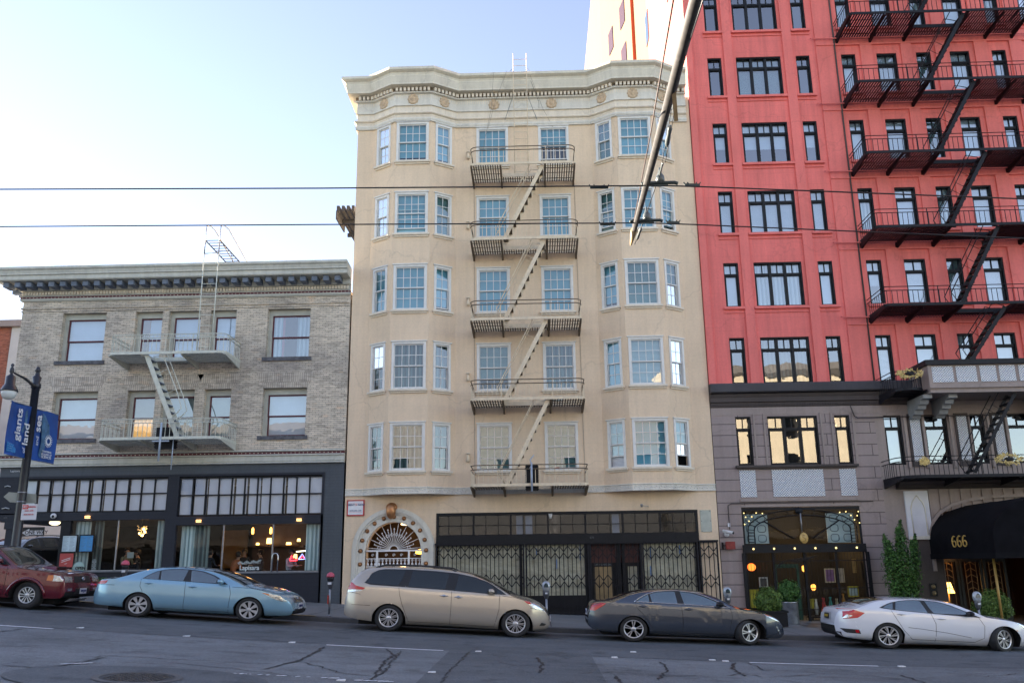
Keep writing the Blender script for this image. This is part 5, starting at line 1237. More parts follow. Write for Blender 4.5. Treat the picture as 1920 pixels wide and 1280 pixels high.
for _ in range(30):
    X=at(1800,1014,yy)[0]; yy+=(12.56-X)*-2 if False else 0
best=min([(-i*.05,abs(at(1800,1014,-i*.05)[0]-12.555)) for i in range(80)],key=lambda q:q[1])[0]
zc_=at(1800,1014,best)[1]
sy=abs(min([(-i*.05,abs(at(1786,1014,-i*.05)[0]-12.555)) for i in range(80)],key=lambda q:q[1])[0]-min([(-i*.05,abs(at(1816,1014,-i*.05)[0]-12.555)) for i in range(80)],key=lambda q:q[1])[0])
for k in (-1,0,1):
    mb=MB(); kx=sy/3.0; f=lambda a,b: Vector((12.545,best-(k*kx+a*kx),zc_+b))
    mb.tube([f(.33*math.cos(t),-.07+.085*math.sin(t)) for t in [j*math.pi/8 for j in range(17)]],.019,6)
    mb.tube([f(-.33,-.07),f(-.34,.02),f(-.22,.11),f(.0,.155),f(.26,.14)],[.022,.026,.024,.018,.012],6); mb.build('numeral',MT['goldp'],aw)
mb=MB(); mb.tube([(12.77,-3.5,-.55),(12.77,-3.5,1.7)],.036,10); mb.build('brass_pole',M('brass',(.30,.19,.05),.4,.1,metal=.3),aw)
mb=MB(); mb.tube([(18.4,-3.5,-.75),(18.4,-3.5,1.7)],.05,10); mb.build('brass_pole',bpy.data.materials['brass'],aw)
# boutique front
bf=MB(); x0,x1=6.63,10.46
bf.box(x0,x1,.0,.1,3.22,3.30); bf.box(x0,x0+.06,.0,.1,-.4,3.22); bf.box(x1-.06,x1,.0,.1,-.6,3.22); bf.box(x0-.05,x1+.05,-.1,.1,1.86,2.12)
for x in (7.55,8.55,9.55): bf.box(x-.04,x+.04,.02,.1,-.6,1.86)
shopb=bf.build('boutique_front',MT['black'],hb)
g=MB(); g.quad((x0,.08,-.6),(x1,.08,-.6),(x1,.08,3.25),(x0,.08,3.25)); g.build('pane',MT['shopglass'],shopb)
# art-deco arch ironwork in the transom
mb=MB(); cx=8.54
def arcp(rx,rz,z0,t0,t1,n=24): return [(cx+rx*math.cos(math.radians(t0+(t1-t0)*i/n)),-.03,z0+rz*math.sin(math.radians(t0+(t1-t0)*i/n))) for i in range(n+1)]
o=arcp(1.75,.62,2.6,0,180); inn=arcp(1.55,.46,2.58,0,180)
mb.tube(o,.02,5); mb.tube(inn,.02,5)
for a,b in zip(o[::2],inn[::2]): mb.tube([a,b],.014,4)
for s in (-1,1):
    for k in range(5): mb.tube([(cx+s*1.75,-.03,2.6-k*.1),(cx+s*1.55,-.03,2.58-k*.1)],.012,4)
    mb.tube([(cx+s*1.75,-.03,2.6),(cx+s*1.75,-.03,2.15)],.02,5); mb.tube([(cx+s*1.55,-.03,2.58),(cx+s*1.55,-.03,2.15)],.02,5)
    mb.tube([(cx+s*1.2,-.03,2.85),(cx+s*.3,-.03,2.3)],.022,5)
    for k in range(4):
        for q in range(3-k if k<3 else 0): mb.tube([(cx+s*(1.8-.17*q)+.07*math.cos(a),-.03,3.14-.17*k+.07*math.sin(a)) for a in [j*math.pi/4 for j in range(9)]],.008,4)
    for k in range(4): mb.tube([(cx+s*(.25+.12*k)+.06*math.cos(a)*(1-a/9),-.03,2.32+.06*math.sin(a)*(1-a/9)) for a in [j*.7 for j in range(11)]],.01,4)
mb.lathe([(.001,-.06),(.12,-.05),(.13,.0)],(cx-.05,-.0,3.18),12,'y'); mb.build('arch_ironwork',MT['black'],shopb)
mb=MB(); mb.tube([(cx-.02,-.05,2.5),(cx-.02,-.05,3.1)],.022,6); mb.build('hanging_rod',MT['steel'],shopb)
mb=MB(); mb.lathe([(.001,-.05),(.13,-.04),(.14,0)],(cx+.02,-.05,2.31),18,'y',1,1.25); md=mb.build('medallion',M('gold_disc',(.62,.42,.14),.4,.1),shopb)
mb=MB(); mb.tube([(cx+.05,-.1,2.38),(cx-.02,-.1,2.42),(cx-.03,-.1,2.34),(cx+.05,-.1,2.30),(cx+.05,-.1,2.23),(cx-.03,-.1,2.21)],.01,4); mb.build('monogram',M('gold_dk',(.3,.17,.04),.5,0),md)
mb=MB()
for k in range(6): mb.sphere((6.9+k*.66,-.11,1.99),.032)
for s in (-1,1):
    for dx,dz in ((1.8,.55),(1.6,.56),(1.45,.68),(1.7,.42),(1.85,.68),(1.25,.66),(1.85,.32)): mb.sphere((cx+s*dx,-.06,2.45+dz),.02)
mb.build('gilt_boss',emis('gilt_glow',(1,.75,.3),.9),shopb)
# white patterned transom boards behind glass
for a,b in ((6.72,7.5),(9.4,10.3)):
    mb=MB(); mb.box(a,b,.2,.22,2.16,3.1); pb=mb.build('patterned_board',M('pale_blue_board',(.42,.52,.56),.6,.06,3),shopb)
    mb=MB()
    for i in range(2):
        for j in range(3):
            cxx=a+(b-a)*(.27+.46*i); cz=2.32+j*.31; pts=[(cxx+.13*math.copysign(abs(math.cos(t))**.6,math.cos(t)),.195,cz+.11*math.copysign(abs(math.sin(t))**.6,math.sin(t))) for t in [k*math.pi/8 for k in range(17)]]; mb.tube(pts,.014,4)
    mb.build('pattern',MT['greytrim'],pb)
# window security bars and scroll
mb=MB()
for k in range(38):
    x=6.68+k*.1
    mb.box(x-.005,x+.005,-.12,-.108,zs(x)+.05,1.84)
for z in (1.6,.75,.1): mb.box(6.6,10.5,-.125,-.103,z-.012,z+.012)
for k in range(5): mb.tube([(7.6+k*.02,-.13,1.4+.03*k),(7.9,-.13,1.62),(8.3,-.13,1.55+k*.03),(8.9,-.13,1.75)],.012,4)
for x in (6.58,10.53): mb.box(x-.04,x+.04,-.14,0,-.5,1.86); 
mb.build('security_bars',MT['black'],shopb)
mb=MB(); mb.box(6.6,10.5,3.5,3.55,-.7,3.4); mb.quad((6.64,.1,-.6),(6.64,3.5,-.6),(6.64,3.5,3.4),(6.64,.1,3.4)); mb.quad((10.45,.1,-.6),(10.45,3.5,-.6),(10.45,3.5,3.4),(10.45,.1,3.4)); mb.box(6.64,10.45,.12,3.5,3.33,3.38); mb.box(6.64,10.45,.2,3.5,-.62,-.5)
mb.build('boutique_room',M('boutique_wall',(.022,.02,.016),.8,.2,1),shopb)
mb=MB(); mb.box(7.72,7.8,.7,.75,-.5,1.5); mb.box(8.45,8.53,.7,.75,-.5,1.5); mb.box(7.8,8.45,.7,.75,1.38,1.5); mb.box(7.8,8.45,.7,.75,-.5,.45); dd=mb.build('boutique_door',M('dark_green_paint',(.015,.085,.055),.4,.1),shopb)
plight('hotel_building',(9.2,1.8,2.4),9,(1,.6,.28))
# goods on display
def goods(kind,label,x0,x1,y,z0,z1,col,frame_col=None,emis_=0):
    t=thing(kind,label,kind.replace('_',' '),((x0+x1)/2,y,z0)); mb=MB(); mb.box(x0,x1,y,y+.04,z0,z1); mb.build('frame',M(kind+'_frame',frame_col or col,.5,.1),t)
    e=.12*(x1-x0); mb=MB(); mb.box(x0+e,x1-e,y-.006,y-.001,z0+e,z1-e); mb.build('picture',M(kind+'_picture',col,.5,.3,6,emit=col if emis_ else None,estr=emis_),t); return t
goods('picture_frame','tilted white framed picture in the left boutique window',7.12,7.4,.4,.78,1.1,(.08,.08,.09),(.6,.62,.62))
goods('picture_frame','large pale framed picture with purple print behind the boutique bars',9.28,9.62,.5,.9,1.35,(.25,.12,.3),(.6,.5,.35),0)
goods('picture_frame','pale framed picture right of the purple one in the boutique',9.68,9.92,.5,.9,1.35,(.5,.42,.35),(.6,.5,.35))
goods('picture_frame','tall narrow gilt frame at the right edge of the boutique window',10.2,10.32,.5,1.2,1.65,(.45,.28,.10),(.5,.33,.12))
goods('display_box','bright yellow display box low in the left boutique window',6.78,7.08,.4,.15,.72,(.62,.55,.04),(.6,.5,.03))
goods('display_box','yellow and pale blue display box low in the right boutique window',9.98,10.32,.5,.45,.78,(.45,.6,.62),(.6,.55,.05))
goods('display_box','dim yellow box low behind the boutique middle bars',8.75,9.0,.6,.1,.4,(.35,.30,.02),(.35,.3,.02))
t=thing('paper_lantern','round orange red paper lantern in the left boutique window','lantern',(6.9,.45,1.3)); mb=MB(); mb.sphere((6.92,.45,1.42),.14,.14,.12,12,8); mb.build('shade',M('lantern_red',(.7,.10,.03),.5,.1,emit=(1,.15,.02),estr=.5),t); mb=MB(); mb.tube([(6.92,.45,1.5),(6.92,.45,3.1)],.005,4); mb.build('cord',MT['black'],t)
for i,(x,z,lab) in enumerate(((8.75,1.35,'small orange lantern right of the boutique door'),(9.0,.75,'amber glass lantern low right of the boutique door'))):
    t=thing('glow_lantern',lab,'lantern',(x,.9,z)); mb=MB(); mb.lathe([(.03,-.1),(.08,-.04),(.08,.06),(.03,.1)],(x,.9,z),10); mb.build('shade',emis('glow_l',(1,.35,.06),1.3),t); mb=MB(); mb.tube([(x,.9,z+.1),(x,.9,3.15)],.005,4); mb.build('cord',MT['black'],t)
rg=random.Random(9)
for i,nm in enumerate(('white vase','red vase','teal vase','cream figurine','amber bowl','blue vase')):
    x=8.95+.22*i+rg.uniform(-.03,.03); z=.05+rg.uniform(0,.15); t=thing('ornament',nm+' standing inside the right boutique window','ornament',(x,.6,z-.2)); c_=[(.6,.6,.58),(.5,.04,.04),(.04,.3,.3),(.6,.55,.4),(.5,.25,.04),(.05,.12,.4)][i]
    mb=MB(); h=rg.uniform(.25,.5); mb.lathe([(.05,-.2),(.075,0),(.05,h*.6),(.03,h*.8),(.045,h)],(x,.6,z),10); mb.build('body',M('ornament_glaze',c_,.3,.2,6),t)
t=thing('display_shelf','low dark shelf carrying the ornaments inside the boutique','shelf',(9.5,.6,-.5)); mb=MB(); mb.box(8.7,10.4,.45,.9,-.19,-.15); mb.box(8.75,8.8,.5,.8,-.6,-.19); mb.box(10.3,10.35,.5,.8,-.6,-.19); mb.build('board',MT['black'],t)
# big balcony
mb=MB(); XB=12.55
mb.box(XB,HR,-1.55,0,6.72,7.0); mb.box(XB-.03,HR,-1.62,-1.55,6.86,7.0); mb.box(XB,HR,-1.52,-1.44,7.0,7.62); mb.box(XB,XB+.08,-1.44,0,7.0,7.62)
mb.box(XB-.0,XB+.12,-1.56,-1.52,7.0,7.62)
bl=mb.build('stone_balcony',MT['taupep'],hb)
mb=MB(); mb.box(XB-.08,HR,-1.64,-1.36,7.62,7.78); mb.box(XB-.08,XB+.12,-1.36,0,7.62,7.78); mb.build('coping',MT['black'],bl)
xs_=[1747,1787,1793,1831,1838,1868,1874,1904,1911,1945,1952,1985]
for k in range(0,12,2):
    a=at(xs_[k],700,-1.53)[0];b=at(xs_[k+1],700,-1.53)[0]; mb=MB(); mb.box(a,b,-1.545,-1.52,7.06,7.58); mb.build('lattice_panel',MT['lattice'],bl)
for x in (12.55,13.35,16.4,17.2):
    mb=MB(); pr=[(0,6.12),(-.25,6.10),(-.35,6.2),(-.5,6.2),(-.58,6.34),(-.75,6.34),(-.82,6.46),(-.98,6.46),(-1.05,6.58),(-1.3,6.6),(-1.3,6.72),(0,6.72)]
    n=len(pr); mb.add([(x-.14,y,z) for y,z in pr]+[(x+.14,y,z) for y,z in pr],[tuple(range(n)),tuple(range(2*n-1,n-1,-1))]+[(i,(i+1)%n,n+(i+1)%n,n+i) for i in range(n)]); mb.build('corbel',M('corbel_stone',(.28,.29,.30),.7,.15,3) if x==12.55 else bpy.data.materials['corbel_stone'],hb)
# hotel fire escape
fe=thing('fire_escape','black iron fire escape zigzagging down the coral hotel front','fire escape',(14.7,0,4.1))
zh=[23.3,20.6,17.88,15.15,12.42,9.68]
for z in zh: landing(fe,11.5,18.0,z,1.5,(13.98,15.72,.6),MT['blacksteel'],MT['redsteel'],brk=(12.75,14.0,15.75,17.0),pitch=.095,r=.12,bal=.17,rail=.62)
for i in range(5): stair(fe,(15.62,zh[i]-.02),(14.02,zh[i+1]),-1.36,-.86,MT['blacksteel'],MT['blacksteel'],n=12,h=.12,railh=.45)
stair(fe,(15.45,9.6),(14.1,7.8),-1.3,-.8,MT['blacksteel'],MT['blacksteel'],n=8,h=.12,railh=.4)
stair(fe,(15.30,6.72),(13.66,4.2),-1.36,-.86,MT['blacksteel'],MT['blacksteel'],n=12,h=.1,railh=.45)
landing(fe,11.5,12.5,6.88,1.5,None,MT['blacksteel'],MT['blacksteel'],r=.5,pitch=.06,bal=.15,rail=.6)
landing(fe,11.35,20.5,4.10,1.5,None,MT['blacksteel'],MT['blacksteel'],r=.6,pitch=.06,bal=.15,rail=.62,brk=(13.2,15,17))
def wreath(px,py,y,w_,h_,lab,hole=True):
    x,z=at(px,py,y); t=thing('gilt_wreath',lab,'ornament',(x,y,z)); mb=MB(); r=random.Random(px)
    for i in range(90):
        a=r.uniform(0,2*math.pi); f=r.uniform(.55,1) if hole else r.uniform(0,1); cx_,cz_=x+math.cos(a)*w_*f,z+math.sin(a)*h_*f
        d=Vector((r.uniform(-1,1),r.uniform(-.3,.3),r.uniform(-1,1))).normalized()*.06; mb.bar(Vector((cx_,y,cz_))-d,Vector((cx_,y+.02*r.uniform(-1,1),cz_))+d,.022,.018)
    mb.build('leaf_scroll',M('gilt_leaf',(.55,.42,.16),.4,.3,20,metal=.2) if 'gilt_leaf' not in bpy.data.materials else bpy.data.materials['gilt_leaf'],t)
    if hole: mb=MB(); mb.sphere((x,y,z),w_*.35,.03,h_*.4); mb.build('centre_boss',MT['black'],t)
wreath(1706,700,-1.54,.42,.15,'wide gilt wreath on the small black balcony beside the stone one')
wreath(1893,860,-1.54,.45,.17,'wide gilt wreath on the lower black balcony, near the right edge')
wreath(1733,864,-1.54,.14,.13,'small round gilt ornament on the lower black balcony',False)
# ---------------------------------------------------------------- surroundings
# brick block across the side street
b=thing('corner_building','red brick block with pale corner beyond the side street','building',(-45,30,1.5))
Yb=26; xr,_z=at(21,640,Yb); _,zt=at(10,605,Yb)
m_=MB(); m_.box(xr-26,xr-.0,Yb,Yb+1,0,zt); m_.build('brick_front',MT['brickr'],b)
m_=MB(); m_.box(xr-26,xr+.9,Yb+1,Yb+46,0,zt-.3); m_.box(xr,xr+.9,Yb-.1,Yb+1,0,zt-.2); m_.build('pale_side',M('pale_side',(.50,.48,.46),.8,.08,1),b)
m_=MB(); m_.box(xr-26.2,xr+1.2,Yb-.4,Yb+1,zt-.35,zt+.1); m_.box(xr+.9,xr+1.3,Yb+4,Yb+44,zt-5,zt-4.6); m_.build('cornice',MT['taupep'],b)
for k in range(3):
    m_=MB(); m_.box(xr-1.9-2.6*k*1.5-.9,xr-1.9-2.6*k*1.5,Yb-.03,Yb+.1,zt-4.2,zt-2.1); m_.build('window',MT['carglass'],b)
# dark long building on the far side of the side street (seen through the corner porch), raised to block low sun
b=thing('side_street_building','dark wall building across the side street behind the corner porch, raised to block low sun','building',(-45,10,1))
m_=MB(); m_.box(-60,-36.5,-.5,Yb-5,0,12.5); m_.build('wall',M('dark_wall',(.10,.09,.09),.8,.1),b)
m_=MB(); m_.box(-36.5,-36.4,4,Yb-.5,3.6,3.9); m_.build('sign_band',M('pale_band',(.3,.3,.3),.6,.1),b)
m_=MB(); m_.box(-36.5,-36.3,14,16.2,4.1,4.5); m_.build('sign_board',M('sign_dim',(.45,.45,.45),.6,.1),b)
pavement('side_pavement',-60,-36.2,-6,120) 
# buildings across the street behind the photographer (they show in the window reflections)
def block(nm,label,x0,x1,y,z1,col,wcol=(.03,.035,.04),trim=(.2,.19,.18)):
    b=thing(nm,label,'building',((x0+x1)/2,y,0))
    nw=max(2,int((x1-x0)/2.4)); hol=[]
    for i in range(nw):
        xc=(x0+x1)/2-(x0+(x1-x0)*(i+.5)/nw); 
        for k in range(int((z1-5)/3)): hol.append(((i+.5)*(x1-x0)/nw-.55,(i+.5)*(x1-x0)/nw+.55,4.6+k*3.0,6.3+k*3.0))
    m_=MB(); wall(m_,(x1,y),(x0,y),-2,z1,hol,.25)
    for p,q in (((x0,y),(x0,y-14)),((x0,y-14),(x1,y-14)),((x1,y-14),(x1,y))): m_.quad((p[0],p[1],-2),(q[0],q[1],-2),(q[0],q[1],z1),(p[0],p[1],z1))
    m_.add([(x0,y,z1-.01),(x1,y,z1-.01),(x1,y-14,z1-.01),(x0,y-14,z1-.01)],[(0,1,2,3)]); m_.build('wall',stucco(nm+'_paint',col,stain=.1),b)
    m_=MB(); m_.box(x0,x1,y-.5,y-.4,-1,z1-.3); m_.build('interior',MT['dark'],b)
    m_=MB(); sweep(m_,[(x1,y),(x0,y)],[(0,z1+.3),(.6,z1+.3),(.5,z1-.2),(.15,z1-.5),(0,z1-.5)]); m_.box(x0,x1,y,y+.2,3.2,3.7); m_.build('cornice',stucco(nm+'_trim',trim),b)
    m_=MB(); m_.box(x0+.4,x1-.4,y+.0,y+.12,-1.5,3.15); m_.build('shopfront',MT['black'],b)  # black band added to darken what the car sides reflect
    m_=MB(); m_.box(x0+.05,x1-.05,y+.001,y+.10,3.8,min(8.2,z1-4)); m_.build('added_dark_base',M(nm+'_added_dark_base',(.13,.135,.14),.8,.1),b)  # dark slab added over the lower wall to cut warm reflections
    return b
block('opposite_apartments','sunlit buff apartment block mirrored in the hotel windows',9.5,26,-36,15.8,(.66,.58,.42))
block('opposite_shops','dark brown commercial block mirrored in the lower cream windows',-14,9,-36,13.5,(.42,.41,.39))
block('opposite_corner_block','grey green corner block mirrored in the brick building windows',-38,-14.4,-36,12,(.15,.16,.18))
# unseen block added further west to keep low sun off the road
t=thing('west_sun_blocker','unseen pale block added beyond the side street to block low sun','building',(-80,10,1)); m_=MB(); m_.box(-100,-61,-.5,20,0,13); m_.build('wall',MT['taupep'],t); m_=MB(); [m_.box(-99+4*k,-97.4+4*k,-.56,-.49,z,z+1.7) for k in range(9) for z in (4,7,10)]; m_.build('window',MT['carglass'],t)
# wooden pergola on the roof
t=thing('pergola','dark slatted roof pergola jutting past the cream building flank','pergola',(-9,9,11.4)); m_=MB()
Yp=6.5; xa,za=at(626,391,Yp)
for k in range(4):
    x=at(628+k*9.3,391,Yp)[0]; m_.bar((x+.14,Yp,za),(x+.14,Yp+8.5,za),.125,.26)
m_.build('slat',MT['slate'],t)
m_=MB(); 
for dy in (1.0,2.6,6.9): m_.box(xa+.05,GX0-.05 if False else xa+1.9,Yp+dy,Yp+dy+.1,za-.32,za-.14)
m_.box(xa+.9,xa+1.0,Yp+2,Yp+2.1,11,za-.3); m_.box(xa+.1,xa+.16,Yp,Yp+1.6,za-.5,za-.1); m_.build('beam',MT['slate'],t)
# ---------------------------------------------------------------- overhead bracket arm and trolley wires
ta=thing('trolley_pole','tall grey steel pole with long sloping bracket arm reaching over the street','pole',(1.2,-32.2,0))
m_=MB(); m_.tube([(1.2,-32.2,-.2),(1.2,-32.2,7.5)],[.14,.1],12); m_.build('post',MT['steel'],ta)
m_=MB(); m_.tube([(1.2,-32.2,6.0),(1.35,-22.9,6.0),(1.38,-17.9,6.0)],[.062,.052,.034],14); m_.build('bracket_arm',M('rusty_grey_steel',(.035,.033,.032),.6,.35,14),ta)
m_=MB(); m_.tube([(1.38,-17.9,6.0),(1.36,-17.6,5.9)],[.05,.015],8); m_.box(1.33,1.37,-21.3,-20.9,5.75,6.02) if False else None; m_.bar((1.36,-21.6,6.04),(1.42,-21.3,5.78),.04,.02); m_.build('end_cap',M('bronze_cap',(.30,.22,.12),.5,.2,9),ta)
def wirepath(pts): return pts
w1=[(at(-300,357,-19.7)[0],-19.7,at(-300,357,-19.7)[1])]+[(at(x,y,Y)[0],Y,at(x,y,Y)[1]) for x,y,Y in ((0,355,-19.65),(600,353,-19.5),(1237,348,-19.32),(1310,350,-19.35),(1920,373,-19.6),(2300,388,-19.7))]
w2=[(at(-300,427,-18.5)[0],-18.5,at(-300,427,-18.5)[1])]+[(at(x,y,Y)[0],Y,at(x,y,Y)[1]) for x,y,Y in ((0,425,-18.5),(600,421,-18.3),(1212,418,-18.15),(1300,421,-18.2),(1920,447,-18.5),(2300,463,-18.6))]
wm=M('wire_black',(.008,.008,.01),.5,0)
hangs=[]
for nm,wp,lab in (('trolley_wire',w1,'upper black overhead trolley wire crossing the whole street view'),('trolley_wire',w2,'lower black overhead trolley wire crossing the whole street view')):
    t=thing(nm,lab,'wire',wp[3],'overhead trolley wires'); m_=MB(); m_.tube(wp,.0085,6); m_.build('cable',wm,t)
    c=Vector(wp[3]); m_=MB(); u=Vector((1,0,0))
    m_.tube([c-u*.22+Vector((0,0,.02)),c-u*.18+Vector((0,0,.035)),c+u*.18+Vector((0,0,.035)),c+u*.22+Vector((0,0,.02))],.022,6)
    m_.bar(c+u*-.1+Vector((0,0,.0)),c+u*.1,.02,.02); m_.build('clamp',MT['greytrim'] if False else M('teal_black_iron',(.02,.035,.035),.5,.2,20) if 'teal_black_iron' not in bpy.data.materials else bpy.data.materials['teal_black_iron'],t)
    m_=MB(); cc=c+Vector((.01,0,.07)); m_.lathe([(.018,-.04),(.05,-.02),(.055,.0),(.05,.05),(.03,.08),(.018,.12),(.012,.16)],cc,12); m_.build('insulator',M('glazed_insulator',(.10,.115,.115),.3,.1) if 'glazed_insulator' not in bpy.data.materials else bpy.data.materials['glazed_insulator'],t)
    # splice sleeves with bolts
    for sx in ((.30,.48) if nm and wp is w1 else (.27,.44),(-.84,-.62) if wp is w1 else (-.62,-.42)):
        a=c+Vector((sx[0],0,0)); b_=c+Vector((sx[1],0,-.006)); m_=MB(); m_.bar(a,b_,.022,.03)
        for f in (.05,.3,.7,.95): p=a.lerp(b_,f); m_.bar(p,p+Vector((.02*(1 if f>.5 else -1),0,.035)),.012,.012)
        m_.build('splice_sleeve',bpy.data.materials['teal_black_iron'],t)
# guy wires and strain insulators hanging from the arm
def px(x,y,Y): X,Z=at(x,y,Y); return Vector((X,Y,Z))
t=thing('guy_wire','thin rusty guy wire running just left of the bracket arm','wire',px(1220,250,-20)); m_=MB(); m_.tube([px(1266,-20,-24),px(1220,250,-20.3),px(1187,422,-17.85)],.007,5); m_.build('strand',M('rusty_strand',(.06,.035,.03),.7,0),t)
t=thing('span_wire','span wire with strain insulators hanging below the right of the bracket arm','wire',px(1265,200,-20.5)); m_=MB()
A=px(1325,-20,-23.6);B=px(1285,103,-21.9);C_=px(1266,180,-21.0);D=px(1236,330,-19.35);E_=px(1213,398,-18.2);F_=px(1190,458,-17.4)
m_.tube([A,B],.006,5); m_.tube([B,C_],.006,5); m_.tube([D,E_],.006,5); m_.tube([E_,F_],.006,5)
for a,b in ((px(1262,205,-20.6),px(1256,240,-20.3)),(px(1250,275,-20.0),px(1244,305,-19.8))):
    d=Vector((.018,0,0)); m_.tube([a-d,b-d],.005,4); m_.tube([a+d,b+d],.005,4)
m_.build('strand',wm,t)
for a,b,r in ((C_,px(1262,205,-20.6),.016),(px(1257,236,-20.3),px(1250,275,-20.0),.028),(px(1243,305,-19.8),D,.014),(px(1202,428,-17.8),px(1194,450,-17.5),.022)):
    m_=MB(); m_.tube([a,a.lerp(b,.15),a.lerp(b,.45),a.lerp(b,.55),a.lerp(b,.85),b],[r*.5,r,r*.8,r,r,r*.4],8); m_.build('strain_insulator',bpy.data.materials['glazed_insulator'],t)
# ---------------------------------------------------------------- street furniture
def depz(px,py,z):
    d=(px-960)/FPX*CR-(py-640)/FPX*CU+CF; t=(z-CAMLOC.z)/d.z; return CAMLOC+t*d
YL=-5.75
xl=at(45,900,YL)[0]
sl=thing('street_lamp','black ornate street lamp post with one hanging lantern, at the left kerb','street lamp',(xl,YL,zs(xl)))
zb=zs(xl); ztop=at(65,688,YL)[1]
iron=M('lamp_iron',(.012,.015,.024),.35,.2,9)
mb=MB(); mb.lathe([(.26,0),(.26,.12),(.22,.16),(.2,.5),(.15,.6),(.14,.95),(.125,1.0),(.115,2.5),(.10,ztop-zb-.62),(.13,ztop-zb-.6),(.13,ztop-zb-.5),(.09,ztop-zb-.45),(.12,ztop-zb-.3),(.07,ztop-zb-.25),(.05,ztop-zb-.15),(.08,ztop-zb-.12),(.05,ztop-zb-.04),(.04,ztop-zb)],(xl,YL,zb),16); mb.build('pole',iron,sl)
Pa=Vector((xl,YL,at(62,727,YL)[1])); Pe=depz(22,697,Pa.z+.02)
dirv=(Pe-Pa); dirv.z=0; 
if dirv.length>2.2: Pe=Pa+dirv.normalized()*1.0
ln=(Pe-Pa).length
mb=MB(); mb.tube([Pa-dirv.normalized()*.28,Pa,Pa.lerp(Pe,.45)+Vector((0,0,.06)),Pe+dirv.normalized()*.1],[.02,.045,.035,.02],8); mb.sphere(Pa-dirv.normalized()*.28,.03); mb.tube([Pa+Vector((0,0,.05)),Pa.lerp(Pe,.5)+Vector((0,0,.04))],.03,6); mb.build('arm',iron,sl)
mb=MB(); mb.lathe([(.02,.22),(.045,.18),(.025,.13),(.05,.08),(.055,.0),(.03,-.05),(.08,-.1),(.115,-.13),(.12,-.33),(.15,-.37),(.205,-.48),(.21,-.51),(.19,-.51)],Pe,16); lh=mb.build('lantern',iron,sl)
mb=MB(); mb.lathe([(.19,-.505),(.185,-.58),(.15,-.66),(.09,-.71),(.001,-.73)],Pe,16); mb.build('globe',M('frosted_globe',(.60,.64,.62),.25,.08,4),lh)
# banners
def banner(corners,label,ztop_,zbot):
    A=depz(*corners[0],ztop_); B=depz(*corners[1],ztop_); return A,B
blue=M('banner_blue',(.012,.07,.30),.55,.25,1.2); wht=M('banner_white',(.62,.66,.72),.55,0); pal=M('banner_whale',(.05,.13,.24),.6,.5,5)
zt_=at(61,764,YL)[1]; zb_=at(54,860,YL)[1]
def mkbanner(A,B,label):
    # A near pole, B outer; both at top height
    A=Vector((A.x,A.y,0));B=Vector((B.x,B.y,0)); U=(B-A); W_=U.length; U.normalize(); N=Vector((U.y,-U.x,0))
    t=thing('banner',label,'banner',(A+B)/2+Vector((0,0,zb_)),'blue museum banners on the lamp post')
    mb=MB(); nx,nz=8,8; vs=[]
    for i in range(nx+1):
        for j in range(nz+1):
            p=A+U*W_*i/nx+N*(.025*math.sin(i*.8+j*.5)); vs.append((p.x,p.y,zb_+(zt_-zb_)*j/nz))
    mb.smooth=True; mb.add(vs,[(i*(nz+1)+j,(i+1)*(nz+1)+j,(i+1)*(nz+1)+j+1,i*(nz+1)+j+1) for i in range(nx) for j in range(nz)]); mb.build('cloth',blue,t)
    mb=MB(); 
    for z in (zt_,zb_): mb.tube([Vector((xl,YL,z)),B+Vector((0,0,z))],.014,6)
    mb.build('bracket_rod',MT['steel'],t)
    return t,A,U,N,W_
# outer corners of the two banners
def outer(px,py_t):
    p=depz(px,py_t,zt_); return p
A1=depz(59,763,zt_);B1=outer(7,746)
if (B1-A1).length>1.3: B1=A1+(B1-A1).normalized()*1.0
A2=depz(66,765,zt_);B2=outer(111,778)
if (B2-A2).length>1.5: B2=A2+(B2-A2).normalized()*1.1
t,A,U,N,W_=mkbanner(A1,B1,'blue banner reading giants of land, left of the lamp post')
H_=zt_-zb_
# text runs bottom to top; facing the camera
def bt(t,txt,size,u,v,A,U,N,flip,mat=wht,rot=True,**k):
    # u: fraction across measured left->right in the photo, v: fraction up
    def P(x,y,z):
        uu=(u*1.0); 
        X=(-y if rot else x); Z=(x if rot else y)
        left,right=(A+U*W_,A) if flip else (A,A+U*W_)
        d=(right-left).normalized(); nn=Vector((d.y,-d.x,0))
        q=left+(right-left)*uu+d*X+nn*(.035+z); return Vector((q.x,q.y,zb_+H_*v+Z))
    return text_mesh(txt,size,P,mat,'lettering',t,ext=.002,**k)
bt(t,'giants',H_*.27,.42,.60,A,U,N,True,bold=.006); bt(t,'land',H_*.26,.84,.45,A,U,N,True,bold=.006); bt(t,'of',H_*.13,.82,.14,A,U,N,True)
def bshape(t,A,U,flip,pts,mat,nm):
    left,right=(A+U*W_,A) if flip else (A,A+U*W_); d=(right-left).normalized(); nn=Vector((d.y,-d.x,0)); mb=MB()
    mb.add([tuple(left+(right-left)*a+nn*.03)[:2]+(zb_+H_*b,) for a,b in pts],[tuple(range(len(pts)))]); mb.build(nm,mat,t)
bshape(t,A,U,True,[(.02,.06),(.45,.06),(.45,.14),(.32,.18),(.38,.2),(.02,.24)],M('banner_lightblue',(.03,.20,.50),.6,0),'info_block')
for k in range(4): bt(t,'museum hours',H_*.035,.2,.085+.037*k,A,U,N,True,rot=False) if False else bshape(t,A,U,True,[(.05,.08+.04*k),(.3-.04*(k%2),.08+.04*k),(.3-.04*(k%2),.092+.04*k),(.05,.092+.04*k)],wht,'print_line')
bshape(t,A,U,True,[(.70,.88),(.78,.92),(.84,.8),(.82,.6),(.95,.5),(.75,.55),(.68,.45),(.60,.5),(.72,.62)],pal,'whale_print')
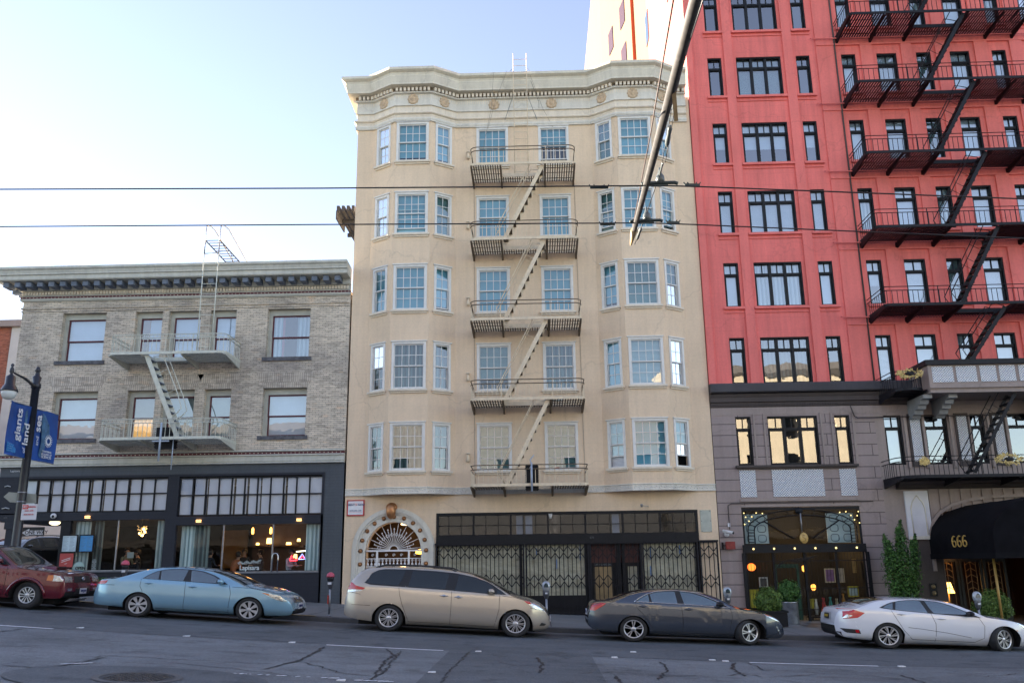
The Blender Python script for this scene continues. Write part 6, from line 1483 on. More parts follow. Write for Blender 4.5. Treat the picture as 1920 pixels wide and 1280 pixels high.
t,A,U,N,W_=mkbanner(A2,B2,'blue banner reading and sea with white sunburst emblem, right of the lamp post')
bt(t,'sea',H_*.26,.16,.72,A,U,N,False,bold=.006); bt(t,'and',H_*.13,.18,.38,A,U,N,False)
bshape(t,A,U,False,[(.3,.95),(.42,.9),(.62,.72),(.66,.55),(.58,.4),(.5,.2),(.38,.06),(.30,.12),(.36,.4),(.30,.7)],pal,'whale_print')
left,right=A,A+U*W_; d=(right-left).normalized(); nn=Vector((d.y,-d.x,0)); c=left+(right-left)*.64+nn*.036; mb=MB(); R0=.075;R1=.12;R2=.18
def bp(r,a): return (c.x+d.x*r*math.cos(a),c.y+d.y*r*math.cos(a),zb_+H_*.42+r*math.sin(a))
n=24
mb.add([bp(r,2*math.pi*k/n) for k in range(n) for r in (R0,R1)],[(2*k,2*k+1,(2*k+3)%(2*n),(2*k+2)%(2*n)) for k in range(n)])
for k in range(16): a=2*math.pi*k/16; mb.add([bp(R1,a-.09),bp(R2,a-.07),bp(R2,a+.07),bp(R1,a+.09)],[(0,1,2,3)])
mb.build('sunburst_emblem',wht,t)
for k,(s,sz) in enumerate((('CALIFORNIA',.055),('ACADEMY OF',.055),('SCIENCES',.075))): bt(t,s,H_*sz,.62,.205-.055*k,A,U,N,False,rot=False,bold=.001)
# signs on the post
t=thing('direction_sign','blank grey back of an arrow shaped street sign strapped to the lamp post','sign',(xl,YL,at(35,932,YL)[1])); q=[at(x,y,YL+.16) for x,y in ((7,931),(17,922),(68,926),(68,943),(50,943),(19,941))]
mb=MB(); mb.prism(q,YL+.15,YL+.165); mb.build('plate',M('sign_back',(.30,.32,.28),.5,.1,5),t); mb=MB(); zc=at(40,924,YL)[1]; mb.lathe([(.12,0),(.12,.03)],(xl,YL,zc),14); mb.lathe([(.12,-.25),(.12,-.22)],(xl,YL,zc),14); mb.build('strap',MT['steel'],t)
x0,z1=at(44,945,YL-.1);x1,z0=at(69,974,YL-.1)
t=thing('parking_sign','small white no parking sign with red print on the lamp post','sign',((x0+x1)/2,YL,z0)); mb=MB(); mb.box(x0,x1,YL-.15,YL-.14,z0,z1); mb.build('plate',M('sign_plate_white',(.60,.60,.64),.5,.05),t)
mb=MB(); mb.box(x0+.01,x0+(x1-x0)*.42,YL-.153,YL-.15,z1-.13,z1-.02); mb.build('red_block',sred,t)
cx=(x0+x1)/2
text_mesh('NO',.09,lambda x,y,z:Vector((x0+.08+x,YL-.156-z,z1-.075+y)),M('sign_letter_white',(.7,.7,.7),.5,0),'lettering',t)
for k,(s,sz) in enumerate((('PARKING',.062),('8 AM - 8 PM',.05),('MON WED FRI',.045))): text_mesh(s,sz,lambda x,y,z,k=k:Vector((cx+(.06 if k==0 else 0)+x*.9,YL-.153-z,z1-.075-.1*k+y)),sred,'lettering',t)
# one way sign in the side street
Yo=13.0
x0,z1=at(40,988,Yo);x1,z0=at(82,1008,Yo); t=thing('one_way_sign','black one way sign with white arrow on a pale post in the side street','sign',((x0+x1)/2,Yo,zs(-24)+.0))
mb=MB(); mb.box(x0,x1,Yo-.02,Yo,z0,z1); mb.build('plate',MT['trim'],t)
zm=(z0+z1)/2; h=(z1-z0); mb=MB(); mb.prism([(x0+.06,zm),(x0+.42,zm+h*.36),(x0+.42,zm+h*.2),(x1-.06,zm+h*.2),(x1-.06,zm-h*.2),(x0+.42,zm-h*.2),(x0+.42,zm-h*.36)],Yo-.03,Yo-.021); mb.build('arrow',MT['plate'],t)
text_mesh('ONE WAY',.24,lambda x,y,z:Vector(((x0+x1)/2+.2+x,Yo-.032-z,zm+y)),MT['trim'],'lettering',t,bold=.004)
mb=MB(); xm=(x0+x1)/2; mb.tube([(xm,Yo+.04,.9),(xm,Yo+.04,z1)],.04,6); mb.build('post',MT['alloy'],t)
# parking meters
def meter(px_,pink,label,i,Ym=-5.72):
    x,_=at(px_,1100,Ym); z=zs(x); t=thing('parking_meter',label,'parking meter',(x,Ym,z),'parking meters along the kerb')
    mb=MB(); mb.tube([(x,Ym,z),(x,Ym,z+.72)],.028,8); mb.lathe([(.06,0),(.06,.02),(.03,.04)],(x,Ym,z),10); mb.build('post',MT['steel'],t)
    mb=MB(); mb.lathe([(.03,.66),(.05,.7),(.075,.76),(.085,.84),(.07,.87)],(x,Ym,z),12,'z',1,.8); 
    if not pink: pass
    hd=mb.build('housing',M('meter_grey',(.07,.075,.085),.35,.2,9) if 'meter_grey' not in bpy.data.materials else bpy.data.materials['meter_grey'],t)
    if pink:
        mb=MB(); mb.lathe([(.075,.86),(.09,.92),(.095,.97)],(x,Ym,z),12,'z',1,.8); mb.build('display_body',MT['trim'],t)
        mb=MB(); mb.lathe([(.105,.97),(.11,1.0),(.085,1.06),(.035,1.09),(.001,1.095)],(x,Ym,z),14,'z',1,.9); mb.build('hood',M('meter_pink',(.50,.08,.13),.4,.1) if 'meter_pink' not in bpy.data.materials else bpy.data.materials['meter_pink'],t)
    else:
        mb=MB(); mb.lathe([(.075,.86),(.10,.92),(.115,1.0),(.10,1.06),(.06,1.10),(.001,1.115)],(x,Ym,z),16,'z',1,.75); mb.build('hood',M('meter_silver',(.42,.45,.48),.25,.15,9,metal=.3) if 'meter_silver' not in bpy.data.materials else bpy.data.materials['meter_silver'],t)
        mb=MB(); mb.prism([(x-.06,z+.96),(x+.06,z+.96),(x+.05,z+1.03),(x,z+1.07),(x-.05,z+1.03)],Ym-.092,Ym-.08); mb.build('dial_window',MT['carglass'],t)
    mb=MB(); mb.box(x-.045,x+.045,Ym-.09,Ym-.07,z+.78,z+.84) if pink else mb.box(x-.03,x+.03,Ym-.085,Ym-.07,z+.79,z+.83); mb.build('card_label',MT['plate'],t)
    if i==1: mb=MB(); mb.box(x-.05,x-.02,Ym-.05,Ym+.0,z+.3,z+.52); mb.build('sticker',M('sticker_red',(.45,.05,.03),.5,.4,30),t)
meter(231,True,'pink hooded parking meter showing above the blue sedan trunk',0)
meter(619,True,'pink hooded parking meter between the blue sedan and the tan minivan',1)
meter(1024,False,'silver headed parking meter just ahead of the tan minivan',2)
meter(1363,False,'silver headed parking meter behind the charcoal sedan bonnet',3)
meter(1829,False,'silver headed parking meter behind the white sedan, before the round bush',4)
# wall devices
x,z=at(1362,998,0); t=thing('security_camera','white bullet security camera on the taupe wall left of the boutique','camera',(x,0,z)); mb=MB(); mb.tube([(x-.12,-.12,z+.05),(x+.12,-.38,z-.02)],[.055,.05],10); mb.sphere((x-.02,-.12,z-.06),.085); mb.tube([(x-.02,-.1,z-.06),(x-.02,0,z-.03)],.03,6); mb.build('housing',M('camera_body',(.60,.60,.62),.4,.05),t)
mb=MB(); mb.lathe([(.04,0),(.001,-.005)],(x+.13,-.385,z-.025),8,'y'); mb.build('lens',MT['trim'],t); mb=MB(); mb.box(x+.06,x+.13,-.05,0,z+.18,z+.3); mb.build('junction_box',MT['plate'],t)
x,z=at(1369,1022,-.1); t=thing('alarm_box','small dark red alarm box on a black bracket, left of the boutique','alarm box',(x,0,z)); mb=MB(); mb.box(x-.14,x+.14,-.22,-.05,z-.12,z+.12); mb.build('cover',M('alarm_red',(.22,.02,.02),.4,.2,9),t); mb=MB(); mb.bar((x-.2,-.03,z),(x-.1,-.12,z),.02); mb.box(x-.25,x-.2,-.05,0,z-.12,z+.1); mb.build('bracket',MT['black'],t)
x,z=at(1750,1105,0); t=thing('intercom_panel','small dark intercom panel with two brass discs beside the hotel door','panel',(x,0,z)); mb=MB(); mb.box(x-.12,x+.1,-.06,-.03,z-.2,z+.2); mb.build('plate',MT['black'],t); mb=MB(); [mb.lathe([(.001,-.09),(.06,-.08),(.07,-.06)],(x-.01,0,z+dz),12,'y') for dz in (-.1,.1)]; mb.build('brass_disc',M('dull_brass',(.22,.16,.08),.4,.1,metal=.3),t)
# ---------------------------------------------------------------- plants
def leaves(mb,c,r,n,rnd,size=.045,shell=.72,fz=1.):
    for _ in range(n):
        u=rnd.uniform(-1,1);a=rnd.uniform(0,2*math.pi);s=math.sqrt(1-u*u); k=rnd.uniform(shell,1)+.09*math.sin(a*5+u*3)+.07*math.sin(u*9+a*3)+(.12 if rnd.random()<.04 else 0)
        p=Vector(c)+Vector((r[0]*s*math.cos(a),r[1]*s*math.sin(a),r[2]*u))*k
        nrm=Vector((s*math.cos(a),s*math.sin(a),u))+Vector((rnd.uniform(-.8,.8),rnd.uniform(-.8,.8),rnd.uniform(-.5,.9))); nrm.normalize()
        t=nrm.orthogonal().normalized(); b=nrm.cross(t); th=rnd.uniform(0,6.28); t,b=t*math.cos(th)+b*math.sin(th),b*math.cos(th)-t*math.sin(th); sz=size*rnd.uniform(.6,1.3)
        mb.add([p-t*sz,p+b*sz*.5,p+t*sz,p-b*sz*.5],[(0,1,2,3)])
rp=random.Random(11)
def tallshrub(px0,px1,Y,ztop,label):
    xa,_=at(px0,1050,Y);xb,_=at(px1,1050,Y); xm=(xa+xb)/2; z0=zs(xm); t=thing('columnar_shrub',label,'shrub',(xm,Y,z0),)
    mb=MB(); W=(xb-xa)/2*1.2; H=ztop-z0
    sp=[(-.82,.86,.30),(-.45,.80,.3),(-.12,.93,.34),(.25,1.0,.34),(.55,.80,.3),(.95,.86,.22),(-.65,.72,.3),(.05,.85,.4)]
    for fx,fh,w in sp:
        hh=H*fh; n=int(hh/.09)
        for i in range(n):
            f=(i+.5)/n; zz=z0+.35+(hh-.35)*f; taper=min(1,(1-f)*2.6+.12)*(.62+.38*min(1,f*2.2)); cxx=xm+fx*W*(.50+.5*f)*.9
            leaves(mb,(cxx,Y+.15*math.sin(fx*9),zz),(w*W*1.5*taper,w*W*1.5*taper,.09),46,rp,.042,.35)
    mb.build('foliage',MT['leaf'],t,recalc=False); mb=MB(); mb.tube([(xm,Y,z0),(xm+.02,Y,z0+.9),(xm-.02,Y,z0+1.6)],[.06,.045,.02],7)
    for fx,_,_ in sp[:5]: mb.tube([(xm,Y,z0+.25),(xm+fx*W*.4,Y,z0+.8),(xm+fx*W*.7,Y,z0+1.8)],[.035,.025,.01],5)
    mb.build('trunk',M('bark',(.07,.05,.035),.8,.3,12) if 'bark' not in bpy.data.materials else bpy.data.materials['bark'],t)
    mb=MB(); mb.lathe([(.001,.0),(.22,0),(.3,.38),(.32,.42),(.28,.42),(.25,.3),(.001,.3)],(xm,Y,z0),14); mb.build('planter',MT['charc'],t)
tallshrub(1656,1724,-1.2,at(1690,975,-1.2)[1],'tall ragged dark green columnar shrub between the boutique and the hotel entrance')
def ballbush(name,label,px_,py_,rpx,Y,zbase,mat='leafy',pot=None,n=5200,rx=1,rz=1):
    x,z=at(px_,py_,Y); r=rpx/1620*(Y+29)*1.0; t=thing(name,label,'bush',(x,Y,zbase)); mb=MB(); leaves(mb,(x,Y,z),(r*rx,r*rx,r*rz),n,rp,.034,.55); leaves(mb,(x,Y,z),(r*rx*.8,r*rx*.8,r*.8*rz),int(n*.3),rp,.04,.6); mb.build('foliage',MT[mat],t,recalc=False)
    mb=MB(); mb.tube([(x,Y,zbase),(x,Y,z)],.03,6); [mb.tube([(x,Y,z-.25*r),(x+r*.6*math.cos(a),Y+r*.6*math.sin(a),z+.3*r)],.012,4) for a in (0,1.5,3,4.5)]; mb.build('stem',bpy.data.materials['bark'],t)
    if pot=='box':
        mb=MB(); zt=z-r*.75; 
        for a in ((x-.42,x+.42,Y-.3,Y-.26),(x-.42,x+.42,Y+.26,Y+.3),(x-.42,x-.38,Y-.26,Y+.26),(x+.38,x+.42,Y-.26,Y+.26)): mb.box(*a,zbase+.02,zt)
        mb.box(x-.45,x+.45,Y-.33,Y+.33,zt-.02,zt+.03); mb.build('planter',MT['black'],t)
    if pot=='drum':
        mb=MB(); zt=z-r*.95; mb.lathe([(.001,0),(.22,0),(.23,.03),(.23,zt-zbase),(.25,zt-zbase+.02),(.2,zt-zbase+.02),(.2,zt-zbase-.1),(.001,zt-zbase-.1)],(x,Y,zbase),20); mb.build('planter',M('dented_steel',(.5,.52,.54),.28,.3,6,bump=.6,bscale=5,metal=.9),t)
    if pot=='low':
        mb=MB(); mb.lathe([(.001,0),(.28,0),(.34,.3),(.3,.3),(.001,.25)],(x,Y,zbase),14); mb.build('planter',MT['charc'],t)
    return t
x_,_=at(1441,1130,-3.2); ballbush('boxwood_bush','round clipped green bush in a black box planter before the boutique',1441,1126,24,-3.2,zs(x_),'leafy','box')
x_,_=at(1481,1130,-1.6); ballbush('potted_bush','dark round bush in a shiny steel drum planter by the boutique door',1479,1108,20,-1.6,zs(x_),'leaf','drum',3600)
x_,_=at(1861,1130,-3.0); ballbush('boxwood_bush','round green bush behind the white sedan in front of the hotel entrance',1861,1136,30,-3.,zs(x_),'leafy','low',6500,1.05,.95)
xa,_=at(150,1095,-.55);xb,_=at(198,1095,-.55); t=thing('hedge','low green planter hedge under the left restaurant window','hedge',((xa+xb)/2,-.5,zs(xa))); mb=MB(); 
zz=at(175,1092,-.5)[1]
for i in range(16): leaves(mb,(xa-.5+(xb-xa+.6)*i/15,-.5,zz+rp.uniform(-.03,.03)),(.17,.2,.15),330,rp,.035,.5)
mb.build('foliage',MT['leaf'],t,recalc=False); mb=MB(); mb.box(xa-.7,xb+.2,-.75,-.2,zs(xa)-.1,zz-.08); mb.build('planter',MT['charc'],t)
# ---------------------------------------------------------------- cars
def pchip(pts):
    xs=[p[0] for p in pts]; ys=[p[1] for p in pts]; n=len(xs); h=[xs[i+1]-xs[i] for i in range(n-1)]; d=[(ys[i+1]-ys[i])/h[i] for i in range(n-1)]
    m=[d[0]]+[0 if d[i-1]*d[i]<=0 else 2*d[i-1]*d[i]/(d[i-1]+d[i]) for i in range(1,n-1)]+[d[-1]]
    def f(x):
        if x<=xs[0]: return ys[0]
        if x>=xs[-1]: return ys[-1]
        i=max(j for j in range(n-1) if xs[j]<=x); t=(x-xs[i])/h[i]
        return ys[i]*(1+2*t)*(1-t)**2+h[i]*m[i]*t*(1-t)**2+ys[i+1]*t*t*(3-2*t)+h[i]*m[i+1]*t*t*(t-1)
    return f
def hexmat(name,col,**k): return bpy.data.materials[name] if name in bpy.data.materials else M(name,col,**k)
def car(sp):
    root=thing(sp['name'],sp['label'],sp.get('cat','car'),(0,0,0),sp.get('group'))
    W=sp['W']; wb=sp['wb']; ar=sp.get('arch',.37); az=sp.get('archz',.33); rx=sp.get('r',.315); rz=sp.get('rz',.27)
    zt=pchip(sp['top']); zb0=pchip(sp['bot']); x0=sp['top'][0][0]; x1=sp['top'][-1][0]
    belt=sp['belt']; tum=sp.get('tum',.5); crease=sp.get('crease',.0)
    bz=lambda x: belt[0]+(belt[1]-belt[0])*max(-.3,min(1.3,x/wb))
    cz=rz
    def zb(x):
        z=zb0(x)
        for xc in (0,wb):
            u=(x-xc)/ar
            if abs(u)<1: z=max(z,cz*.82+az*1.04*math.sqrt(1-u*u))
        return z
    nr,nf=sp.get('nr',.52),sp.get('nf',.75); tipr,tipf=sp.get('tipr',.78),sp.get('tipf',.66)
    def wx(x):
        k=1
        if x-x0<nr: k=min(k,tipr+(1-tipr)*(1-(1-(x-x0)/nr)**2.3))
        if x1-x<nf: k=min(k,tipf+(1-tipf)*(1-(1-(x1-x)/nf)**2.3))
        fl=0
        for xc in (0,wb): fl+=.022*math.exp(-((x-xc)/.48)**4)
        return W*k-.022+fl
    def wy(x,z):
        w=wx(x); b=bz(x); m=.42
        if z<m: y=w*(1-.075*((m-z)/.3)**2)
        elif z<=b: t=(z-m)/(b-m); y=w*(1-.05*t*t)
        else: y=w*.95-(z-b)*tum-.25*(z-b)**2
        # body-side character line
        y-=crease*math.exp(-((z-(sp.get('cz',.6)+.02*x))/.03)**2)
        # rocker tuck
        if z<.26: y-=.06*(.26-z)/.1
        return max(.02,y)
    xs=set([x0,x1]); N=84
    for i in range(N+1): xs.add(x0+(x1-x0)*i/N)
    for i in range(1,9): e=.10*(i/9)**2; xs.add(x0+e); xs.add(x1-e)
    for xc in (0,wb):
        for i in range(13): a=math.pi*i/12; xs.add(xc+ar*math.cos(a))
        xs.add(xc-ar-.006); xs.add(xc+ar+.006)
    xs=sorted(xs); q=[xs[0]]
    for x in xs[1:]:
        if x-q[-1]>.0045: q.append(x)
    xs=q
    NS,NC=12,8; mb=MB(); secs=[]
    for x in xs:
        t=zt(x); b=min(zb(x),t-.01); b=min(b,t-.004); cr=min(sp.get('crown',.055),(t-b)*.35)
        g=max(0,min(1,(t-bz(x)-.05)/.2)); cr=cr*(1-.25*g)
        ze=t-cr; half=[(0,b),(wy(x,b)*.8,b)]
        for j in range(NS+1):
            z=b+(ze-b)*j/NS; half.append((wy(x,z),z))
        ye=wy(x,ze)
        for j in range(1,NC+1):
            a=math.pi/2*j/NC; k=1-j/NC; y=ye*math.cos(a)**.85 if j<NC else 0; u=y/ye; half.append((y,ze+cr*(1-u**2.6)))
        secs.append([(-y,z) for y,z in half]+[(y,z) for y,z in reversed(half[1:-1])])
    n=len(secs[0]); vs=[(x,y,z) for x,s in zip(xs,secs) for y,z in s]
    mb.smooth=True
    H=2+NS+1+NC
    for i in range(len(xs)-1):
        for j in range(n):
            k=(j+1)%n; under=(j in (0,)) or (j==n-1) or j==1 and False or (j==1 and True) or j==n-2
            f=[i*n+j,(i+1)*n+j,(i+1)*n+k,i*n+k]; mb.f.append(f); mb.mi.append(1 if (j in (0,1,n-1,n-2)) else 0); mb.sm.append(True)
    mb.v=[Vector(p) for p in vs]
    for s in (0,len(xs)-1): mb.f.append([s*n+j for j in range(n)]); mb.mi.append(0); mb.sm.append(False)
    # chassis block filling the wheel wells
    body=mb.build('body',[sp['paint'],MT['under']],root,angle=55)
    bm=bmesh.new(); bm.from_mesh(body.data); bv=BVHTree.FromBMesh(bm); bm.free()
    c=MB(); c.box(x0+.35,x1-.35,-W+.3,W-.3,.12,.42); c.build('chassis',MT['under'],body)
    def hit(view,a,b,off):
        if view=='L': o,d=Vector((a,-3,b)),Vector((0,1,0))
        elif view=='R': o,d=Vector((a,3,b)),Vector((0,-1,0))
        elif view=='F': o,d=Vector((x1+2,a,b)),Vector((-1,0,0))
        elif view=='B': o,d=Vector((x0-2,a,b)),Vector((1,0,0))
        else: o,d=Vector((a,b,4)),Vector((0,0,-1))
        l,nn,_,_=bv.ray_cast(o,d)
        if l is None: return None
        if nn.dot(d)>0: nn=-nn
        if nn.dot(-d)<.15: nn=(nn-d*.3).normalized()
        return l+nn*off
    def patch(poly,view,off,nx=14,nz=5):
        m=MB(); m.smooth=True; lo=min(p[0] for p in poly)+1e-4; hi=max(p[0] for p in poly)-1e-4; rows=[]
        ed=list(zip(poly,poly[1:]+poly[:1]))
        for i in range(nx+1):
            a=lo+(hi-lo)*i/nx; zs_=[p[1]+(q[1]-p[1])*(a-p[0])/(q[0]-p[0]) for p,q in ed if (p[0]-a)*(q[0]-a)<=0 and abs(p[0]-q[0])>1e-9]
            if len(zs_)<2: rows.append(None); continue
            l,h=min(zs_),max(zs_); rows.append([hit(view,a,l+(h-l)*j/nz,off) for j in range(nz+1)])
        idx={}
        for i,r in enumerate(rows):
            if r:
                for j,p in enumerate(r):
                    if p is not None: idx[(i,j)]=len(m.v); m.v.append(p)
        for i in range(nx):
            for j in range(nz):
                ks=[(i,j),(i+1,j),(i+1,j+1),(i,j+1)]
                if all(k in idx for k in ks): m.f.append([idx[k] for k in ks]); m.mi.append(0); m.sm.append(True)
        return m
    def both(poly,off,nx=14,nz=5): 
        m=patch(poly,'L',off,nx,nz); r=patch(poly,'R',off,nx,nz); m.add(r.v,r.f) if False else None
        base=len(m.v); m.v+=r.v; m.f+=[[base+k for k in f] for f in r.f]; m.mi+=r.mi; m.sm+=r.sm; return m
    def line(m,pts,view,r,off=.001,closed=False):
        pp=list(pts)+([pts[0]] if closed else []); out=[]
        for p,q in zip(pp[:-1],pp[1:]):
            k=max(2,int(math.hypot(q[0]-p[0],q[1]-p[1])/.06))
            for i in range(k): h=hit(view,p[0]+(q[0]-p[0])*i/k,p[1]+(q[1]-p[1])*i/k,off); out.append(h)
        out.append(hit(view,*pp[-1],off)); out=[o for o in out if o is not None]
        if len(out)>1: m.tube(out,r,5)
    # glass
    dlo=both(sp['dlo'],.003,22,5); dlo.build('window_surround',MT['trim'],body)
    for w in sp['wins']:
        if len(w)>2: both(w,.008,14,5).build('side_window',sp.get('glass',MT['carglass']),body)
    if sp.get('chrome'):
        m=MB(); line(m,sp['dlo'],'L',.009,.008,True); line(m,sp['dlo'],'R',.009,.008,True); m.build('window_trim',MT['chrome'],body)
    for nm,(xa,xb,s0,s1) in (('windscreen',sp['ws']),('rear_window',sp['rw'])):
        m=patch([(xa,-wy(xa,zt(xa)-.05)*s0),(xb,-wy(xb,zt(xb)-.05)*s1),(xb,wy(xb,zt(xb)-.05)*s1),(xa,wy(xa,zt(xa)-.05)*s0)],'T',.005,12,12); m.build(nm,MT['screen'],body)
    # panel gaps
    m=MB()
    for l in sp['gaps']: line(m,l,'L',.0045,.0005); line(m,l,'R',.0045,.0005)
    for l in sp.get('tgaps',()): line(m,l,'T',.004,.0005)
    m.build('panel_gap',MT['under'],body)
    # lamps
    for nm,poly,mat in sp['lamps']: both(poly,.007,10,4).build(nm,MT[mat],body)
    for nm,view,poly,mat in sp.get('faces',()): patch(poly,view,.006,12,4).build(nm,MT[mat] if isinstance(mat,str) else mat,body)
    # plate lettering, badges
    if 'plate' in sp:
        view,yc,zc_,pw,ph,mt,txt,tm=sp['plate']; h0=hit(view,yc,zc_,.02); s=1 if view=='F' else -1
        m=MB(); m.box(h0.x-.008,h0.x+.008,yc-pw/2,yc+pw/2,zc_-ph/2,zc_+ph/2); pl=m.build('licence_plate',MT[mt] if isinstance(mt,str) else mt,body)
        text_mesh(txt,ph*.62,lambda x,y,z:Vector((h0.x+s*(.009+z),yc+s*x,zc_+y)),tm,'plate_lettering',pl)
    # handles and mirrors
    m=MB()
    for hx,hz in sp['handles']:
        for v,sg in (('L',-1),('R',1)):
            p=hit(v,hx,hz,.0); 
            if p: m.sphere(p+Vector((0,sg*.02,0)),.105,.018,.016,12,6); m.sphere(p+Vector((0,sg*.004,.0)),.05,.012,.03,8,5)
    m.build('door_handle',sp.get('hmat',sp['paint']),body)
    mx,mz=sp['mirror']
    for v,sg in (('L',-1),('R',1)):
        p=hit(v,mx,mz,0); m=MB(); m.sphere(p+Vector((.0,sg*.12,.02)),.085,.10,.058,14,9); m.tube([p+Vector((.03,0,-.02)),p+Vector((.02,sg*.08,0))],.022,6); mm=m.build('mirror',sp.get('mmat',sp['paint']),body)
        m=MB(); m.sphere(p+Vector((-.05,sg*.12,.02)),.045,.085,.047,12,7); m.build('mirror_glass',MT['trim'],mm)
    # wheels
    for wi,(xc,sg) in enumerate(((0,-1),(wb,-1),(0,1),(wb,1))):
        yo=sg*(W-.035-(.03 if sp.get('steer') and xc else 0)); st=math.radians(sp.get('steer',0)) if xc else 0
        ph=sp.get('phase',.3)*(wi+1)
        Tm=Matrix.Translation((xc,yo,rz))@Matrix.Diagonal((1,1,rz/rx,1))@Matrix.Rotation(st,4,'Z')@Matrix.Diagonal((1,-sg,1,1))
        # local: outer face at y=0 facing -y
        rr=sp.get('rim',rx*.69)
        def mk(): q=MB(); q.T=Tm; return q
        w=mk(); w.lathe([(rr*.5,.05),(rr*.99,.055),(rr*.99,.18),(rr*.4,.18)],(0,0,0),28,'y'); wh=w.build('wheel',MT['under'],root)
        w=mk(); w.lathe([(rr,.02),(rr+.012,.0),(rx*.93,-.004),(rx*.985,.02),(rx,.045),(rx,.175),(rx*.97,.2),(rr,.2),(rr,.02)],(0,0,0),36,'y'); w.build('tyre',MT['rubber'],wh)
        w=mk(); w.lathe([(rr*.90,.05),(rr*.92,.012),(rr,.0),(rr*1.03,.004),(rr*1.02,.03),(rr*.97,.07)],(0,0,0),32,'y')
        w.lathe([(.001,.002),(.035,.004),(.06,.014),(.062,.05),(.001,.05)],(0,0,0),14,'y')
        ns,kind=sp['spokes']
        for k in range(ns):
            a=2*math.pi*k/ns+ph
            def pt(r,da,y): return (r*math.cos(a+da),y,r*math.sin(a+da))
            def spoke(d0,d1,w0,w1,tw=0):
                w.add([pt(.045,d0-w0,.012),pt(.045,d0+w0,.012),pt(rr*.94,d1+w1+tw,.012),pt(rr*.94,d1-w1+tw,.012),pt(.045,d0-w0,.045),pt(.045,d0+w0,.045),pt(rr*.94,d1+w1+tw,.05),pt(rr*.94,d1-w1+tw,.05)],[(0,1,2,3),(7,6,5,4),(0,4,5,1),(1,5,6,2),(2,6,7,3),(3,7,4,0)])
            if kind=='blade': spoke(0,0,.35,.24)
            elif kind=='twin': spoke(-.16,-.10,.16,.045); spoke(.16,.10,.16,.045)
            elif kind=='star': spoke(-.13,-.17,.17,.075); spoke(.13,.17,.17,.075)
            elif kind=='swirl': spoke(0,.35,.22,.10,.1); spoke(.1,.62,.12,.03,.1)
            elif kind=='loop': spoke(-.1,-.33,.15,.09); spoke(.1,.33,.15,.09)
        w.build('rim',sp.get('rimmat',MT['alloy']),wh)
    for f in sp.get('extra',()): f(root,body,hit,MB)
    return root
def place(o,X,Y,th,zoff=0,scale=1):
    o.location=(X,Y,zr(X)+zoff if zoff is not None else 0); o.rotation_euler=(0,-math.radians(th),0)
steelblue=carpaint('steel_blue_paint',(.23,.41,.54),.35,.2)
tan=carpaint('champagne_paint',(.46,.405,.34),.4,.22)
charcoal=carpaint('charcoal_metallic',(.055,.068,.095),.45,.18)
white=carpaint('pearl_white_paint',(.66,.68,.74),.05,.25)
maroonp=carpaint('dark_maroon_paint',(.11,.002,.012),.25,.2)
ink=M('plate_ink',(.04,.06,.18),.5,0)
blue_=dict(name='sedan',label='light steel blue four door sedan parked facing downhill, left of the tan minivan',group='cars parked along the kerb',W=.86,wb=2.644,paint=steelblue,tipf=.72,nf=.6,belt=(.845,.80),r=.315,rz=.275,
 top=[(-1.17,.46),(-1.15,.58),(-1.11,.70),(-1.07,.79),(-1.0,.855),(-.72,.885),(-.39,.965),(-.14,1.05),(.09,1.115),(.45,1.165),(.85,1.18),(1.24,1.165),(1.58,1.13),(1.92,1.05),(2.26,.93),(2.50,.835),(2.68,.80),(2.94,.765),(3.28,.68),(3.46,.60),(3.57,.50),(3.62,.38),(3.63,.30)],
 bot=[(-1.17,.44),(-1.15,.30),(-1.08,.25),(-.75,.23),(.34,.17),(2.25,.15),(2.94,.15),(3.4,.16),(3.56,.18),(3.61,.22),(3.63,.28)],
 dlo=[(.02,.872),(.15,.975),(.32,1.055),(.52,1.105),(.85,1.125),(1.15,1.12),(1.42,1.09),(1.68,1.02),(1.90,.92),(2.08,.815),(1.01,.845)],
 wins=[[(.06,.876),(.16,.96),(.32,1.035),(.38,1.055),(.40,.862)],[(.43,.862),(.41,1.065),(.55,1.09),(.85,1.105),(1.04,1.103),(1.03,.852)],[(1.15,.848),(1.12,1.10),(1.40,1.07),(1.66,1.0),(1.86,.91),(1.99,.83)]],
 ws=(1.62,2.46,.90,.86),rw=(-.30,.30,.80,.84),
 gaps=[[(.0,.86),(.0,.70),(.08,.58),(.2,.48),(.33,.36),(.36,.22)],[(1.06,.845),(1.09,.5),(1.08,.19)],[(2.12,.80),(2.18,.62),(2.15,.18)],[(.36,.225),(2.14,.20)],[(-1.0,.70),(-.62,.70)],[(2.2,.77),(2.7,.755),(3.2,.66)]],tgaps=[[(-.55,-.6),(-.55,.6)],[(2.62,-.6),(2.66,0),(2.62,.6)]],
 lamps=[('tail_lamp',[(-1.13,.70),(-1.07,.785),(-.80,.80),(-.84,.72)],'redlamp'),('headlamp',[(2.95,.655),(3.1,.66),(3.32,.615),(3.50,.50),(3.40,.485),(3.2,.55)],'clearlamp'),('indicator',[(2.92,.66),(3.02,.665),(3.09,.645),(3.12,.61)],'orangelamp')],
 faces=[('grille','F',[(-.42,.45),(.42,.45),(.36,.56),(-.36,.56)],'trim'),('lower_grille','F',[(-.5,.22),(.5,.22),(.45,.31),(-.45,.31)],'trim'),('tail_lamp','B',[(.5,.70),(.7,.70),(.7,.78),(.5,.78)],'redlamp'),('tail_lamp','B',[(-.7,.70),(-.5,.70),(-.5,.78),(-.7,.78)],'redlamp')],
 plate=('F',0,.37,.30,.13,'plate','5XKR214',ink),handles=[(.20,.775),(1.25,.735)],mirror=(1.93,.86),spokes=(7,'blade'),rimmat=M('hubcap_silver',(.45,.45,.47),.35,.1,metal=.5))
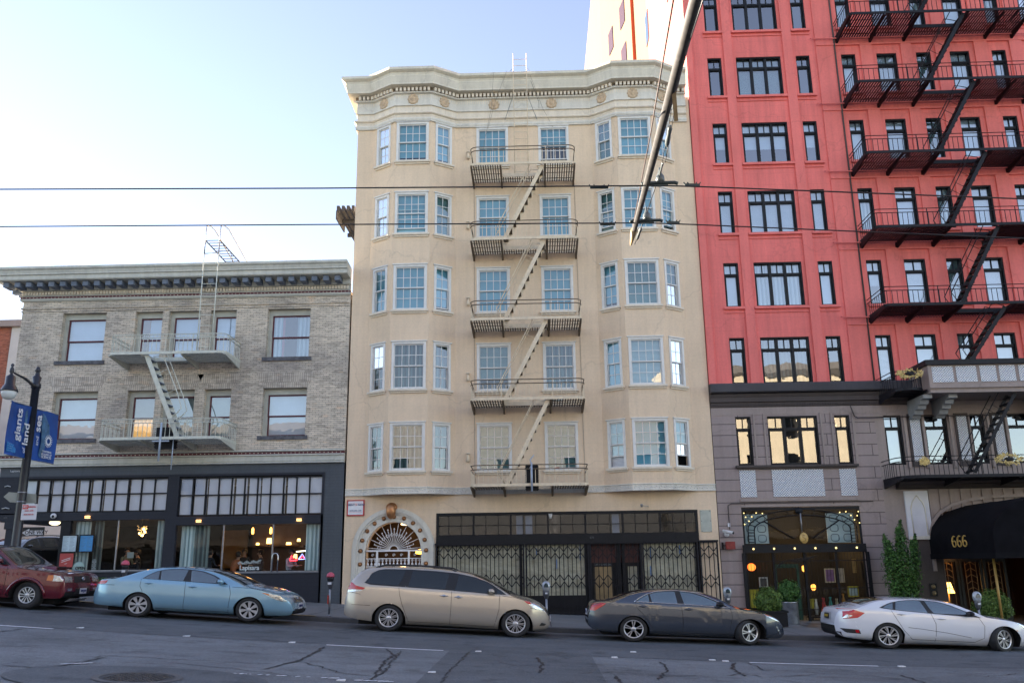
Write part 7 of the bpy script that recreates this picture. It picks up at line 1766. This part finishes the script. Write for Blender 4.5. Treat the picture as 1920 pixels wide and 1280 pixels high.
def grille_slats(root,body,hit,MB):
    m=MB()
    for k in range(4):
        z=.465+.026*k; pts=[hit('F',y,z,.012) for y in (-.38,-.2,0,.2,.38)]; pts=[p for p in pts if p]
        if len(pts)>2: m.tube(pts,.007,5)
    m.build('grille_slat',MT['chrome'],body); e=hit('F',0,.53,.02)
    m=MB(); m.tube([(e.x,.06*math.cos(a),e.z+.035*math.sin(a)) for a in [k*math.pi/8 for k in range(17)]],.007,5); m.tube([(e.x,.03*math.cos(a),e.z+.03*math.sin(a)) for a in [k*math.pi/8 for k in range(17)]],.006,5); m.build('badge',MT['chrome'],body)
blue_['extra']=[grille_slats]
o=car(blue_); X0_=at(249,1135,-8.1)[0]; place(o,X0_+.08,-8.1+.86,-3.04,.012); 
van_=dict(name='minivan',label='tan champagne minivan parked in front of the white arched entrance',cat='minivan',group='cars parked along the kerb',W=.95,wb=2.954,paint=tan,glass=MT['screen'],belt=(1.0,.91),tum=.42,r=.335,rz=.30,arch=.40,archz=.36,crown=.05,rim=.225,
 top=[(-1.10,.50),(-1.09,.66),(-1.06,.85),(-1.02,1.02),(-.92,1.18),(-.78,1.32),(-.58,1.425),(.0,1.465),(.5,1.47),(1.0,1.46),(1.4,1.435),(1.78,1.385),(2.06,1.31),(2.35,1.195),(2.64,1.05),(2.85,.945),(3.05,.885),(3.21,.85),(3.45,.765),(3.60,.67),(3.70,.55),(3.74,.42),(3.75,.32)],
 bot=[(-1.10,.44),(-1.08,.32),(-.94,.27),(-.45,.21),(.38,.17),(1.42,.17),(2.49,.15),(3.3,.15),(3.6,.18),(3.71,.23),(3.75,.30)],
 dlo=[(-.64,1.06),(-.56,1.22),(-.42,1.345),(-.2,1.385),(.4,1.40),(1.0,1.39),(1.5,1.36),(1.95,1.29),(2.28,1.185),(2.5,1.07),(2.72,.925),(2.2,.935),(1.3,.975),(.3,1.0),(-.5,1.02)],
 wins=[[(-.60,1.06),(-.53,1.2),(-.40,1.33),(-.2,1.365),(.30,1.38),(.20,1.02),(-.5,1.045)],[(.46,1.37),(1.0,1.365),(1.34,1.345),(1.32,.99),(.40,1.01)],[(1.54,1.33),(1.95,1.265),(2.26,1.165),(2.42,1.07),(2.46,.935),(2.2,.945),(1.5,.965)],[(2.49,1.05),(2.67,.935),(2.49,.935)]],
 ws=(1.92,2.80,.90,.86),rw=(-.98,-.62,.78,.76),
 gaps=[[(.19,.98),(.22,.83),(.30,.6),(.42,.34),(.46,.24)],[(1.43,.95),(1.44,.6),(1.43,.21)],[(2.56,.92),(2.56,.6),(2.46,.2)],[(.46,.24),(2.46,.21)],[(-.98,.84),(-.7,.80)],[(2.62,.9),(3.0,.86),(3.2,.82)],[(-.9,.56),(-.45,.56)],[(3.28,.66),(3.6,.60)]],tgaps=[[(2.9,-.7),(2.95,0),(2.9,.7)]],
 lamps=[('tail_lamp',[(-1.07,.88),(-1.0,1.06),(-.93,1.05),(-.84,.99),(-.60,.945),(-.64,.905),(-.9,.90)],'redlamp'),('reverse_lamp',[(-1.07,.83),(-1.06,.875),(-.9,.895),(-.64,.90),(-.72,.865),(-.9,.845)],'clearlamp'),('headlamp',[(3.15,.80),(3.35,.785),(3.52,.70),(3.64,.60),(3.50,.60),(3.28,.70)],'clearlamp'),('indicator',[(3.13,.81),(3.25,.80),(3.32,.745),(3.22,.745)],'redlamp'),('fog_lamp',[(3.50,.27),(3.62,.27),(3.66,.31),(3.55,.34)],'trim')],
 faces=[('grille','F',[(-.5,.5),(.5,.5),(.42,.62),(-.42,.62)],'trim'),('lower_grille','F',[(-.55,.2),(.55,.2),(.5,.33),(-.5,.33)],'trim'),('tail_lamp','B',[(.55,.88),(.75,.88),(.75,1.0),(.55,1.0)],'redlamp')],
 plate=('F',0,.4,.30,.13,'plate','6PLM530',ink),handles=[(1.26,.845),(1.60,.83)],hmat=MT['chrome'],mirror=(2.36,.975),spokes=(10,'twin'),steer=0)
def rails(root,body,hit,MB):
    for s in (-1,1):
        m=MB(); pts=[hit('T',x,s*.56,.045) for x in (-.45,-.2,.2,.6,1.0,1.3,1.5)]; pts[0]=hit('T',-.45,s*.56,.0); pts[-1]=hit('T',1.5,s*.56,.0); m.tube(pts,[.012,.024,.02,.018,.018,.02,.01],6); m.build('roof_rail',MT['trim'],body)
    m=MB(); m.tube([hit('T',2.9,-.3,.015),hit('T',2.78,-.1,.02)],.008,4); m.build('wiper',MT['trim'],body)
van_['extra']=[rails]
o=car(van_); place(o,at(725,1157,-8.1)[0]+.02,-8.1+.95,-3.1,.012)
char_=dict(name='sedan',label='dark charcoal four door sedan parked before the boutique, front wheels turned',group='cars parked along the kerb',W=.87,wb=2.66,paint=charcoal,tipf=.72,nf=.6,belt=(.86,.80),r=.32,rz=.28,rim=.222,
 top=[(-1.04,.46),(-1.03,.58),(-1.0,.68),(-.96,.80),(-.88,.865),(-.55,.895),(-.32,.965),(-.10,1.05),(.12,1.11),(.4,1.155),(.8,1.18),(1.2,1.18),(1.52,1.15),(1.81,1.08),(2.1,.965),(2.33,.86),(2.5,.805),(2.8,.765),(3.09,.705),(3.30,.62),(3.42,.51),(3.47,.38),(3.48,.28)],
 bot=[(-1.04,.44),(-1.02,.32),(-.9,.24),(-.5,.19),(.37,.17),(2.26,.15),(2.95,.15),(3.3,.15),(3.43,.18),(3.48,.25)],
 dlo=[(.02,.88),(.15,.965),(.32,1.05),(.52,1.11),(.75,1.135),(1.05,1.14),(1.42,1.11),(1.69,1.035),(1.98,.915),(2.22,.80),(1.16,.85)],
 wins=[[(.08,.885),(.17,.955),(.32,1.03),(.36,1.045),(.37,.872)],[(.40,.872),(.39,1.05),(.55,1.095),(.75,1.115),(1.0,1.12),(1.02,.862)],[(1.15,.857),(1.10,1.12),(1.40,1.09),(1.66,1.015),(1.92,.915),(2.10,.825)]],
 chrome=True,ws=(1.66,2.34,.90,.86),rw=(-.30,.26,.80,.84),crease=0,
 gaps=[[(.04,.87),(.08,.74),(.22,.62),(.36,.42),(.5,.24)],[(1.10,.85),(1.14,.5),(1.12,.20)],[(2.22,.80),(2.26,.62),(2.17,.2)],[(.5,.245),(2.17,.215)],[(2.3,.78),(2.8,.755),(3.1,.69)]],tgaps=[[(-.5,-.6),(-.5,.6)],[(2.45,-.65),(2.5,0),(2.45,.65)]],
 lamps=[('tail_lamp',[(-.99,.66),(-.96,.77),(-.90,.82),(-.62,.83),(-.72,.75),(-.88,.66)],'redlamp'),('headlamp',[(2.95,.69),(3.1,.68),(3.28,.61),(3.36,.52),(3.2,.57)],'clearlamp'),('indicator',[(2.98,.685),(3.12,.665),(3.2,.625),(3.08,.635)],'orangelamp'),('fog_lamp',[(3.26,.42),(3.3,.42),(3.38,.26),(3.35,.24)],'clearlamp')],
 faces=[('grille','F',[(-.4,.5),(.4,.5),(.36,.58),(-.36,.58)],'trim'),('lower_grille','F',[(-.5,.2),(.5,.2),(.42,.36),(-.42,.36)],'trim'),('rear_diffuser','B',[(-.55,.22),(.55,.22),(.5,.36),(-.5,.36)],'trim'),('tail_lamp','B',[(.45,.68),(.72,.68),(.72,.80),(.45,.80)],'redlamp'),('tail_lamp','B',[(-.72,.68),(-.45,.68),(-.45,.80),(-.72,.80)],'redlamp')],
 plate=('B',0,.6,.30,.13,'plate','7CBD482',ink),handles=[(.22,.785),(1.27,.745)],mirror=(1.98,.855),mmat=MT['black'],spokes=(5,'star'),steer=27)
o=car(char_); place(o,at(1187.5,1178,-8.1)[0],-8.1+.87,-2.19,.012)
white_=dict(name='sedan',label='white four door fastback sedan at the right edge, front wheels turned to the kerb',group='cars parked along the kerb',W=.88,wb=2.60,paint=white,belt=(.83,.76),r=.325,rz=.285,rim=.225,tum=.55,tipr=.60,nr=.50,
 top=[(-1.10,.50),(-1.09,.64),(-1.06,.76),(-1.01,.84),(-.92,.868),(-.70,.90),(-.50,.965),(-.24,1.05),(.07,1.10),(.48,1.125),(.91,1.125),(1.29,1.105),(1.56,1.06),(1.82,.97),(2.08,.87),(2.25,.80),(2.5,.77),(2.75,.74),(3.0,.68),(3.2,.59),(3.35,.46),(3.40,.34),(3.41,.26)],
 bot=[(-1.10,.46),(-1.08,.32),(-.95,.22),(-.36,.17),(.36,.13),(2.08,.12),(2.9,.13),(3.25,.14),(3.36,.17),(3.41,.23)],
 dlo=[(-.16,.885),(.0,.96),(.14,1.01),(.37,1.055),(.62,1.075),(.92,1.075),(1.24,1.055),(1.5,.985),(1.8,.865),(1.95,.80),(2.12,.735),(1.06,.79),(.19,.845)],
 wins=[[(-.08,.888),(.02,.945),(.14,.99),(.18,1.0),(.14,.855)],[(.20,.852),(.235,1.015),(.37,1.04),(.62,1.058),(.82,1.06),(.93,.805)],[(1.04,.80),(.93,1.06),(1.24,1.038),(1.49,.965),(1.76,.86),(1.88,.79)]],
 ws=(1.52,2.24,.90,.86),rw=(-.52,.04,.80,.84),
 gaps=[[(.10,.84),(.20,.66),(.34,.42),(.54,.22)],[(1.0,.79),(1.08,.58),(1.05,.18)],[(2.06,.74),(2.16,.56),(2.13,.3),(1.96,.22)],[(.54,.22),(1.96,.20)],[(.45,.48),(.8,.45),(1.3,.39),(1.85,.30)]],tgaps=[[(-.62,-.6),(-.62,.6)],[(2.35,-.65),(2.4,0),(2.35,.65)]],
 lamps=[('tail_lamp',[(-1.06,.83),(-.78,.835),(-.50,.765),(-.66,.655),(-.98,.61),(-.90,.72)],'redlamp'),('reverse_lamp',[(-.98,.63),(-.88,.72),(-.76,.70),(-.86,.64)],'clearlamp'),('reflector',[(-1.02,.41),(-.66,.40),(-.62,.31),(-.92,.32)],'trim'),('rear_reflector_lens',[(-.74,.39),(-.67,.39),(-.65,.33),(-.72,.33)],'redlamp'),('headlamp',[(2.86,.66),(3.05,.62),(3.25,.50),(3.3,.44),(3.1,.52)],'clearlamp'),('indicator',[(2.72,.505),(2.88,.495),(2.90,.475),(2.78,.475)],'orangelamp')],
 faces=[('tail_lamp','B',[(.42,.72),(.72,.66),(.72,.80),(.45,.82)],'redlamp'),('rear_valance','B',[(-.65,.2),(.65,.2),(.65,.33),(-.65,.33)],'trim'),('plate_recess','B',[(-.28,.56),(.28,.56),(.25,.74),(-.25,.74)],hexmat('recess_shade',(.30,.30,.32),rough=.5,var=0)),('grille','F',[(-.5,.42),(.5,.42),(.45,.52),(-.45,.52)],'trim')],
 plate=('B',0,.65,.28,.12,hexmat('plate_black',(.015,.015,.012),rough=.4,var=0),'8NDA07',hexmat('plate_gold',(.6,.42,.05),rough=.5,var=0)),handles=[(.32,.765),(1.22,.69)],mirror=(1.84,.80),mmat=MT['black'],spokes=(8,'swirl'),steer=27,phase=.45)
o=car(white_); place(o,at(1666.7,1192,-8.1)[0],-8.1+.88,-2.4,.012)
suv_=dict(name='suv',label='dark maroon boxy suv with bonnet scoop, cut by the left edge of the street view',cat='suv',group='cars parked along the kerb',W=.90,wb=2.55,paint=maroonp,belt=(.98,.93),tum=.32,r=.37,rz=.315,arch=.43,archz=.37,crown=.038,rim=.215,tipf=.90,nf=.16,tipr=.9,nr=.2,
 top=[(-.98,.5),(-.97,.9),(-.90,1.25),(-.75,1.40),(.0,1.44),(.9,1.44),(1.3,1.425),(1.5,1.39),(1.85,1.20),(2.2,1.0),(2.38,.955),(2.8,.925),(3.1,.89),(3.3,.84),(3.39,.74),(3.43,.6),(3.45,.45)],
 bot=[(-.98,.45),(-.95,.32),(-.6,.28),(.5,.24),(2.1,.24),(2.9,.26),(3.3,.27),(3.42,.32),(3.45,.42)],
 dlo=[(-.7,1.03),(-.6,1.36),(.0,1.385),(.9,1.38),(1.3,1.36),(1.52,1.29),(1.8,1.14),(2.05,.98),(1.2,1.0)],
 wins=[[(-.65,1.05),(-.56,1.34),(.15,1.36),(.15,1.03)],[(.22,1.03),(.22,1.36),(.95,1.36),(.95,1.02)],[(1.05,1.02),(1.05,1.355),(1.28,1.34),(1.5,1.27),(1.76,1.13),(1.92,.995)]],
 ws=(1.44,2.19,.90,.88),rw=(-.93,-.8,.7,.7),
 gaps=[[(.18,1.0),(.2,.6),(.35,.3)],[(1.0,1.0),(1.02,.3)],[(1.98,.96),(2.0,.6),(1.98,.3)],[(2.2,.93),(2.8,.88),(3.2,.83)]],tgaps=[[(2.32,-.7),(2.36,0),(2.32,.7)]],
 lamps=[('headlamp',[(3.14,.66),(3.14,.80),(3.42,.77),(3.44,.66)],'clearlamp'),('indicator',[(3.0,.67),(3.01,.79),(3.15,.80),(3.15,.66)],'orangelamp'),('tail_lamp',[(-.95,.7),(-.93,.98),(-.82,.98),(-.84,.7)],'redlamp')],
 faces=[('headlamp','F',[(-.80,.64),(-.48,.64),(-.48,.77),(-.80,.77)],'clearlamp'),('headlamp','F',[(.48,.64),(.80,.64),(.80,.77),(.48,.77)],'clearlamp'),('grille','F',[(-.44,.62),(.44,.62),(.42,.78),(-.42,.78)],'trim'),('bumper_recess','F',[(-.38,.36),(.38,.36),(.34,.50),(-.34,.50)],'trim'),('fog_lamp','F',[(-.70,.44),(-.50,.44),(-.50,.50),(-.70,.50)],'clearlamp'),('fog_lamp','F',[(.50,.44),(.70,.44),(.70,.50),(.50,.50)],'clearlamp')],
 plate=('F',.0,.43,.30,.13,'plate','4VFJ391',ink),handles=[(.35,.9),(1.2,.88)],mirror=(1.8,1.05),spokes=(6,'loop'),steer=-8)
def suvx(root,body,hit,MB):
    m=MB(); c=hit('T',2.7,.0,0); m.add([(2.42,-.24,c.z+.0),(2.42,.24,c.z),(2.86,.27,c.z-.015),(2.86,-.27,c.z-.015),(2.5,-.2,c.z+.035),(2.5,.2,c.z+.035),(2.82,.23,c.z+.05),(2.82,-.23,c.z+.05)],[(0,3,2,1),(4,5,6,7),(0,1,5,4),(1,2,6,5),(2,3,7,6),(3,0,4,7)]); sc=m.build('bonnet_scoop',maroonp,body)
    m=MB(); m.box(2.84,2.865,-.2,.2,c.z-.0,c.z+.035); m.build('scoop_mouth',MT['trim'],sc)
    for xc in (0,2.55):
        for sg,v in ((-1,'L'),(1,'R')):
            m=MB(); pts=[]
            for k in range(13):
                a=math.radians(-12+204*k/12); p=hit(v,xc+.46*math.cos(a),.26+.43*math.sin(a),.01)
                if p: pts.append(p)
            m.tube(pts,[.03+.012*math.sin(math.pi*k/len(pts)) for k in range(len(pts))],8); m.build('arch_flare',maroonp,body)
    m=MB(); m.tube([hit('F',y,.84,.0)+Vector((.01,0,0)) if hit('F',y,.84,0) else Vector((3.3,y,.84)) for y in (-.5,0,.5)],.012,5); e=hit('F',0,.71,.03)
    m.tube([(e.x,.075*math.cos(a),e.z+.04*math.sin(a)) for a in [k*math.pi/8 for k in range(17)]],.009,5); m.tube([(e.x,.03*math.cos(a),e.z+.038*math.sin(a)) for a in [k*math.pi/8 for k in range(17)]],.008,5); m.build('badge',MT['chrome'],body)
    m=MB()
    for k in range(9): y=-.4+.1*k; m.bar((3.4,y,.25),(3.28,y,.18),.04,.01)
    m.build('skid_plate',MT['alloy'],body)
suv_['extra']=[suvx]
o=car(suv_); Xf=at(45,1118,-8.1)[0]; place(o,Xf-2.55,-8.1+.90,-3.3,None); o.location.z=zr(Xf)+2.55*math.sin(math.radians(3.3))+.02
# two cars in the side street, seen through the corner porch
import copy
d1=copy.copy(van_); d1.update(name='suv',label='black suv facing down the side street behind the corner porch',cat='suv',group=None,paint=carpaint('black_paint_metallic',(.012,.014,.018),.4,.3),hmat=MT['black'],plate=('F',0,.4,.3,.13,'plate','3KTW908',ink)); d1.pop('group')
o=car(d1); o.location=(at(72,1040,9)[0],9.5,zr(-22)-.0); o.rotation_euler=(0,0,math.radians(-96))
d2=copy.copy(blue_); d2.update(name='hatchback',label='white car with roof box in the side street behind the lamp post',cat='car',paint=white,plate=('F',0,.37,.3,.13,'plate','2HGS655',ink)); d2.pop('group')
def roofbox(root,body,hit,MB):
    m=MB(); m.sphere((.9,0,1.27),.85,.36,.13,18,8); m.build('roof_box',MT['plate'],body); m=MB(); [m.bar((x,-.55,1.17),(x,.55,1.17),.03) for x in (.4,1.3)]; m.build('roof_bar',MT['trim'],body)
d2['extra']=[grille_slats,roofbox]
o=car(d2); o.location=(at(28,1040,16)[0],17,zr(-24)); o.rotation_euler=(0,0,math.radians(-93))
# ---------------------------------------------------------------- diners seen through the glass
PC=[0]
def sitter(X,Y,zh,face,shirt,hair,skin,label,lean=0,pants=(.02,.02,.03)):
    short={0:'the olive topped diner',1:'the diner in black in the left window',2:'the dark patterned diner',3:'the rust orange topped diner',4:'the diner in black facing the street',5:'the long haired diner',6:'the pale shirted diner'}[PC[0]]; PC[0]+=1
    # zh: head centre height; face: heading angle (0 = towards +x)
    s=.88; t=thing('person',label,'person',(X,Y,zh-1.18*s))
    verts=[];edges=[];rad=[]
    def v(x,y,z,r,p=None):
        verts.append(Vector((x,y,z))*s); rad.append(r*s)
        if p is not None: edges.append((p,len(verts)-1))
        return len(verts)-1
    L=lean
    pel=v(0,0,.45,.13); w=v(.02+L*.2,0,.60,.125,pel); ch=v(.04+L*.5,0,.80,.15,w); sh=v(.05+L*.8,0,.93,.12,ch); nk=v(.07+L,0,1.03,.052,sh); hd=v(.09+L*1.1,0,1.12,.085,nk); tp=v(.08+L*1.15,0,1.24,.085,hd)
    for sg in (-1,1):
        a=v(.05+L*.8,sg*.19,.93,.055,sh); e=v(.14+L*.8,sg*.24,.68,.045,a); wr=v(.36+L,sg*.14,.70,.03,e); hn=v(.43+L,sg*.12,.71,.03,wr)
        for k in range(4): f1=v(.49+L,sg*(.10+.018*k),.715+.004*k,.009,hn); v(.53+L-.008*k,sg*(.10+.018*k),.70,.008,f1)
        v(.45+L,sg*.075,.725,.011,hn)
        k1=v(.22,sg*.1,.47,.09,pel); kn=v(.48,sg*.12,.48,.065,k1); an=v(.46,sg*.12,.08,.04,kn); v(.58,sg*.12,.04,.035,an)
    me=bpy.data.meshes.new('person_body'); me.from_pydata(verts,edges,[]); o=bpy.data.objects.new('body',me); COL.objects.link(o)
    md=o.modifiers.new('skin','SKIN'); me.skin_vertices[0].data[0].use_root=True
    for i,r in enumerate(rad): me.skin_vertices[0].data[i].radius=(r,r)
    md2=o.modifiers.new('sub','SUBSURF'); md2.levels=2; md2.render_levels=2
    dg=bpy.context.evaluated_depsgraph_get(); me2=bpy.data.meshes.new_from_object(o.evaluated_get(dg)); o.modifiers.clear(); o.data=me2
    for p in me2.polygons: p.use_smooth=True
    ms=M('shirt',shirt,.8,.15,9); mk=M('skin',skin,.5,.05); mp=M('trousers',pants,.8,.1)
    me2.materials.clear(); [me2.materials.append(x) for x in (ms,mk,mp)]
    for p in me2.polygons:
        c=p.center/s; p.material_index=1 if (c.z>1.0 or (c.x>.36+L and .6<c.z<.8 and abs(c.y)<.24)) else (2 if c.z<.55 or (c.x>.3 and c.z<.56) else 0)
    o.parent=t
    hb_=Vector((.085+L*1.12,0,1.18))*s
    m=MB(); m.sphere(hb_+Vector((-.022,0,.028)),.105,.098,.115,14,10); h=m.build('hair',M('hair',hair,.6,.2,20),None); 
    # open the face side
    bm=bmesh.new(); bm.from_mesh(h.data); bmesh.ops.delete(bm,geom=[f for f in bm.faces if f.calc_center_median().x>hb_.x+.035 and f.calc_center_median().z<hb_.z+.06],context='FACES'); bm.to_mesh(h.data); bm.free(); h.parent=t
    m=MB(); [m.sphere(hb_+Vector((.078,sg*.032,.0)),.010,.013,.009,8,5) for sg in (-1,1)]; ey=m.build('eyes',MT['trim'],None); ey.parent=t
    m=MB(); m.sphere(hb_+Vector((.092,0,-.025)),.016,.011,.02,8,6); m.sphere(hb_+Vector((.083,0,-.058)),.008,.024,.006,8,5); [m.sphere(hb_+Vector((.0,sg*.088,-.01)),.018,.01,.028,8,6) for sg in (-1,1)]; nn=m.build('features',mk,None); nn.parent=t
    t.rotation_euler=(0,0,face)
    st=thing('stool','dark stool under '+short,'stool',(X,Y,zh-1.18*s)); m=MB(); m.lathe([(.17,.30),(.19,.33),(.17,.35)],(X,Y,zh-1.18*s),12); m.build('seat',MT['black'],st)
    zf=.66-(zh-1.18*s)
    for a in (.8,2.4,3.9,5.5): m=MB(); m.tube([(X+.1*math.cos(a),Y+.1*math.sin(a),zh-1.18*s+.31),(X+.16*math.cos(a),Y+.16*math.sin(a),.66)],.012,5); m.build('leg',MT['black'],st)
    return t
def person_at(px_,py_,Y,*a,**k):
    x,z=at(px_,py_,Y); return sitter(x,Y,z,*a,**k)
sk=(.45,.26,.18)
person_at(237,1033,1.3,math.radians(-35),(.16,.17,.12),(.02,.015,.012),sk,'seated diner in an olive top with dark tied hair, in the left window')
person_at(262,1036,1.5,math.radians(200),(.02,.02,.025),(.015,.012,.01),(.4,.24,.16),'seated diner in black facing left, right in the left window')
person_at(392,1036,1.2,math.radians(60),(.03,.035,.05),(.01,.01,.01),sk,'diner in dark patterned shirt seen from behind in the wide window')
person_at(436,1040,1.4,math.radians(50),(.45,.14,.05),(.015,.01,.01),sk,'diner in a rust orange top leaning over the table',lean=.18)
person_at(459,1035,2.3,math.radians(-80),(.03,.03,.035),(.02,.015,.012),(.42,.26,.19),'diner in black facing the street in the wide window')
person_at(492,1036,2.0,math.radians(200),(.10,.08,.08),(.02,.012,.01),(.46,.28,.2),'long haired diner turned left near the table lamp')
person_at(541,1036,1.0,math.radians(-30),(.42,.43,.46),(.012,.01,.01),(.36,.2,.13),'diner in a pale grey shirt right of the steel door handle',lean=.1)
t=thing('laptop','small pale tablet propped in front of the olive topped diner','tablet',(-13.2,1.0,1.95)); x,z=at(244,1040,1.0); mb=MB(); mb.bar((x-.1,1.0,z),(x+.1,1.05,z),.02,.2); mb.build('screen',M('tablet_pale',(.45,.52,.52),.4,.05),t)
for i,(x0,x1,y) in enumerate(((-13.7,-12.9,1.4),(-10.3,-9.3,1.8),(-8.6,-7.9,1.3))):
    t=thing('table',('small dark table between the two diners in the left window','long dark table among the diners in the wide window','small dark table before the pale shirted diner')[i],'table',((x0+x1)/2,y,.66)); mb=MB(); mb.box(x0,x1,y-.3,y+.3,1.33,1.37); mb.build('tabletop',M('table_wood',(.06,.03,.015),.4,.2,5) if i==0 else bpy.data.materials['table_wood'],t)
    for a in (x0+.05,x1-.05): 
        for b in (-.25,.25): mb=MB(); mb.box(a-.02,a+.02,y+b-.02,y+b+.02,.66,1.33); mb.build('leg',MT['black'],t)
